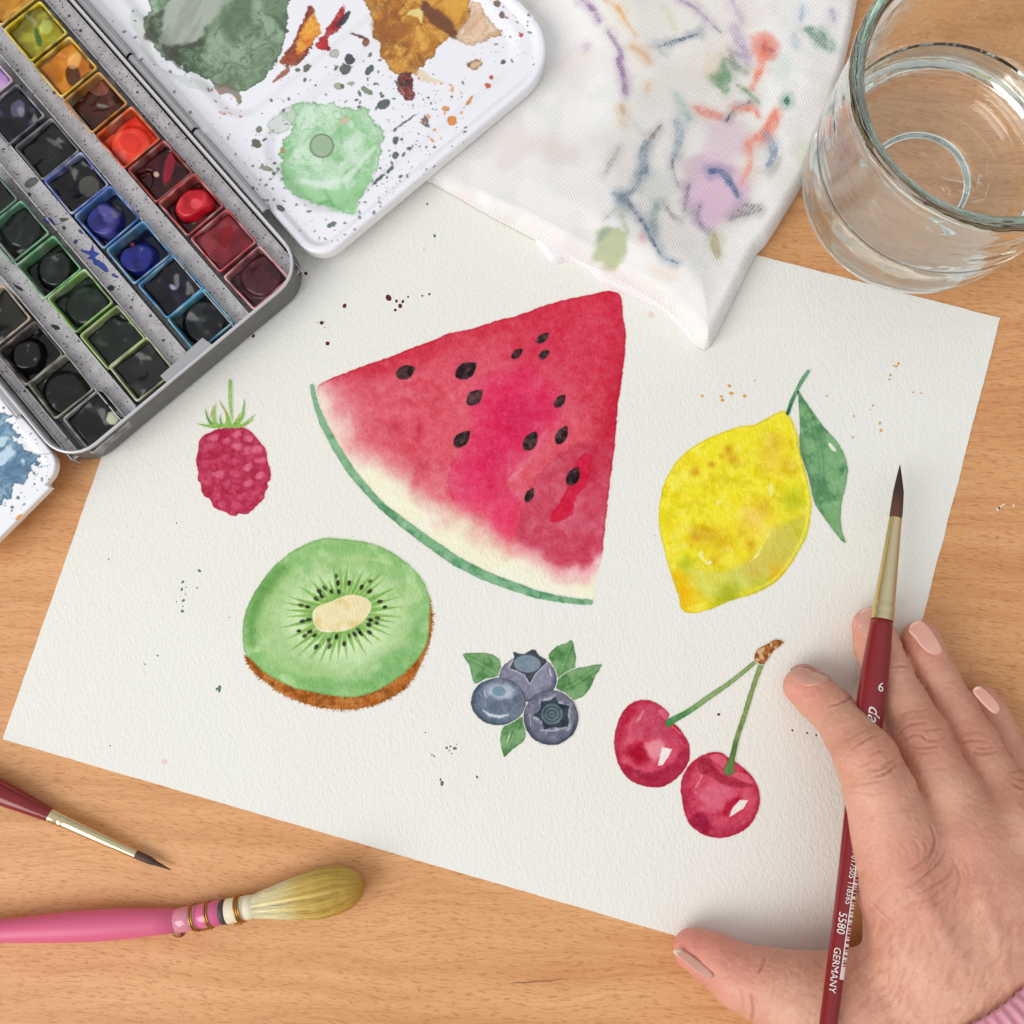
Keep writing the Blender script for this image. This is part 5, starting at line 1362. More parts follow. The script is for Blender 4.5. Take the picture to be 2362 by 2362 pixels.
pans = [  # column, photo centre, rim, cake colours, style, label, extra marks
 (0, (13, -9), (226, 186, 60), (206, 148, 40), (170, 110, 30), (222, 176, 90), 'bowl', 'ochre yellow paint pan cut off by the top left corner of the picture', ()),
 (0, (80.7, 73.5), (240, 206, 40), (150, 142, 28), (112, 104, 22), (186, 184, 74), 'bowl', 'olive yellow paint pan with a green streak and pale patch', (('spot', 88, 86, 7, 22, -.25, (66, 96, 42)), ('soft', 106, 62, 15, 18, .4, (200, 214, 120)))),
 (0, (149, 156), (246, 196, 36), (206, 130, 24), (180, 100, 20), (236, 170, 80), 'bowl', 'orange ochre paint pan with a round dark hole', (('spot', 168, 174, 17, 24, -.2, (74, 40, 20)), ('spot', 213, 151, 8, 9, .6, (86, 48, 22)), ('soft', 172, 140, 14, 20, .5, (246, 196, 130)))),
 (0, (218, 238), (214, 140, 50), (76, 34, 16), (46, 18, 10), (126, 76, 54), 'worn', 'brown paint pan with a worn pinkish corner', (('soft', 226, 198, 26, 22, .5, (168, 112, 96)),)),
 (0, (294, 318), (240, 104, 52), (236, 72, 44), (220, 46, 34), (246, 110, 90), 'dome', 'bright vermilion orange paint pan', (('soft', 302, 330, 28, 20, .6, (206, 36, 30)),)),
 (0, (370, 395), (170, 60, 60), (66, 10, 14), (38, 6, 10), (120, 34, 44), 'worn', 'dark crimson paint pan with a bright red streak and white dot', (('spot', 390, 386, 11, 40, .25, (150, 18, 46)), ('spot', 361, 403, 6.5, 6.5, 0, (214, 184, 166)))),
 (0, (442, 471), (206, 90, 90), (200, 24, 40), (170, 14, 30), (226, 70, 80), 'lump', 'bright red paint pan with a lump of paint left in a clear cup', (('soft', 452, 470, 14, 12, 0, (236, 110, 110)),)),
 (0, (517.6, 553), (206, 84, 92), (124, 34, 42), (100, 22, 30), (150, 62, 70), 'bowl', 'deep red paint pan with a glossy bright red pool', (('spot', 521, 547, 18, 25, .3, (128, 12, 22)),)),
 (0, (594.6, 638.5), (226, 140, 148), (72, 30, 38), (54, 20, 28), (100, 56, 64), 'dome', 'maroon paint pan in the rounded front corner by the lid', ()),
 (1, (-46, 186), (206, 190, 206), (170, 130, 186), (150, 104, 168), (196, 164, 208), 'bowl', 'lilac paint pan cut off by the left edge of the picture', ()),
 (1, (27, 266), (120, 118, 132), (26, 25, 34), (16, 15, 22), (92, 88, 116), 'bowl', 'black violet paint pan with bluish grey sheen', (('soft', 40, 250, 16, 20, .3, (126, 118, 152)),)),  # the soft patch is the sheen, put into the cake's colour
 (1, (109, 344), (110, 114, 122), K, K2, K3, 'bowl', 'charcoal black paint pan with a ridge of paint', (('spot', 125, 330, 20, 5, .55, (84, 84, 84)),)),
 (1, (176.5, 422), (110, 128, 200), (12, 12, 16), (8, 8, 12), (36, 36, 46), 'bowl', 'blue black paint pan with a round grey bare spot', (('spot', 205, 430, 24, 24, 0, (78, 76, 72)),)),
 (1, (248, 500), (84, 130, 214), (44, 46, 124), (26, 28, 92), (96, 92, 160), 'lump', 'violet blue paint pan with a grey patch on its lump', (('soft', 268, 489, 13, 14, .3, (120, 116, 130)),)),
 (1, (322, 580.5), (96, 160, 210), (30, 38, 122), (18, 24, 90), (56, 66, 156), 'lump', 'ultramarine blue paint pan with tiny red specks', (('spot', 305, 564, 4.5, 4.5, 0, (150, 60, 90)), ('spot', 321, 609, 3, 3, 0, (150, 50, 80)))),
 (1, (397.5, 658), (70, 140, 196), (14, 14, 28), (8, 8, 20), (48, 46, 70), 'bowl', 'navy black paint pan with a pale glint', (('spot', 398, 662, 8, 5, .7, (170, 170, 196)),)),  # pale spot: a glint of light painted into the cake colour
 (1, (465, 737), (92, 176, 206), (12, 16, 18), (6, 10, 12), (52, 60, 62), 'dome', 'teal rimmed black paint pan at the front of its column', ()),
 (2, (-38, 460), (120, 150, 136), GK, GK2, GK3, 'bowl', 'dark green paint pan cut off by the left edge above the sooty pans', ()),
 (2, (36, 537), (120, 176, 140), GK, GK2, GK3, 'dome', 'blackish green paint pan with a small black pit', (('spot', 17, 515, 3.5, 5, 0, (14, 16, 14)),)),
 (2, (111, 618), (120, 190, 132), (12, 16, 13), GK2, GK3, 'lump', 'black green paint pan with a rounded lump at its centre', ()),
 (2, (184.5, 694), (150, 206, 110), (24, 36, 28), (16, 26, 20), (50, 68, 56), 'dome', 'dark forest green paint pan with a bright green rim', ()),
 (2, (261, 778), (176, 206, 124), (22, 34, 26), (14, 22, 16), (70, 88, 76), 'worn', 'dark green paint pan with two humps between lime rims', ()),
 (2, (329, 850), (186, 196, 150), (34, 36, 34), (22, 24, 22), (66, 68, 64), 'bowl', 'dark grey green paint pan under the steel clip tab', ()),
 (3, (-5, 731), (206, 186, 164), (36, 35, 30), (24, 22, 20), (74, 72, 66), 'bowl', 'dark brown grey paint pan cut off by the left edge of the picture', ()),
 (3, (71, 814), (96, 88, 84), (16, 14, 14), (10, 9, 9), (56, 52, 50), 'lump', 'sooty black paint pan in a grimy cup', (('soft', 82, 765, 8, 6, 0, (130, 130, 140)),)),
 (3, (142, 890), (150, 150, 134), (20, 20, 20), (12, 12, 12), (60, 60, 58), 'dome', 'glossy black paint pan with a smooth dome', ()),
 (3, (227, 966), (160, 160, 162), (20, 18, 19), (12, 10, 11), (52, 46, 50), 'bowl', 'black paint pan with a round pale bare spot at the front corner', (('spot', 259, 964, 14, 15, 0, (166, 176, 148)),)),
]
for i, (ci, (px, py), rim, c1, c2, c3, st, label, ex) in enumerate(pans):
    u_, v_ = (float(q) for q in to_t(U(px, py, 12.5)))
    vc = 0.25 * COLV[ci] + 0.75 * v_
    r_ = np.random.default_rng(100 + i)
    jit = (0.0, 0.0, float(r_.normal(0, .012)))
    pn = thing('paint_pan', label, 'paint pan', tuple(T(np.array(u_), np.array(vc), 4.0)), 'paint pans in the tin')
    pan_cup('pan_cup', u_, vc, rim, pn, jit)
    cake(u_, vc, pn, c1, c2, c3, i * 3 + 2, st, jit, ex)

# ------------------------------------------------------------------ the folded cloth
z4 = lambda p: zp(p, 950, 0, 2.415)
CZ = 9.0
cl_pts = np.concatenate([z4([(40, 940), (100, 982), (200, 1038), (300, 1095), (450, 1180), (620, 1268), (740, 1330), (860, 1395), (1000, 1470), (1150, 1550), (1300, 1628), (1420, 1705), (1500, 1780), (1560, 1850), (1605, 1905),
    (1635, 1922), (1668, 1912), (1700, 1862), (1760, 1742), (1850, 1560), (1932, 1395)]), np.array([[1773, 555], [1820, 480], [1872, 388], [1925, 250], [1965, 90], [1990, -60], [1980, -130], [1200, -130], [1060, 60], [930, 260]])])
cl_poly = np.array([U(*p, CZ - 2.5)[:2] for p in cl_pts])
cl_poly = smooth_loop(cl_poly, 2)
mn, mx_ = cl_poly.min(0) - 1, cl_poly.max(0) + 1
CS = 0.4
GX, GY = np.meshgrid(np.arange(mn[0], mx_[0], CS), np.arange(mn[1], mx_[1], CS), indexing='ij')
sc_ = sdf_poly(GX, GY, cl_poly)
g0, g1 = np.gradient(sc_, CS); gn = np.hypot(g0, g1) + 1e-9
om = (sc_ > 0) & (sc_ < 2.5 * CS)
GX2 = np.where(om, GX - g0 / gn * sc_, GX); GY2 = np.where(om, GY - g1 / gn * sc_, GY)
dd = np.maximum(-np.where(om, 0, sc_), 0)
lidd = np.clip(sd_rr(*to_t(np.stack([GX, GY], -1)), LIDU0, LIDU1, LIDV0, LIDV1, 12.0), -5, 60)
hmax = 4.6 + 6.4 * ss(1.0, 34.0, lidd)
RND = 5.0
prof = np.sqrt(np.clip(1 - (1 - np.minimum(dd / RND, 1)) ** 2, 0, 1))
und = 2.3 * fbm(GX, GY, 42, 3, 71) * ss(3, 14, dd) * ss(4, 30, lidd)
dirx = (GX - mn[0]) * .77 + (GY - mn[1]) * .64
und = und + 1.1 * np.sin((dirx + 6 * fbm(GX, GY, 40, 2, 4)) / 11.0) * ss(4, 16, dd) * ss(70, 20, np.hypot(GX - 20, GY - 130)) * ss(4, 30, lidd)
gz = 0.8 + (hmax - 0.8) * prof + und
P3 = np.stack([GX2, GY2, gz], -1); Pp = PJ(P3)
def cloth_colour(X, Y):
    c = np.broadcast_to(C(244, 242, 240), X.shape + (3,)).copy()
    zg = lambda p: zp(p, 1762, 0, 2.76)
    ov = lambda p: np.array(p, float) * (2362 / 1932.0)
    weave = np.sin((X * .9 + Y * .42) * 1.18 + 2 * fbm(X, Y, 60, 1, 3)) * np.sin((Y * .9 - X * .42) * 1.3) + .4 * fbm(X, Y, 7, 2, 77)
    c = mixc(c, C(232, 220, 214), .5 * ss(.1, .8, fbm(X, Y, 110, 3, 41)))
    c = mixc(c, C(228, 228, 224), .4 * ss(.1, .7, fbm(X, Y, 80, 3, 43)))
    def cloud(pts, col, k, soft, sd_=3):
        nonlocal c
        q = sdf_poly(X, Y, smooth_loop(pts, 2)) + soft * .6 * fbm(X, Y, soft * 2.2, 3, sd_)
        c = mixc(c, C(*col), k * ss(soft, -soft, q))
    cloud(z4([(1250, 560), (1500, 420), (1750, 300), (1900, 500), (1932, 1200), (1700, 1350), (1300, 1350), (1100, 1150), (1150, 800)]), (228, 222, 216), .7, 50, 2)
    cloud(z4([(1100, 0), (1800, 0), (1900, 300), (1500, 500), (1200, 400)]), (234, 228, 220), .6, 40, 4)
    cloud(z4([(1560, 900), (1700, 850), (1850, 960), (1850, 1150), (1700, 1260), (1560, 1230), (1530, 1050)]), (226, 192, 214), .9, 16, 6)
    cloud(z4([(1650, 700), (1800, 650), (1900, 800), (1800, 900), (1650, 880)]), (222, 200, 212), .7, 16, 7)
    cloud(z4([(1490, 880), (1640, 860), (1600, 980), (1480, 960)]), (206, 186, 194), .6, 14, 8)
    cloud(z4([(1030, 1290), (1120, 1260), (1190, 1300), (1190, 1420), (1130, 1500), (1020, 1450)]), (184, 194, 150), .85, 9, 9)
    cloud(z4([(1040, 1350), (1060, 1280), (1110, 1270), (1080, 1310)]), (140, 160, 160), .6, 7, 9)
    cloud(z4([(640, 760), (900, 800), (1000, 900), (800, 880)]), (232, 216, 208), .5, 24, 12)
    cloud(z4([(1280, 940), (1420, 940), (1440, 1100), (1300, 1120)]), (206, 210, 206), .6, 18, 13)
    cloud(z4([(1640, 300), (1760, 330), (1720, 460), (1620, 420)]), (226, 208, 184), .6, 14, 14)
    cloud(zg([(80, 330), (200, 360), (180, 520), (60, 480)]), (212, 224, 212), .6, 16, 15)
    cloud(zg([(-80, 230), (60, 220), (100, 330), (0, 390), (-80, 340)]), (236, 150, 136), .8, 12, 16)
    cloud(z4([(1300, 1470), (1450, 1480), (1500, 1580), (1350, 1560)]), (232, 214, 200), .5, 16, 17)
    cloud(zg([(180, 900), (300, 900), (260, 1050), (180, 1000)]), (220, 224, 208), .6, 12, 18)
    cloud(z4([(100, 1000), (260, 1090), (420, 1180), (300, 1100)]), (246, 220, 230), .5, 12, 19)
    cloud(z4([(1050, 1560), (1300, 1660), (1300, 1640), (1100, 1560)]), (244, 224, 236), .5, 10, 20)
    def st(pts, w, col, k=.8, dry=.35, soft=3.0):
        nonlocal c
        dry = min(.95, dry + .45); soft = soft * 1.1
        P_ = smooth_loop(pts, 4, False)
        n_ = len(P_); ws = np.array(w if isinstance(w, (list, tuple)) else [w * .6, w, w * .7]) / 2.415 * .52
        R_ = np.interp(np.linspace(0, 1, n_), np.linspace(0, 1, len(ws)), ws)
        q, t = stroke(X, Y, [(*p, r) for p, r in zip(P_, R_)])
        q = q + 2.2 * fbm(X, Y, 12, 3, int(pts[0][0]))
        g = ss(soft, -soft, q) * (1 - dry + dry * ss(-.25, .35, weave + .5 * fbm(X, Y, 20, 2, 8)))
        c = mixc(c, C(*col), k * g)
        c = mixc(c, C(*col), .34 * k * ss(20, -6, q + 7 * fbm(X, Y, 30, 2, 5)))
    st(z4([(950, 0), (1010, 50), (1045, 120)]), 30, (150, 116, 156)); st(z4([(1095, 180), (1150, 260), (1170, 330)]), 26, (150, 120, 160)); st(z4([(1150, 330), (1180, 430), (1190, 520)]), 34, (140, 106, 152))
    st(z4([(950, 260), (980, 250), (970, 275)]), 26, (190, 170, 200), .5)
    st(z4([(1080, 0), (1150, 50), (1190, 110), (1245, 200)]), [26, 30, 14, 10], (228, 176, 118)); st(z4([(1220, 255), (1280, 290), (1330, 350)]), 30, (222, 170, 120)); st(z4([(1320, 460), (1310, 500)]), 22, (220, 180, 140), .6)
    st(z4([(1170, 590), (1182, 630)]), 36, (204, 160, 120)); st(z4([(1165, 680), (1185, 700)]), 30, (210, 192, 160), .7)
    st(z4([(1400, 40), (1440, 100), (1480, 180)]), 40, (214, 220, 188), .6); st(z4([(1500, 0), (1570, 40), (1650, 110), (1720, 180)]), [14, 18, 12, 10], (156, 136, 168), .8)
    st(z4([(1790, 150), (1830, 230), (1870, 320)]), 56, (172, 146, 182), .7, .3, 6); st(z4([(1770, 280), (1800, 350)]), 40, (140, 130, 128), .6, .4, 6)
    st(z4([(1380, 258), (1470, 230), (1590, 190)]), 18, (70, 92, 116), .85, .6, 1.6); st(z4([(1390, 290), (1420, 310)]), 26, (170, 180, 190), .5)
    st(z4([(1680, 430), (1720, 455), (1745, 500)]), 56, (96, 146, 100), .8); st(z4([(1740, 330), (1800, 370), (1870, 410)]), 34, (126, 146, 126), .7); st(z4([(1700, 460), (1740, 350)]), 40, (130, 150, 132), .6, .3, 5)
    st(z4([(1815, 475), (1870, 510), (1935, 570)]), 16, (110, 146, 110), .8); st(z4([(1580, 600), (1640, 630), (1710, 650)]), 46, (228, 132, 116), .8); st(z4([(1750, 680), (1800, 610), (1880, 570)]), 12, (72, 66, 70), .8, .8, 1.4)
    st(z4([(1475, 530), (1500, 590), (1545, 660)]), 46, (156, 184, 178), .8); st(z4([(1475, 680), (1490, 760), (1460, 860)]), 52, (140, 158, 172), .75); st(z4([(1470, 860), (1450, 920), (1485, 1040)]), 12, (90, 104, 118), .7, .7, 1.6)
    st(z4([(1385, 700), (1340, 760), (1300, 820)]), 22, (110, 104, 110), .7, .6); st(z4([(1210, 650), (1300, 760)]), 24, (196, 200, 196), .6); st(z4([(1160, 820), (1110, 900), (1080, 960)]), 28, (166, 152, 146), .6, .6)
    st(z4([(1300, 790), (1290, 870), (1295, 950)]), 48, (106, 134, 156), .85); st(z4([(1280, 960), (1240, 1050), (1160, 1110)]), 26, (84, 104, 126), .85, .5); st(z4([(1130, 1080), (1180, 1110), (1210, 1130)]), 40, (110, 130, 146), .7)
    st(z4([(1190, 1110), (1280, 1230), (1340, 1340), (1400, 1430), (1480, 1465)]), [22, 20, 18, 14, 10], (76, 104, 130), .85, .5, 1.8); st(z4([(1365, 1140), (1345, 1220), (1350, 1300)]), 50, (138, 160, 162), .75)
    st(z4([(1670, 955), (1720, 955), (1770, 1010), (1815, 1090)]), [34, 30, 38, 20], (72, 98, 138), .9, .25, 2); st(z4([(1545, 1030), (1530, 1100), (1520, 1170)]), 24, (110, 110, 120), .8, .6); st(z4([(1605, 1150), (1590, 1220), (1650, 1300)]), 20, (110, 112, 136), .8, .6)
    st(z4([(1400, 1130), (1450, 1200), (1490, 1225)]), 24, (140, 146, 140), .7, .5); st(z4([(1780, 1215), (1860, 1170), (1935, 1160)]), 60, (126, 122, 128), .7, .7); st(z4([(1070, 1230), (1130, 1170), (1200, 1130)]), 12, (150, 158, 162), .6, .6)
    st(z4([(1685, 1310), (1690, 1360), (1705, 1420)]), 52, (176, 166, 124), .8); st(z4([(1280, 1310), (1290, 1340)]), 30, (228, 176, 180), .7)
    for a, w, col in (([(1445, 80), (1440, 110), (1420, 165)], 40, (238, 124, 98)), ([(1462, 212), (1445, 245), (1410, 272)], 36, (238, 122, 96)), ([(1415, 275), (1415, 310), (1400, 345)], 34, (238, 150, 130)), ([(1385, 205), (1420, 205), (1430, 220)], 30, (236, 120, 98)),
                      ([(1410, 120), (1390, 100)], 40, (170, 160, 180)), ([(1365, 125), (1375, 150)], 36, (110, 150, 116)), ([(1380, 0), (1400, 40)], 30, (200, 180, 200)), ([(1545, 60), (1555, 75)], 30, (150, 180, 160)),
                      ([(1470, 300), (1455, 330)], 40, (206, 200, 190)), ([(1170, 400), (1185, 440)], 24, (180, 190, 170))):
        st(ov(a), w, col, .8, .3, 3)
    st(zg([(285, 190), (350, 240), (425, 300)]), 70, (122, 156, 134), .85, .5); st(zg([(145, 620), (148, 660)]), 30, (44, 110, 80), .95, .2, 1.4); st(zg([(70, 715), (50, 790), (5, 880)]), 60, (238, 120, 96), .85); st(zg([(10, 850), (50, 920), (60, 990), (30, 1050)]), 46, (136, 150, 174), .75)
    st(zg([(248, 30), (240, 90), (235, 130)]), 26, (170, 190, 214), .7); st(zg([(190, 230), (205, 290)]), 40, (180, 200, 214), .6); st(zg([(430, 60), (445, 130)]), 36, (176, 166, 190), .7); st(zg([(0, 300), (60, 330)]), 26, (150, 90, 90), .6)
    return c
cg = cloth_colour(Pp[..., 0], Pp[..., 1])
def cloth_mat():
    m, nt, b = new_mat('woven_cotton')
    a = nd(nt, 'ShaderNodeAttribute', attribute_name='Col')
    v = pos_mm(nt, (1, 1, 1), (0, 0, math.radians(24)))
    ws = nd(nt, 'ShaderNodeTexNoise', i_Scale=0.05, i_Detail=2.0); nt.links.new(v, ws.inputs['Vector'])
    wv = nd(nt, 'ShaderNodeVectorMath', operation='MULTIPLY_ADD'); wv.inputs[1].default_value = (3, 3, 0)
    nt.links.new(ws.outputs['Color'], wv.inputs[0]); nt.links.new(v, wv.inputs[2])
    sx = nd(nt, 'ShaderNodeSeparateXYZ'); nt.links.new(wv.outputs[0], sx.inputs[0])
    def sn(sock, f):
        m1 = nd(nt, 'ShaderNodeMath', operation='MULTIPLY', i_1=f); nt.links.new(sock, m1.inputs[0])
        s1 = nd(nt, 'ShaderNodeMath', operation='SINE'); nt.links.new(m1.outputs[0], s1.inputs[0]); return s1.outputs[0]
    w1 = sn(sx.outputs[0], 2 * math.pi / 1.4); w2 = sn(sx.outputs[1], 2 * math.pi / 1.25)
    mu = nd(nt, 'ShaderNodeMath', operation='MULTIPLY'); nt.links.new(w1, mu.inputs[0]); nt.links.new(w2, mu.inputs[1])
    fn = nd(nt, 'ShaderNodeTexNoise', i_Scale=1.6, i_Detail=3.0); nt.links.new(v, fn.inputs['Vector'])
    ad = nd(nt, 'ShaderNodeMath', operation='MULTIPLY_ADD', i_1=0.7); nt.links.new(fn.outputs[0], ad.inputs[0]); nt.links.new(mu.outputs[0], ad.inputs[2])
    bp = nd(nt, 'ShaderNodeBump', i_Strength=0.45, i_Distance=0.18 * MM)
    nt.links.new(ad.outputs[0], bp.inputs['Height']); nt.links.new(bp.outputs[0], b.inputs['Normal'])
    mr = nd(nt, 'ShaderNodeMapRange', i_1=-1.0, i_2=1.0, i_3=0.93, i_4=1.02); nt.links.new(mu.outputs[0], mr.inputs[0])
    vm = nd(nt, 'ShaderNodeVectorMath', operation='SCALE'); nt.links.new(a.outputs['Color'], vm.inputs[0]); nt.links.new(mr.outputs[0], vm.inputs['Scale'])
    nt.links.new(vm.outputs[0], b.inputs['Base Color'])
    b.inputs['Roughness'].default_value = 0.9; b.inputs['Specular IOR Level'].default_value = 0.1
    b.inputs['Sheen Weight'].default_value = 0.25
    return m
M_CLOTH = cloth_mat()
cloth = thing('cloth', 'folded white woven cloth with smeared paint stains between the lid and the glass', 'cloth', (*cl_poly.mean(0), 0))
Fg = grid_faces(*GX.shape)
ok = (sc_.ravel()[Fg].max(1) < 2.5 * CS) & (sc_.ravel()[Fg].min(1) < 0)
Vg = P3.reshape(-1, 3); Fg = up_faces(Vg, Fg[ok])
Vg, Fg, cg = compact(Vg, Fg, cg.reshape(-1, 3))
mk('top_fold', Vg, Fg, M_CLOTH, cloth, col=s2l(cg))
# the lower fold peeping out along the front edge
lf = z4([(690, 1322), (730, 1400), (770, 1452), (810, 1462), (880, 1448), (990, 1502), (1060, 1572), (1180, 1632), (1300, 1672), (1420, 1742), (1540, 1872), (1600, 1915), (1500, 1700), (1200, 1480), (900, 1350)])
lp_ = smooth_loop(np.array([U(*p, 2.5)[:2] for p in lf]), 3)
mn, mx_ = lp_.min(0) - .6, lp_.max(0) + .6
GX, GY = np.meshgrid(np.arange(mn[0], mx_[0], .4), np.arange(mn[1], mx_[1], .4), indexing='ij')
sf = sdf_poly(GX, GY, lp_); g0, g1 = np.gradient(sf, .4); gn = np.hypot(g0, g1) + 1e-9
om = (sf > 0) & (sf < 1.0)
GX = np.where(om, GX - g0 / gn * sf, GX); GY = np.where(om, GY - g1 / gn * sf, GY)
dd = np.maximum(-np.where(om, 0, sf), 0)
gz = .5 + 3.2 * np.sqrt(np.clip(1 - (1 - np.minimum(dd / 2.2, 1)) ** 2, 0, 1)) + .3 * fbm(GX, GY, 8, 2, 3) * ss(0, 2, dd)
P3 = np.stack([GX, GY, gz], -1)
Fg = grid_faces(*GX.shape); ok = (sf.ravel()[Fg].max(1) < 1.0) & (sf.ravel()[Fg].min(1) < 0)
Vg = P3.reshape(-1, 3); Fg = up_faces(Vg, Fg[ok]); Vg, Fg = compact(Vg, Fg)
mk('under_fold', Vg, Fg, M_CLOTH, cloth, col=np.tile(s2l((244, 240, 242)), (len(Vg), 1)))

# ------------------------------------------------------------------ the water glass
GA = np.array([137.2, 155.2])
glass = thing('water_glass', 'clear glass tumbler with thick greenish rim on the table beside the cloth', 'glass', (GA[0], GA[1], 0))
def glass_mat():
    m, nt, b = new_mat('bottle_glass')
    b.inputs['Base Color'].default_value = (0.97, 0.99, 0.98, 1)
    b.inputs['Transmission Weight'].default_value = 1.0
    b.inputs['Roughness'].default_value = 0.02
    b.inputs['IOR'].default_value = 1.5
    n = nd(nt, 'ShaderNodeTexNoise', i_Scale=0.05, i_Detail=2.0); nt.links.new(pos_mm(nt, (1, 1, 1.6)), n.inputs['Vector'])
    bp = nd(nt, 'ShaderNodeBump', i_Strength=0.28, i_Distance=1.8 * MM)
    nt.links.new(n.outputs[0], bp.inputs['Height']); nt.links.new(bp.outputs[0], b.inputs['Normal'])
    va = nd(nt, 'ShaderNodeVolumeAbsorption', i_Density=9.0)
    va.inputs['Color'].default_value = (0.42, 0.62, 0.52, 1)
    nt.links.new(va.outputs[0], nt.nodes['Material Output'].inputs['Volume'])
    return m
def water_mat():
    m, nt, b = new_mat('clear_water')
    b.inputs['Base Color'].default_value = (1.0, 0.985, 0.985, 1)
    b.inputs['Transmission Weight'].default_value = 1.0
    b.inputs['Roughness'].default_value = 0.0
    b.inputs['IOR'].default_value = 1.333
    return m
M_GLASS, M_WATER = glass_mat(), water_mat()
G0 = np.array([GA[0], GA[1], 0.0])
gp = [(0.001, 2.6), (14, 2.6), (16.4, 2.3), (18.3, 0.8), (20.2, 0.05), (22, 0.05), (29.5, 0.5), (35, 2.2), (38.6, 6), (40.9, 12), (41.8, 20), (42.3, 34), (42.7, 50), (43.1, 64), (43.8, 71), (44.6, 75), (44.9, 77.2), (44.4, 79.0), (43.2, 80.0), (41.8, 79.9),
      (40.6, 78.8), (40.1, 77), (39.9, 73), (39.4, 64), (39.0, 50), (38.6, 34), (38.1, 21), (36.3, 13.6), (32.8, 10.3), (26, 8.6), (19, 8.0), (10, 7.7), (0.001, 7.6)]
gs = smooth_loop(np.array(gp), 3, False)
V, F = lathe(G0, G0 + [0, 0, 70.0], [(z, max(r, 0.001)) for r, z in gs], 96, cap=False)
mk('glass_body', V, F, M_GLASS, glass)
WL = 34.0
wp = [(0.001, 7.45), (10, 7.5), (19, 7.8), (25.9, 8.4), (32.9, 10.0), (36.6, 13.4), (38.4, 21.0), (38.85, 33), (38.95, WL + 1.2), (38.4, WL + .5), (37.6, WL + .1), (35, WL), (20, WL), (0.001, WL)]
V, F = lathe(G0, G0 + [0, 0, 70.0], [(z, max(r, 0.001)) for r, z in wp], 96, cap=False)
wt = thing('water', 'clear water filling the lower half of the glass tumbler', 'water', (GA[0], GA[1], 8))
mk('water_body', V, F, M_WATER, wt)

# ------------------------------------------------------------------ brushes
def along(A, B):
    A = np.asarray(A, float); B = np.asarray(B, float)
    L = np.linalg.norm(B - A); a = (B - A) / L
    n = np.array([0, 0, 1.0]); n -= a * (n @ a); n /= np.linalg.norm(n)
    return A, a, n, np.cross(a, n), L
def bristles(name, A, B, prof, parent, c0, c1, c2, seed, seg=40):
    """a tuft: fluted surface, colour from root to tip"""
    A, a, n, b, L = along(A, B)
    V = []; col = []
    ns = 40
    s_ = np.linspace(prof[0][0], prof[-1][0], ns)
    R_ = np.interp(s_, [p[0] for p in prof], [p[1] for p in prof])
    OX = np.interp(s_, [p[0] for p in prof], [(p[2] if len(p) > 2 else 0) for p in prof])
    th = 2 * math.pi * np.arange(seg) / seg
    fl = 1 + .022 * np.sin(th * 11 + seed) + .02 * np.sin(th * 17 + 2 * seed)
    for i in range(ns):
        for k in range(seg):
            r = R_[i] * (1 + (fl[k] - 1) * min(1, i / 12))
            V.append(A + a * s_[i] + n * r * math.cos(th[k]) + b * (r * math.sin(th[k]) + OX[i]))
            t = i / (ns - 1)
            g = .5 + .5 * math.sin(th[k] * 23 + 3 * seed + math.sin(th[k] * 7)) 
            c = np.array(c0) * (1 - t) + np.array(c1) * t
            if c2 is not None:
                w = max(0, (t - .45) / .55); c = c * (1 - w) + np.array(c2) * w
            col.append(np.clip(c * (.95 + .1 * g), 0, 255))
    F = []
    for i in range(ns - 1):
        for k in range(seg):
            k2 = (k + 1) % seg
            F.append((i * seg + k, i * seg + k2, (i + 1) * seg + k2, (i + 1) * seg + k))
    F.append(tuple(range(seg - 1, -1, -1))); F.append(tuple((ns - 1) * seg + k for k in range(seg)))
    return mk(name, V, F, M_HAIR, parent, col=s2l(np.array(col)))

# small red brush, lower left
sb0, sb1 = U(395, 2007, 2.2), U(119, 1881.7, 3.6)
A, a, n, b, L = along(sb0, sb1)
sbr = thing('paintbrush', 'short-pointed red handled paintbrush with pale metal ferrule lying at the left edge of the table', 'paintbrush', tuple(sb1))
def sL(px, py, z):
    return float((U(px, py, z) - sb0) @ a)
s1 = sL(313, 1971.6, 2.8); s2 = L; 
bristles('bristles', sb0, sb1, [(0, .12), (2, .35), (6, .8), (s1 * .6, 1.25), (s1 + 1, 1.42)], sbr, (58, 34, 26), (74, 46, 36), (88, 60, 50), 2)
V, F = lathe(sb0, sb1, [(s1 - .05, 1.3), (s1, 1.55), (s1 + 8, 1.75), (s2 - 5.6, 2.25), (s2 - 5.3, 2.12), (s2 - 4.9, 2.3), (s2 - 3.2, 2.33), (s2 - 2.9, 2.18), (s2 - 2.5, 2.36), (s2 + .4, 2.45)], 28)
sharp(mk('ferrule', V, F, M_FERRULE, sbr), 50)
V, F = lathe(sb0, sb1, [(s2 - .5, 2.2), (s2, 2.28), (s2 + 6, 2.85), (s2 + 16, 3.85), (s2 + 28, 4.3), (s2 + 50, 4.1), (s2 + 90, 3.1), (s2 + 140, 2.0)], 28)
mk('handle', V, F, M_LACQ, sbr)

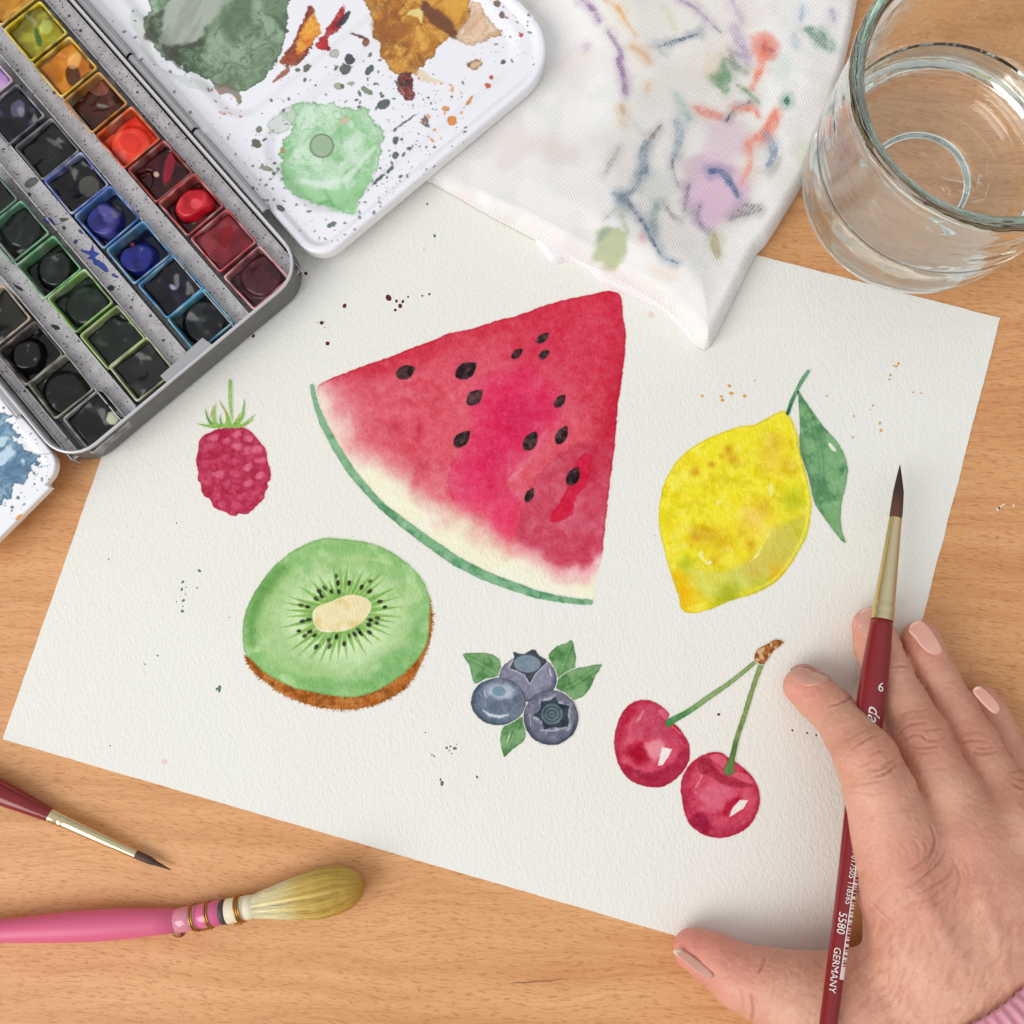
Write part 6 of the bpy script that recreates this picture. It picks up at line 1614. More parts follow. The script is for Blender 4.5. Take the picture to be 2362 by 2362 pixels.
# pink mop brush
mb0, mb1 = U(840, 2043, 7.2), U(586, 2090.5, 5.4)        # tip, front of the quill
A, a, n, b, L = along(mb0, mb1)
mop = thing('mop_brush', 'pink handled mop brush with wire-bound quill and yellow stained tuft', 'paintbrush', tuple(U(300, 2118, 5.6)))
rq = 4.05
prof = [(.0, 1.2, .6), (.7, 3.0, .5), (2.0, 4.6, .4), (4.7, 6.4, .3), (10, 7.7, .2), (16, 7.9, 0), (24, 6.7, 0), (33, 4.9, 0), (L - 2, 4.0, 0), (L, 3.7, 0), (L + 3, 3.6, 0)]
bristles('tuft', mb0, mb1, prof, mop, (176, 138, 50), (222, 204, 122), (240, 230, 190), 5, 96)
# loose hairs on the tuft
V = []; F = []; col = []
for i in range(1500):
    th = random.uniform(0, 2 * math.pi); t0 = random.uniform(-.012, .3) * L; rr = random.uniform(.8, 1.05)
    pts = []
    for q in range(7):
        s = L + (t0 - L) * q / 6
        r = np.interp(s, [p[0] for p in prof], [p[1] for p in prof]) * (rr if q < 6 else rr * .97)
        ox = np.interp(s, [p[0] for p in prof], [p[2] for p in prof])
        tt = th + .05 * math.sin(i + q)
        pts.append(mb0 + a * s + n * r * math.cos(tt) + b * (r * math.sin(tt) + ox))
    v, f = tube(pts, .042, 3)
    k0 = len(V); V += v; F += [tuple(x + k0 for x in q) for q in f]
    br = random.uniform(.86, 1.2)
    for q in range(7):
        t = q / 6
        c = np.array((244, 234, 196)) * (1 - t) + (np.array((208, 172, 62)) * t if t < .9 else np.array((186, 140, 62)) * t) if t > .35 else np.array((240, 230, 198))
        col += [np.clip(c * br, 0, 255)] * 3
mk('loose_hair', V, F, M_HAIR, mop, col=s2l(np.array(col)), kind='stuff')
def Lp(px, py, z=5.4):
    return float((U(px, py, z) - mb0) @ a)
q0, q1, q2, q3, q4 = Lp(586, 2090), Lp(566, 2093), Lp(522, 2098), Lp(510, 2100), Lp(402, 2114)
M_CREAM = simple('cream_thread', (236, 226, 196), .55, var=.2, bscale=.6)
M_DARK = simple('dark_thread', (62, 58, 60), .5)
M_QUILL = simple('pink_quill', (222, 138, 160), .25, coat=.6, var=.25, bscale=.35)
M_PINKIN = simple('pink_under_quill', (214, 96, 142), .25, coat=.6)
for nm, s0_, s1_, r0_, r1_, mt in (('quill_end', q0 - .6, q1, 3.85, rq, M_CREAM), ('cream_band', q1, q2, rq, rq + .08, M_CREAM), ('dark_band', q2, q3, rq + .1, rq + .1, M_DARK), ('quill', q3, q3 + (q4 - q3) * .52, rq + .08, rq + .05, M_PINKIN), ('quill_sleeve', q3 + (q4 - q3) * .52, q4, rq + .05, rq + .02, M_QUILL)):
    V, F = lathe(mb0, mb1, [(s0_, r0_ - .25), (s0_ + .15, r0_), (s1_ - .15, r1_), (s1_, r1_ - .25)], 30)
    mk(nm, V, F, mt, mop)
hb = U(0, 2147, 5.6)
hs = float((hb - mb0) @ a)
# the handle swells and turns a little: built on its own axis
_h0 = mb0 + a * (q4 - .3)
V, F = lathe(_h0, hb + (hb - _h0) * .02 + np.array([0, 0, .4]), [(0, 3.6), (.2, 3.95), (8, 4.4), (18, 5.0), (28, 5.25), (38, 5.0), (50, 4.35), (62, 3.75), (90, 3.0)], 32)
mk('handle', V, F, M_PINK, mop)
for nm, sx_, cnt in (('wire_ring', Lp(446, 2110), 2), ('wire_ring', Lp(482, 2104.5), 2), ('wire_ring', Lp(554, 2095), 3)):
    for j in range(cnt):
        th = np.linspace(0, 2 * math.pi, 29)[:-1]
        pts = [mb0 + a * (sx_ + (j - (cnt - 1) / 2) * .72 + .35 * math.sin(t)) + n * (rq + .28) * math.cos(t) + b * (rq + .28) * math.sin(t) for t in th]
        V, F = tube(pts, .32, 8, closed=True)
        mk(nm, V, F, M_BRASS, mop)
sgn = 1.0 if (b @ np.array([0, -1.0, 0])) > 0 else -1.0
for s0_, s1_ in ((Lp(446, 2110), Lp(482, 2104.5)), (Lp(554, 2095), Lp(535, 2098))):
    for ph in (0, math.pi):
        pts = []
        for q in range(26):
            t = q / 25
            pts.append(mb0 + a * (s0_ + (s1_ - s0_) * t) + b * sgn * (rq + .55 + .25 * math.cos(ph + t * 16)) + n * (.25 * math.sin(ph + t * 16) + .4))
        V, F = tube(pts, .24, 6)
        mk('wire_twist', V, F, M_BRASS, mop)
# drop of water beside it
dp = U(412, 2147, 0)
V = []; F = []
for i in range(7):
    r = 2.3 * math.sin(math.pi / 2 * i / 6) if i else 0.001
    for k in range(24):
        t = 2 * math.pi * k / 24
        V.append(dp + [r * math.cos(t) * 1.15, r * math.sin(t), .01 + .75 * math.cos(math.pi / 2 * i / 6)])
for i in range(6):
    for k in range(24):
        F.append((i * 24 + k, (i + 1) * 24 + k, (i + 1) * 24 + (k + 1) % 24, i * 24 + (k + 1) % 24))
F.append(tuple(6 * 24 + 23 - k for k in range(24)))
dr = mk('water_drop', V, F, M_WATER)
dr['label'] = 'small clear water drop on the wood below the pink brush'; dr['category'] = 'water drop'

# brush held by the hand
def held(px, py, z):
    return U(px, py, z)
h0 = held(2082.0, 1073.0, 9.0); h1 = held(1911.0, 2360.0, 38.0)
A, a, n, b, L = along(h0, h1)
if b[0] < 0:
    b = -b
def hL(px, py):
    """distance along the brush axis of the point seen at a pixel"""
    lo, hi = -20.0, L + 60
    for _ in range(50):
        md = (lo + hi) / 2
        if PJ(h0 + a * md)[1] < py:
            lo = md
        else:
            hi = md
    return (lo + hi) / 2
def rad(py, halfpx):
    s = hL(0, py); P_ = h0 + a * s
    return halfpx * (CH - P_[2]) / FPX
f0, f1 = hL(0, 1196), hL(0, 1431)
hbr = thing('paintbrush', 'red paintbrush with long gold ferrule and printed handle held between the fingers', 'paintbrush', tuple(h0 + a * f1))
bristles('bristles', h0, h1, [(0, .1, .9), (2, .45, .8), (5, 1.0, .55), (10, 1.75, .2), (f0 - 2, 2.1, 0), (f0 + 1, rad(1196, 13.2), 0)], hbr, (40, 24, 22), (84, 46, 34), (100, 58, 42), 3)
ra, rb = rad(1196, 14.2), rad(1431, 25.3)
lerp = lambda t: ra + (rb - ra) * t
V, F = lathe(h0, h1, [(f0 - .05, ra - .25), (f0, ra)] + [(f0 + (f1 - f0) * t, lerp(t)) for t in (.3, .6, .82)] + [(f0 + (f1 - f0) * .835, lerp(.835) - .12), (f0 + (f1 - f0) * .85, lerp(.85) + .05), (f0 + (f1 - f0) * .915, lerp(.915) + .05),
    (f0 + (f1 - f0) * .93, lerp(.93) - .12), (f0 + (f1 - f0) * .945, lerp(.945) + .04), (f1, rb)], 40)
sharp(mk('ferrule', V, F, M_FERRULE, hbr), 50)
hp = [(1425, 24.0), (1450, 25.0), (1500, 28.5), (1560, 31.0), (1610, 31.5), (1700, 30.5), (1800, 28.5), (1900, 25.5), (2000, 22.6), (2119, 20.6), (2250, 19.6), (2362, 19.4), (2480, 18)]
hprof = [(hL(0, y), rad(y, w)) for y, w in hp]
V, F = lathe(h0, h1, hprof, 44)
hnd = mk('handle', V, F, M_LACQ, hbr)
def hR(s):
    return float(np.interp(s, [p[0] for p in hprof], [p[1] for p in hprof]))
def wrap(V2, s0, phi0, along_axis=True, lift=.15):
    """lay flat print (x reading direction, y up, in mm) round the handle"""
    out = []
    for x, y in V2:
        if along_axis:
            s = s0 + x; r = hR(s); ph = phi0 + y / r
        else:
            s = s0 - y; r = hR(s); ph = phi0 + x / r
        r += lift
        out.append(h0 + a * s + n * r * math.cos(ph) + b * r * math.sin(ph))
    return out
def text_on(string, size, s0, phi0, name, along_axis=True, shear=0.0, squeeze=1.0):
    cu = bpy.data.curves.new('print', 'FONT'); cu.body = string; cu.size = size; cu.shear = shear; cu.resolution_u = 3
    to = bpy.data.objects.new('print', cu); scene.collection.objects.link(to)
    bpy.context.view_layer.update()
    me = bpy.data.meshes.new_from_object(to.evaluated_get(bpy.context.evaluated_depsgraph_get()))
    V2 = [(v.co.x * squeeze, v.co.y) for v in me.vertices]; F2 = [tuple(p.vertices) for p in me.polygons]
    bpy.data.objects.remove(to); bpy.data.curves.remove(cu); bpy.data.meshes.remove(me)
    # orientation: faces must look outwards
    P3_ = wrap(V2, s0, phi0, along_axis)
    mk(name, P3_, F2, M_PRINT, hbr, smooth=False)
text_on('6', 4.3, hL(0, 1596), math.radians(-2), 'printed_number', along_axis=False, squeeze=1.0)
text_on('da', 5.6, hL(0, 1630), math.radians(-24), 'printed_script', shear=.35)
text_on('4 017505 118365', 2.35, hL(0, 1958), math.radians(-14), 'printed_number', squeeze=1.0)
text_on('5580', 3.3, hL(0, 2103), math.radians(-40), 'printed_number', squeeze=.98)
text_on('GERMANY', 2.8, hL(0, 2184), math.radians(-42), 'printed_word', squeeze=1.0)
# white bar code down the right of the handle
s_a, s_b = hL(0, 1952), hL(0, 2254)
V = []; F = []
def bar(sa, sb_, pa, pb):
    k0 = len(V); m_ = 7
    for s in (sa, sb_):
        for q in range(m_ + 1):
            ph = pa + (pb - pa) * q / m_; r = hR(s) + .05
            V.append(h0 + a * s + n * r * math.cos(ph) + b * r * math.sin(ph))
    for q in range(m_):
        F.append((k0 + q, k0 + q + 1, k0 + m_ + 2 + q, k0 + m_ + 1 + q))
r_ = np.random.default_rng(5)
bar(s_a, s_b, math.radians(13), math.radians(21))
s = s_a
while s < s_b - 4.2:
    w = float(r_.choice([.28, .32, .6, .9])); g = float(r_.choice([.3, .34, .6, .85]))
    bar(s, s + w, math.radians(21.01), math.radians(88)); s += w + g
bar(s, s_b, math.radians(21.01), math.radians(88))
mk('bar_code', V, F, M_PRINT, hbr, smooth=False)

# ------------------------------------------------------------------ the hand
zh = lambda p: zp(p, 1762, 1400, 3.22)
zt = lambda p: zp(p, 1500, 1762, 2.2413)
def J(px, py, z, r):
    return (*U(px, py, z), r)
fingers = {
 'index': [J(1851, 1584, 7.4, 6.5), J(1888, 1612, 10.5, 7.2), J(1920, 1640, 15.0, 7.3), J(1958, 1690, 22.5, 8.0), J(1998, 1748, 29.0, 9.6), J(2028, 1822, 31.5, 10.6), J(2052, 1900, 32.0, 11.8), J(2068, 1965, 31.5, 12.8)],
 'middle': [J(2012, 1446, 7.2, 6.8), J(2024, 1492, 8.2, 7.3), J(2046, 1548, 11, 7.5), J(2082, 1624, 15.5, 8.1), J(2116, 1697, 20, 9.6), J(2146, 1760, 23.5, 9.3), J(2182, 1832, 27, 10.2), J(2232, 1950, 31.5, 12.2)],
 'ring': [J(2123, 1474, 6.8, 6.3), J(2136, 1512, 7.6, 6.7), J(2158, 1558, 9.6, 6.8), J(2200, 1640, 13, 7.4), J(2240, 1716, 16.5, 8.6), J(2276, 1786, 20, 8.6), J(2312, 1850, 24, 9.6), J(2350, 1915, 29, 11.6)],
 'pinky': [J(2266, 1615, 6.2, 5.3), J(2284, 1650, 7.0, 5.8), J(2305, 1692, 8.6, 6.0), J(2335, 1754, 11, 6.5), J(2362, 1812, 14, 7.6), J(2395, 1880, 19, 8.6), J(2432, 1950, 25, 10)],
 'thumb': [J(1600, 2190, 7.4, 6.9), J(1650, 2214, 8.6, 8.0), J(1708, 2254, 10.5, 9.9), J(1778, 2278, 13.5, 11.8), J(1850, 2302, 17, 13.6), J(1955, 2322, 19, 16.5), J(2090, 2400, 22, 19)],
}
palm = [
 [J(2068, 1965, 31.5, 12.8), J(2096, 2050, 31.0, 14.2), J(2150, 2180, 29.5, 17.0), J(2230, 2400, 28.0, 20.0)],
 [J(2232, 1950, 31.5, 12.2), J(2262, 2050, 32.5, 13.5), J(2330, 2400, 30.5, 19.0)],
 [J(2350, 1915, 29.5, 11.6), J(2380, 2050, 30.5, 13.5), J(2410, 2380, 29.0, 18.0)],
 [J(2432, 1950, 25.0, 10.0), J(2455, 2060, 26.0, 13.0), J(2470, 2380, 26.0, 17.0)],
 [J(2090, 2400, 22.0, 19.0), J(2150, 2290, 22.0, 18.0), J(2120, 2150, 22.5, 13.5)],
 [J(2300, 2420, 27.0, 21.0), J(2420, 2640, 28.0, 20.0), J(2620, 2960, 30.0, 24.0)],
 [J(2400, 2400, 27.0, 19.0), J(2500, 2620, 28.0, 19.0), J(2700, 2940, 30.0, 23.0)],
]
def cone_d(P, A, B):
    """distance to a round cone"""
    a = np.array(A[:3], np.float32); b_ = np.array(B[:3], np.float32); r1, r2 = A[3], B[3]
    ba = b_ - a; l2 = float(ba @ ba); rr = r1 - r2; a2 = l2 - rr * rr; il2 = 1.0 / l2
    pa = P - a
    y = pa @ ba; z = y - l2
    q = pa * np.float32(l2) - y[:, None] * ba
    x2 = np.einsum('ij,ij->i', q, q)
    y2 = y * y * l2; z2 = z * z * l2
    k = np.sign(rr) * rr * rr * x2
    d = (np.sqrt(x2 * a2 * il2) + y * rr) * il2 - r1
    d = np.where(np.sign(z) * a2 * z2 > k, np.sqrt(x2 + z2) * il2 - r2, d)
    return np.where(np.sign(y) * a2 * y2 < k, np.sqrt(x2 + y2) * il2 - r1, d)
def smin(a, b_, k):
    h = np.clip(.5 + .5 * (b_ - a) / k, 0, 1)
    return b_ + (a - b_) * h - k * h * (1 - h)
def chain_d(P, ch, k):
    d = None
    for A_, B_ in zip(ch[:-1], ch[1:]):
        e = cone_d(P, A_, B_)
        d = e if d is None else smin(d, e, k)
    return d
def hand_d(P):
    P = P.astype(np.float32)
    pd = None
    for ch in palm:
        e = chain_d(P, ch, 4.0)
        pd = e if pd is None else smin(pd, e, 9.0)
    out = None
    for nm, ch in fingers.items():
        f = chain_d(P, ch, 2.5)
        f = smin(pd, f, 9.0 if nm == 'thumb' else 5.0)
        out = f if out is None else smin(out, f, 1.3)
    return out
def hand_grad(P, e=.4):
    g = np.stack([hand_d(P + np.array([e if i == j else 0 for j in range(3)])) - hand_d(P - np.array([e if i == j else 0 for j in range(3)])) for i in range(3)], 1)
    return g / (np.linalg.norm(g, axis=1, keepdims=True) + 1e-9)
def surface_nets(f, org, h):
    nx, ny, nz = f.shape
    s = f < 0
    c = [s[i:nx - 1 + i, j:ny - 1 + j, k:nz - 1 + k] for i in (0, 1) for j in (0, 1) for k in (0, 1)]
    al = c[0] & c[1] & c[2] & c[3] & c[4] & c[5] & c[6] & c[7]
    an = c[0] | c[1] | c[2] | c[3] | c[4] | c[5] | c[6] | c[7]
    I, Jx, K_ = np.nonzero(an & ~al)
    idx = np.full((nx - 1, ny - 1, nz - 1), -1, np.int64); idx[I, Jx, K_] = np.arange(len(I))
    off = [(i, j, k) for i in (0, 1) for j in (0, 1) for k in (0, 1)]
    val = {o: f[I + o[0], Jx + o[1], K_ + o[2]] for o in off}
    acc = np.zeros((len(I), 3)); cnt = np.zeros(len(I))
    for o in off:
        for ax in range(3):
            if o[ax] == 0:
                p = list(o); p[ax] = 1; p = tuple(p)
                va, vb = val[o], val[p]
                m_ = (va < 0) != (vb < 0)
                t = np.where(m_, va / np.where(m_, va - vb, 1), 0)
                pt = np.zeros((len(I), 3)); pt += np.array(o); pt[:, ax] = t
                acc[m_] += pt[m_]; cnt[m_] += 1
    V = np.stack([I, Jx, K_], 1) + acc / cnt[:, None]
    V = np.array(org) + V * h
    F = []
    for ax in range(3):
        sl0 = [slice(None)] * 3; sl1 = [slice(None)] * 3
        sl0[ax] = slice(0, -1); sl1[ax] = slice(1, None)
        a_ = s[tuple(sl0)]; b__ = s[tuple(sl1)]
        i, j, k = np.nonzero(a_ != b__)
        o1, o2 = [(1, 2), (2, 0), (0, 1)][ax]
        g = np.stack([i, j, k], 1)
        lim = np.array([nx - 1, ny - 1, nz - 1])
        m_ = (g[:, o1] > 0) & (g[:, o2] > 0) & (g[:, o1] < lim[o1]) & (g[:, o2] < lim[o2])
        g = g[m_]; fl = a_[i, j, k][m_]
        def at(d1, d2):
            q = g.copy(); q[:, o1] -= d1; q[:, o2] -= d2
            return idx[q[:, 0], q[:, 1], q[:, 2]]
        quad = np.stack([at(1, 1), at(0, 1), at(0, 0), at(1, 0)], 1)
        quad[~fl] = quad[~fl][:, ::-1]
        F.append(quad)
    F = np.concatenate(F)
    return V, F[(F >= 0).all(1)]
allj = np.array([j for ch in list(fingers.values()) + palm for j in ch])
lo3 = (allj[:, :3] - allj[:, 3:] - 2).min(0); hi3 = (allj[:, :3] + allj[:, 3:] + 2).max(0)
lo3[2] = max(lo3[2], -4); hi3[0] = min(hi3[0], 232.0); lo3[1] = max(lo3[1], -190.0)
HS = 1.1
ax_ = [np.arange(lo3[i], hi3[i], HS) for i in range(3)]
G3 = np.stack(np.meshgrid(*ax_, indexing='ij'), -1)
f3 = np.concatenate([hand_d(q) for q in np.array_split(G3.reshape(-1, 3), 24)]).reshape(G3.shape[:3])
f3[0] = f3[-1] = 3.0; f3[:, 0] = f3[:, -1] = 3.0; f3[:, :, 0] = f3[:, :, -1] = 3.0
Vh, Fh = surface_nets(f3, lo3, HS)
# one level of subdivision, then settle on the smooth surface
nq = len(Fh)
E_ = np.sort(np.stack([Fh, np.roll(Fh, -1, 1)], -1).reshape(-1, 2), 1)
ue, inv = np.unique(E_, axis=0, return_inverse=True); inv = inv.reshape(nq, 4)
me_ = (Vh[ue[:, 0]] + Vh[ue[:, 1]]) / 2; mc = Vh[Fh].mean(1)
n0 = len(Vh); n1 = n0 + len(ue)
Vh = np.concatenate([Vh, me_, mc])
cc_ = n1 + np.arange(nq)
Fh = np.concatenate([np.stack([Fh[:, i], n0 + inv[:, i], cc_, n0 + inv[:, (i - 1) % 4]], 1) for i in range(4)])
inner = (Vh[:, 0] < hi3[0] - 3) & (Vh[:, 1] > lo3[1] + 3)
for _ in range(2):
    g_ = hand_grad(Vh); d_h = hand_d(Vh)
    Vh = np.where(inner[:, None], Vh - g_ * np.clip(d_h, -1, 1)[:, None], Vh)
Nh = hand_grad(Vh)
Pq = PJ(Vh); X, Y = Pq[:, 0], Pq[:, 1]
upf = ss(-.05, .35, Nh[:, 2])
# creases over the joints, folds by the knuckle, tendons
disp = np.zeros(len(Vh)); red = np.zeros(len(Vh)); crease = np.zeros(len(Vh))
def groove(pts, w, depth, tint=.5):
    global disp, crease
    P_ = smooth_loop(np.array(pts, float), 5, False)
    n_ = len(P_); R_ = np.sin(np.linspace(.15, math.pi - .15, n_)) * w
    m_ = (X > P_[:, 0].min() - 14) & (X < P_[:, 0].max() + 14) & (Y > P_[:, 1].min() - 14) & (Y < P_[:, 1].max() + 14)
    if not m_.any():
        return
    q, t = stroke(X[m_], Y[m_], [(*p, 0.0) for p in P_])
    e = np.sin(np.clip(t, 0.03, .97) * math.pi) ** .6
    depth = depth * 1.5; tint = min(1.0, tint * 1.35)
    disp[m_] += -depth * e * np.exp(-(q / w) ** 2) + .35 * depth * e * np.exp(-((q - 2.2 * w) / (1.6 * w)) ** 2)
    crease[m_] = np.maximum(crease[m_], tint * e * np.exp(-(q / (w * .9)) ** 2))
for pl, d_, t_ in (([(470, 735), (560, 715), (670, 672)], .28, .5), ([(560, 700), (620, 690), (680, 660)], .15, .3), ([(640, 1065), (740, 995), (860, 940)], .28, .4), ([(600, 1000), (720, 930), (830, 880)], .14, .25), ([(700, 1190), (790, 1150), (860, 1130)], .25, .35), ([(780, 1100), (850, 1075), (890, 1060)], .3, .4),
        ([(800, 1265), (900, 1237), (990, 1165)], .4, .6), ([(850, 1190), (920, 1160), (985, 1120)], .28, .4), ([(760, 1210), (860, 1205), (940, 1170)], .2, .3), ([(620, 1340), (760, 1310), (900, 1280)], .15, .25), ([(640, 1370), (800, 1390), (960, 1370)], .12, .2),
        ([(935, 450), (1010, 440), (1085, 440)], .3, .5), ([(950, 480), (1020, 480), (1080, 470)], .12, .25), ([(995, 950), (1060, 880), (1150, 860), (1210, 855)], .28, .45), ([(1040, 990), (1110, 950), (1170, 955), (1210, 985), (1280, 990), (1340, 965)], .38, .6), ([(1180, 915), (1260, 912), (1330, 900)], .3, .45),
        ([(1050, 1030), (1180, 1050), (1310, 1025)], .25, .4), ([(1100, 1075), (1200, 1085), (1300, 1070)], .18, .3), ([(1000, 800), (1100, 770), (1240, 760)], .12, .2), ([(1140, 1230), (1250, 1200), (1380, 1210)], .12, .2),
        ([(1455, 1015), (1560, 990), (1680, 1003)], .35, .55), ([(1540, 1085), (1640, 1092), (1735, 1072)], .4, .6), ([(1580, 1045), (1640, 1050), (1710, 1040)], .28, .45), ([(1440, 960), (1540, 930), (1640, 935)], .15, .25), ([(1350, 565), (1400, 555), (1440, 545)], .2, .3), ([(1310, 590), (1360, 600), (1420, 590)], .12, .2),
        ([(1845, 1305), (1895, 1340), (1940, 1352)], .35, .5), ([(1890, 1280), (1940, 1290)], .3, .45), ([(1830, 1230), (1900, 1215), (1950, 1220)], .2, .3),
        ([(1230, 1600), (1265, 1700), (1272, 1770), (1235, 1860), (1180, 1930)], .55, .55), ([(1180, 1740), (1210, 1800), (1190, 1870)], .2, .25), ([(1100, 1720), (1150, 1790), (1150, 1880)], .18, .22), ([(1000, 1740), (1060, 1800), (1080, 1890)], .14, .2)):
    groove(zh(pl), 2.6, d_, t_)
for pl, d_, t_ in (([(1465, 400), (1440, 470), (1375, 530), (1330, 550)], .35, .45), ([(1310, 645), (1400, 595), (1500, 500), (1530, 440)], .35, .45), ([(1340, 695), (1460, 630), (1550, 570), (1570, 500)], .3, .4), ([(1330, 730), (1450, 690), (1560, 600)], .2, .3), ([(1350, 760), (1480, 720), (1590, 640)], .18, .28),
        ([(1390, 560), (1450, 520), (1490, 450)], .2, .3), ([(1560, 480), (1600, 580), (1580, 680)], .2, .3), ([(1610, 470), (1650, 560), (1640, 640)], .15, .25), ([(520, 1180), (530, 1260), (520, 1345)], .4, .5), ([(600, 1000), (575, 1050), (560, 1080)], .45, .5), ([(470, 1160), (480, 1230), (470, 1290)], .18, .25), ([(640, 1090), (640, 1160), (620, 1230)], .14, .2),
        ([(700, 1060), (710, 1120), (690, 1190)], .12, .15), ([(1120, 690), (1180, 760), (1260, 830)], .2, .2)):
    groove(zt(pl), 2.8, d_, t_)
# fine folded skin on the back of the hand
wr = fbm(X * .9 + Y * .42, (Y * .9 - X * .42) * .35, 9.0, 3, 91)
back = ss(1930, 2080, Y) * ss(1880, 2000, X)
disp += .17 * wr * back * upf - .12 * back * upf * np.abs(fbm(X * .95 + Y * .3, (Y * .95 - X * .3) * .5, 12, 2, 12))
disp += .11 * fbm(X, Y, 9, 2, 14) * upf * (1 - back)
disp = disp * upf
for ch in ([(2075, 1990), (2160, 2120), (2260, 2300)], [(2240, 1985), (2290, 2120), (2340, 2300)]):
    q, t = stroke(X, Y, [(*p, 0) for p in ch])
    disp += .9 * np.exp(-(q / 22.0) ** 2) * np.sin(np.clip(t, 0, 1) * math.pi) * upf
Vh = Vh + Nh * np.where(inner, disp, 0)[:, None]
Vh[:, 2] = np.maximum(Vh[:, 2], .5)
# skin colour: pinker at finger ends and over joints, paler between
base = np.broadcast_to(C(212, 156, 132), X.shape + (3,)).copy()
base = mixc(base, C(222, 172, 144), .6 * ss(-.3, .6, fbm(X, Y, 120, 3, 33)))
base = mixc(base, C(206, 146, 122), .5 * ss(.0, .7, fbm(X, Y, 45, 3, 35)))
for px, py, r, col, k_ in ((1852, 1580, 60, (224, 146, 128), .7), (1990, 1740, 70, (206, 136, 112), .5), (2060, 1950, 90, (208, 138, 116), .5), (2005, 1440, 60, (230, 160, 144), .7), (2120, 1700, 70, (204, 134, 110), .6), (2125, 1470, 50, (226, 156, 138), .7), (2250, 1712, 60, (206, 136, 112), .6),
        (2268, 1612, 40, (226, 156, 138), .6), (2350, 1800, 50, (210, 146, 120), .5), (1600, 2190, 110, (224, 140, 124), .85), (1700, 2240, 70, (222, 146, 128), .5), (2160, 2060, 80, (208, 140, 116), .5), (1960, 1900, 90, (228, 168, 150), .5), (2250, 1950, 80, (208, 140, 118), .45), (2020, 2240, 90, (222, 170, 146), .4)):
    base = mixc(base, C(*col), k_ * np.exp(-((X - px) ** 2 + (Y - py) ** 2) / r ** 2))
base = mixc(base, C(156, 88, 70), .62 * np.clip(crease, 0, 1) * upf)
base = mixc(base, C(192, 126, 104), .38 * back * ss(-.0, -.6, wr))
base = mixc(base, C(200, 128, 108), .22 * ss(.0, .6, fbm(X, Y, 60, 3, 45)))
base = base + (5.0 * fbm(X, Y, 4.5, 3, 8, .7))[:, None]
def skin_mat():
    m, nt, b = new_mat('skin')
    at_ = nd(nt, 'ShaderNodeAttribute', attribute_name='Col')
    nt.links.new(at_.outputs['Color'], b.inputs['Base Color'])
    b.inputs['Roughness'].default_value = .44
    b.inputs['Specular IOR Level'].default_value = .5
    b.inputs['Subsurface Weight'].default_value = .12
    b.inputs['Subsurface Radius'].default_value = (1.0, .35, .2)
    b.inputs['Subsurface Scale'].default_value = 1.6 * MM
    v = pos_mm(nt)
    vo = nd(nt, 'ShaderNodeTexVoronoi', i_Scale=1.25, feature='DISTANCE_TO_EDGE'); nt.links.new(v, vo.inputs['Vector'])
    mr = nd(nt, 'ShaderNodeMapRange', i_1=0.0, i_2=.18, i_3=0.0, i_4=1.0); nt.links.new(vo.outputs['Distance'], mr.inputs[0])
    n = nd(nt, 'ShaderNodeTexNoise', i_Scale=.9, i_Detail=3.0); nt.links.new(v, n.inputs['Vector'])
    ad = nd(nt, 'ShaderNodeMath', operation='MULTIPLY_ADD', i_1=.35); nt.links.new(mr.outputs[0], ad.inputs[0]); nt.links.new(n.outputs[0], ad.inputs[2])
    bp = nd(nt, 'ShaderNodeBump', i_Strength=.6, i_Distance=.2 * MM)
    nt.links.new(ad.outputs[0], bp.inputs['Height']); nt.links.new(bp.outputs[0], b.inputs['Normal'])
    return m
M_SKIN = skin_mat()
person = thing('person', 'right hand in a pink ribbed cuff resting on the paper and holding the red brush', 'person', tuple(U(2230, 2200, 0)))
hand = mk('hand', Vh, Fh, M_SKIN, person, col=s2l(base))
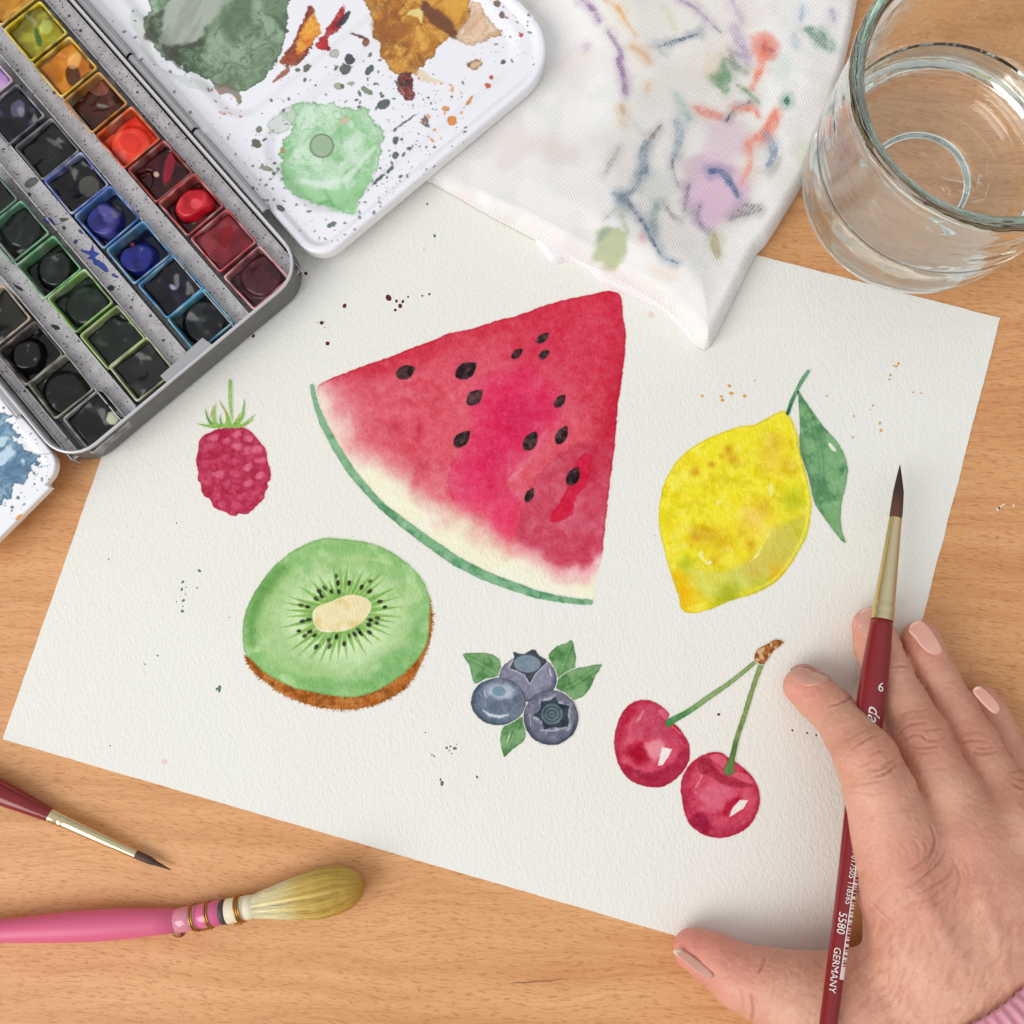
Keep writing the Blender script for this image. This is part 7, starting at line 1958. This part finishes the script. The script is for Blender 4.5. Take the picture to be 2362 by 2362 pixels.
# ---- nails
M_NAIL = vcol('nail', .24, .25)
def nail(poly, tipdir, label):
    poly = smooth_loop(poly, 3)
    c0 = poly.mean(0); rings = 9; n = len(poly)
    pts = [c0]
    for r in range(1, rings + 1):
        pts += list(c0 + (poly - c0) * (r / rings))
    pts = np.array(pts)
    far = U(pts[:, 0], pts[:, 1], 0.0); cam0 = np.array([0, 0, CH])
    dr_ = far - cam0; dr_ /= np.linalg.norm(dr_, axis=1, keepdims=True)
    t = np.full(len(pts), 300.0); bt = t.copy(); bd = np.full(len(pts), 1e9)
    for _ in range(70):
        d = hand_d(cam0 + dr_ * t[:, None])
        m_ = d < bd; bd = np.where(m_, d, bd); bt = np.where(m_, t, bt)
        t = np.minimum(t + d * .8, 362)
    P_ = cam0 + dr_ * bt[:, None]
    g = hand_grad(P_)
    rr = np.array([0.0] + [r / rings for r in range(1, rings + 1) for _ in range(n)])
    lift = .20 * (1 - rr ** 5) + .06
    top = P_ + g * lift[:, None]
    td = np.array(tipdir, float); td /= np.linalg.norm(td)
    s_ = (pts - c0) @ td; s_ = s_ / np.abs(s_).max()
    col = np.broadcast_to(C(204, 150, 132), (len(pts), 3)).copy()
    col = mixc(col, C(214, 168, 150), ss(.1, -.7, s_) * .5)
    col = mixc(col, C(236, 222, 206), ss(.66, .8, s_) * ss(.75, .92, rr) * .9)
    col = mixc(col, C(208, 148, 132), ss(.93, 1.0, rr) * ss(.4, .0, s_) * .6)
    V = list(top) + [P_[i] - g[i] * .25 for i in range(1 + (rings - 1) * n, 1 + rings * n)]
    F = [(0, 1 + k, 1 + (k + 1) % n) for k in range(n)]
    for r in range(rings - 1):
        a0 = 1 + r * n; b0 = a0 + n
        F += [(a0 + k, b0 + k, b0 + (k + 1) % n, a0 + (k + 1) % n) for k in range(n)]
    a0 = 1 + (rings - 1) * n; b0 = 1 + rings * n
    F += [(a0 + k, b0 + k, b0 + (k + 1) % n, a0 + (k + 1) % n) for k in range(n)]
    col = np.concatenate([col, np.tile(C(214, 160, 144), (n, 1))])
    V = np.array(V)
    # outward winding
    q = np.cross(V[F[0][1]] - V[F[0][0]], V[F[0][2]] - V[F[0][0]])
    if q @ g[0] < 0:
        F = [tuple(reversed(f)) for f in F]
    mk('fingernail', V, F, M_NAIL, hand, col=s2l(col), label=label)
z4h = lambda p: zp(p, 1762, 1000, 3.22)
nail(zh([(192, 500), (205, 458), (240, 434), (300, 424), (360, 438), (430, 478), (500, 542), (455, 566), (370, 584), (300, 584), (240, 556), (203, 522)]), (-.95, -.15), 'nail of the index finger')
nail(z4h([(692, 1400), (700, 1350), (730, 1312), (780, 1290), (830, 1296), (866, 1340), (880, 1420), (868, 1490), (830, 1516), (775, 1506), (730, 1470), (702, 1432)]), (-.5, -.9), 'nail of the middle finger')
nail(zh([(1080, 160), (1100, 122), (1150, 98), (1190, 112), (1250, 180), (1310, 280), (1325, 335), (1280, 358), (1230, 345), (1170, 300), (1118, 230), (1085, 190)]), (-.55, -.85), 'nail of the ring finger')
nail(zh([(1555, 620), (1578, 592), (1620, 596), (1680, 650), (1740, 720), (1755, 772), (1720, 790), (1670, 760), (1610, 700), (1564, 648)]), (-.55, -.85), 'nail of the little finger')
nail(zt([(117, 968), (150, 958), (200, 982), (260, 1028), (310, 1072), (326, 1095), (312, 1110), (260, 1088), (200, 1044), (150, 1002)]), (-.9, -.35), 'nail of the thumb')
# ---- ribbed cuff
ca = U(2312, 2340, 53.0) - np.array([0, 0, 25.5]); cb = ca + (U(2620, 2792, 30.0) - U(2288, 2304, 30.0)) + np.array([0, 0, 2.0])
A, a, n, b, L = along(ca, cb)
NR, NSG, NL = 60, 360, 26
V = []; col = []
rr_ = np.random.default_rng(3)
def cuffr(th, s):
    base_ = math.hypot(33.5 * math.sin(th), 27.0 * math.cos(th))
    return base_
for i in range(NL):
    s = -0.5 + 80 * (i / (NL - 1)) ** 1.6
    for k in range(NSG):
        th = 2 * math.pi * k / NSG
        rib = .5 + .5 * math.cos(th * NR + .5 * math.sin(s * .12))
        rx_, rz_ = 31.5 + .05 * s, 26.5 + .05 * s
        end = 1 - .10 * math.exp(-max(s + .5, 0) / 1.2)
        lift = .95 * rib ** .8
        V.append(A + a * (s + .25 * rib - (.4 if i == 0 else 0)) + b * ((rx_ + lift) * math.sin(th)) * end + n * ((rz_ + lift) * math.cos(th)) * end)
        w = .5 + .5 * math.sin(th * 7 + s * .2)
        col.append(np.array((206, 136, 152)) * (1 - rib) + np.array((228, 166, 180)) * rib)
F = []
for i in range(NL - 1):
    for k in range(NSG):
        k2 = (k + 1) % NSG
        F.append((i * NSG + k, i * NSG + k2, (i + 1) * NSG + k2, (i + 1) * NSG + k))
# turn the hem inwards
k0 = len(V)
for k in range(NSG):
    p = np.array(V[k]); c_ = A + a * 2.5
    V.append(p + (c_ - p) * .09 + a * 3.0); col.append(np.array((190, 112, 130)))
for k in range(NSG):
    k2 = (k + 1) % NSG
    F.append((k0 + k, k0 + k2, k2, k))
def knit_mat():
    m, nt, b_ = new_mat('pink_knit')
    at_ = nd(nt, 'ShaderNodeAttribute', attribute_name='Col')
    nt.links.new(at_.outputs['Color'], b_.inputs['Base Color'])
    v = pos_mm(nt)
    n_ = nd(nt, 'ShaderNodeTexNoise', i_Scale=1.7, i_Detail=4.0); nt.links.new(v, n_.inputs['Vector'])
    bp = nd(nt, 'ShaderNodeBump', i_Strength=.8, i_Distance=.3 * MM)
    nt.links.new(n_.outputs[0], bp.inputs['Height']); nt.links.new(bp.outputs[0], b_.inputs['Normal'])
    b_.inputs['Roughness'].default_value = .95; b_.inputs['Sheen Weight'].default_value = .4; b_.inputs['Specular IOR Level'].default_value = .1
    return m
V = np.array(V); V[:, 2] = np.maximum(V[:, 2], .4)
mk('cuff', V, F, knit_mat(), person, col=s2l(np.array(col)))

# ------------------------------------------------------------------ little marks on the table top
V = []; F = []
def fleck(pts, w):
    P_ = smooth_loop(np.array(pts, float), 4, False); k0 = len(V)
    for i, p in enumerate(P_):
        t = P_[min(i + 1, len(P_) - 1)] - P_[max(i - 1, 0)]; t = t / (np.hypot(*t) + 1e-9); nn = np.array([-t[1], t[0]])
        ww = w * (.4 + .6 * math.sin(math.pi * (i + .5) / len(P_))) * (.8 + .4 * random.random())
        V.append(U(*(p + nn * ww), .12)); V.append(U(*(p - nn * ww), .12))
    for i in range(len(P_) - 1):
        F.append((k0 + 2 * i, k0 + 2 * i + 1, k0 + 2 * i + 3, k0 + 2 * i + 2))
fleck([(2319, 1162), (2311, 1166), (2306, 1171)], 1.8); fleck([(2307, 1172), (2302, 1174), (2298, 1176)], 3.6); fleck([(2302, 1170), (2308, 1175)], 2.0); fleck([(2336, 1167), (2340, 1165)], 2.6)
fl = mk('paint_fleck', V, F, simple('white_fleck', (232, 222, 208), .6), bpy.data.objects['table_top'], smooth=False, kind='stuff')
V = []; F = []
fleck([(1180, 2268), (1195, 2266), (1212, 2267), (1240, 2264), (1270, 2263), (1296, 2258)], 1.3); fleck([(2298, 1240), (2303, 1241)], 2.2); fleck([(196, 2222), (202, 2220)], 1.4)
mk('dent', V, F, simple('dark_scratch', (160, 106, 64), .6), bpy.data.objects['table_top'], smooth=False, kind='stuff')
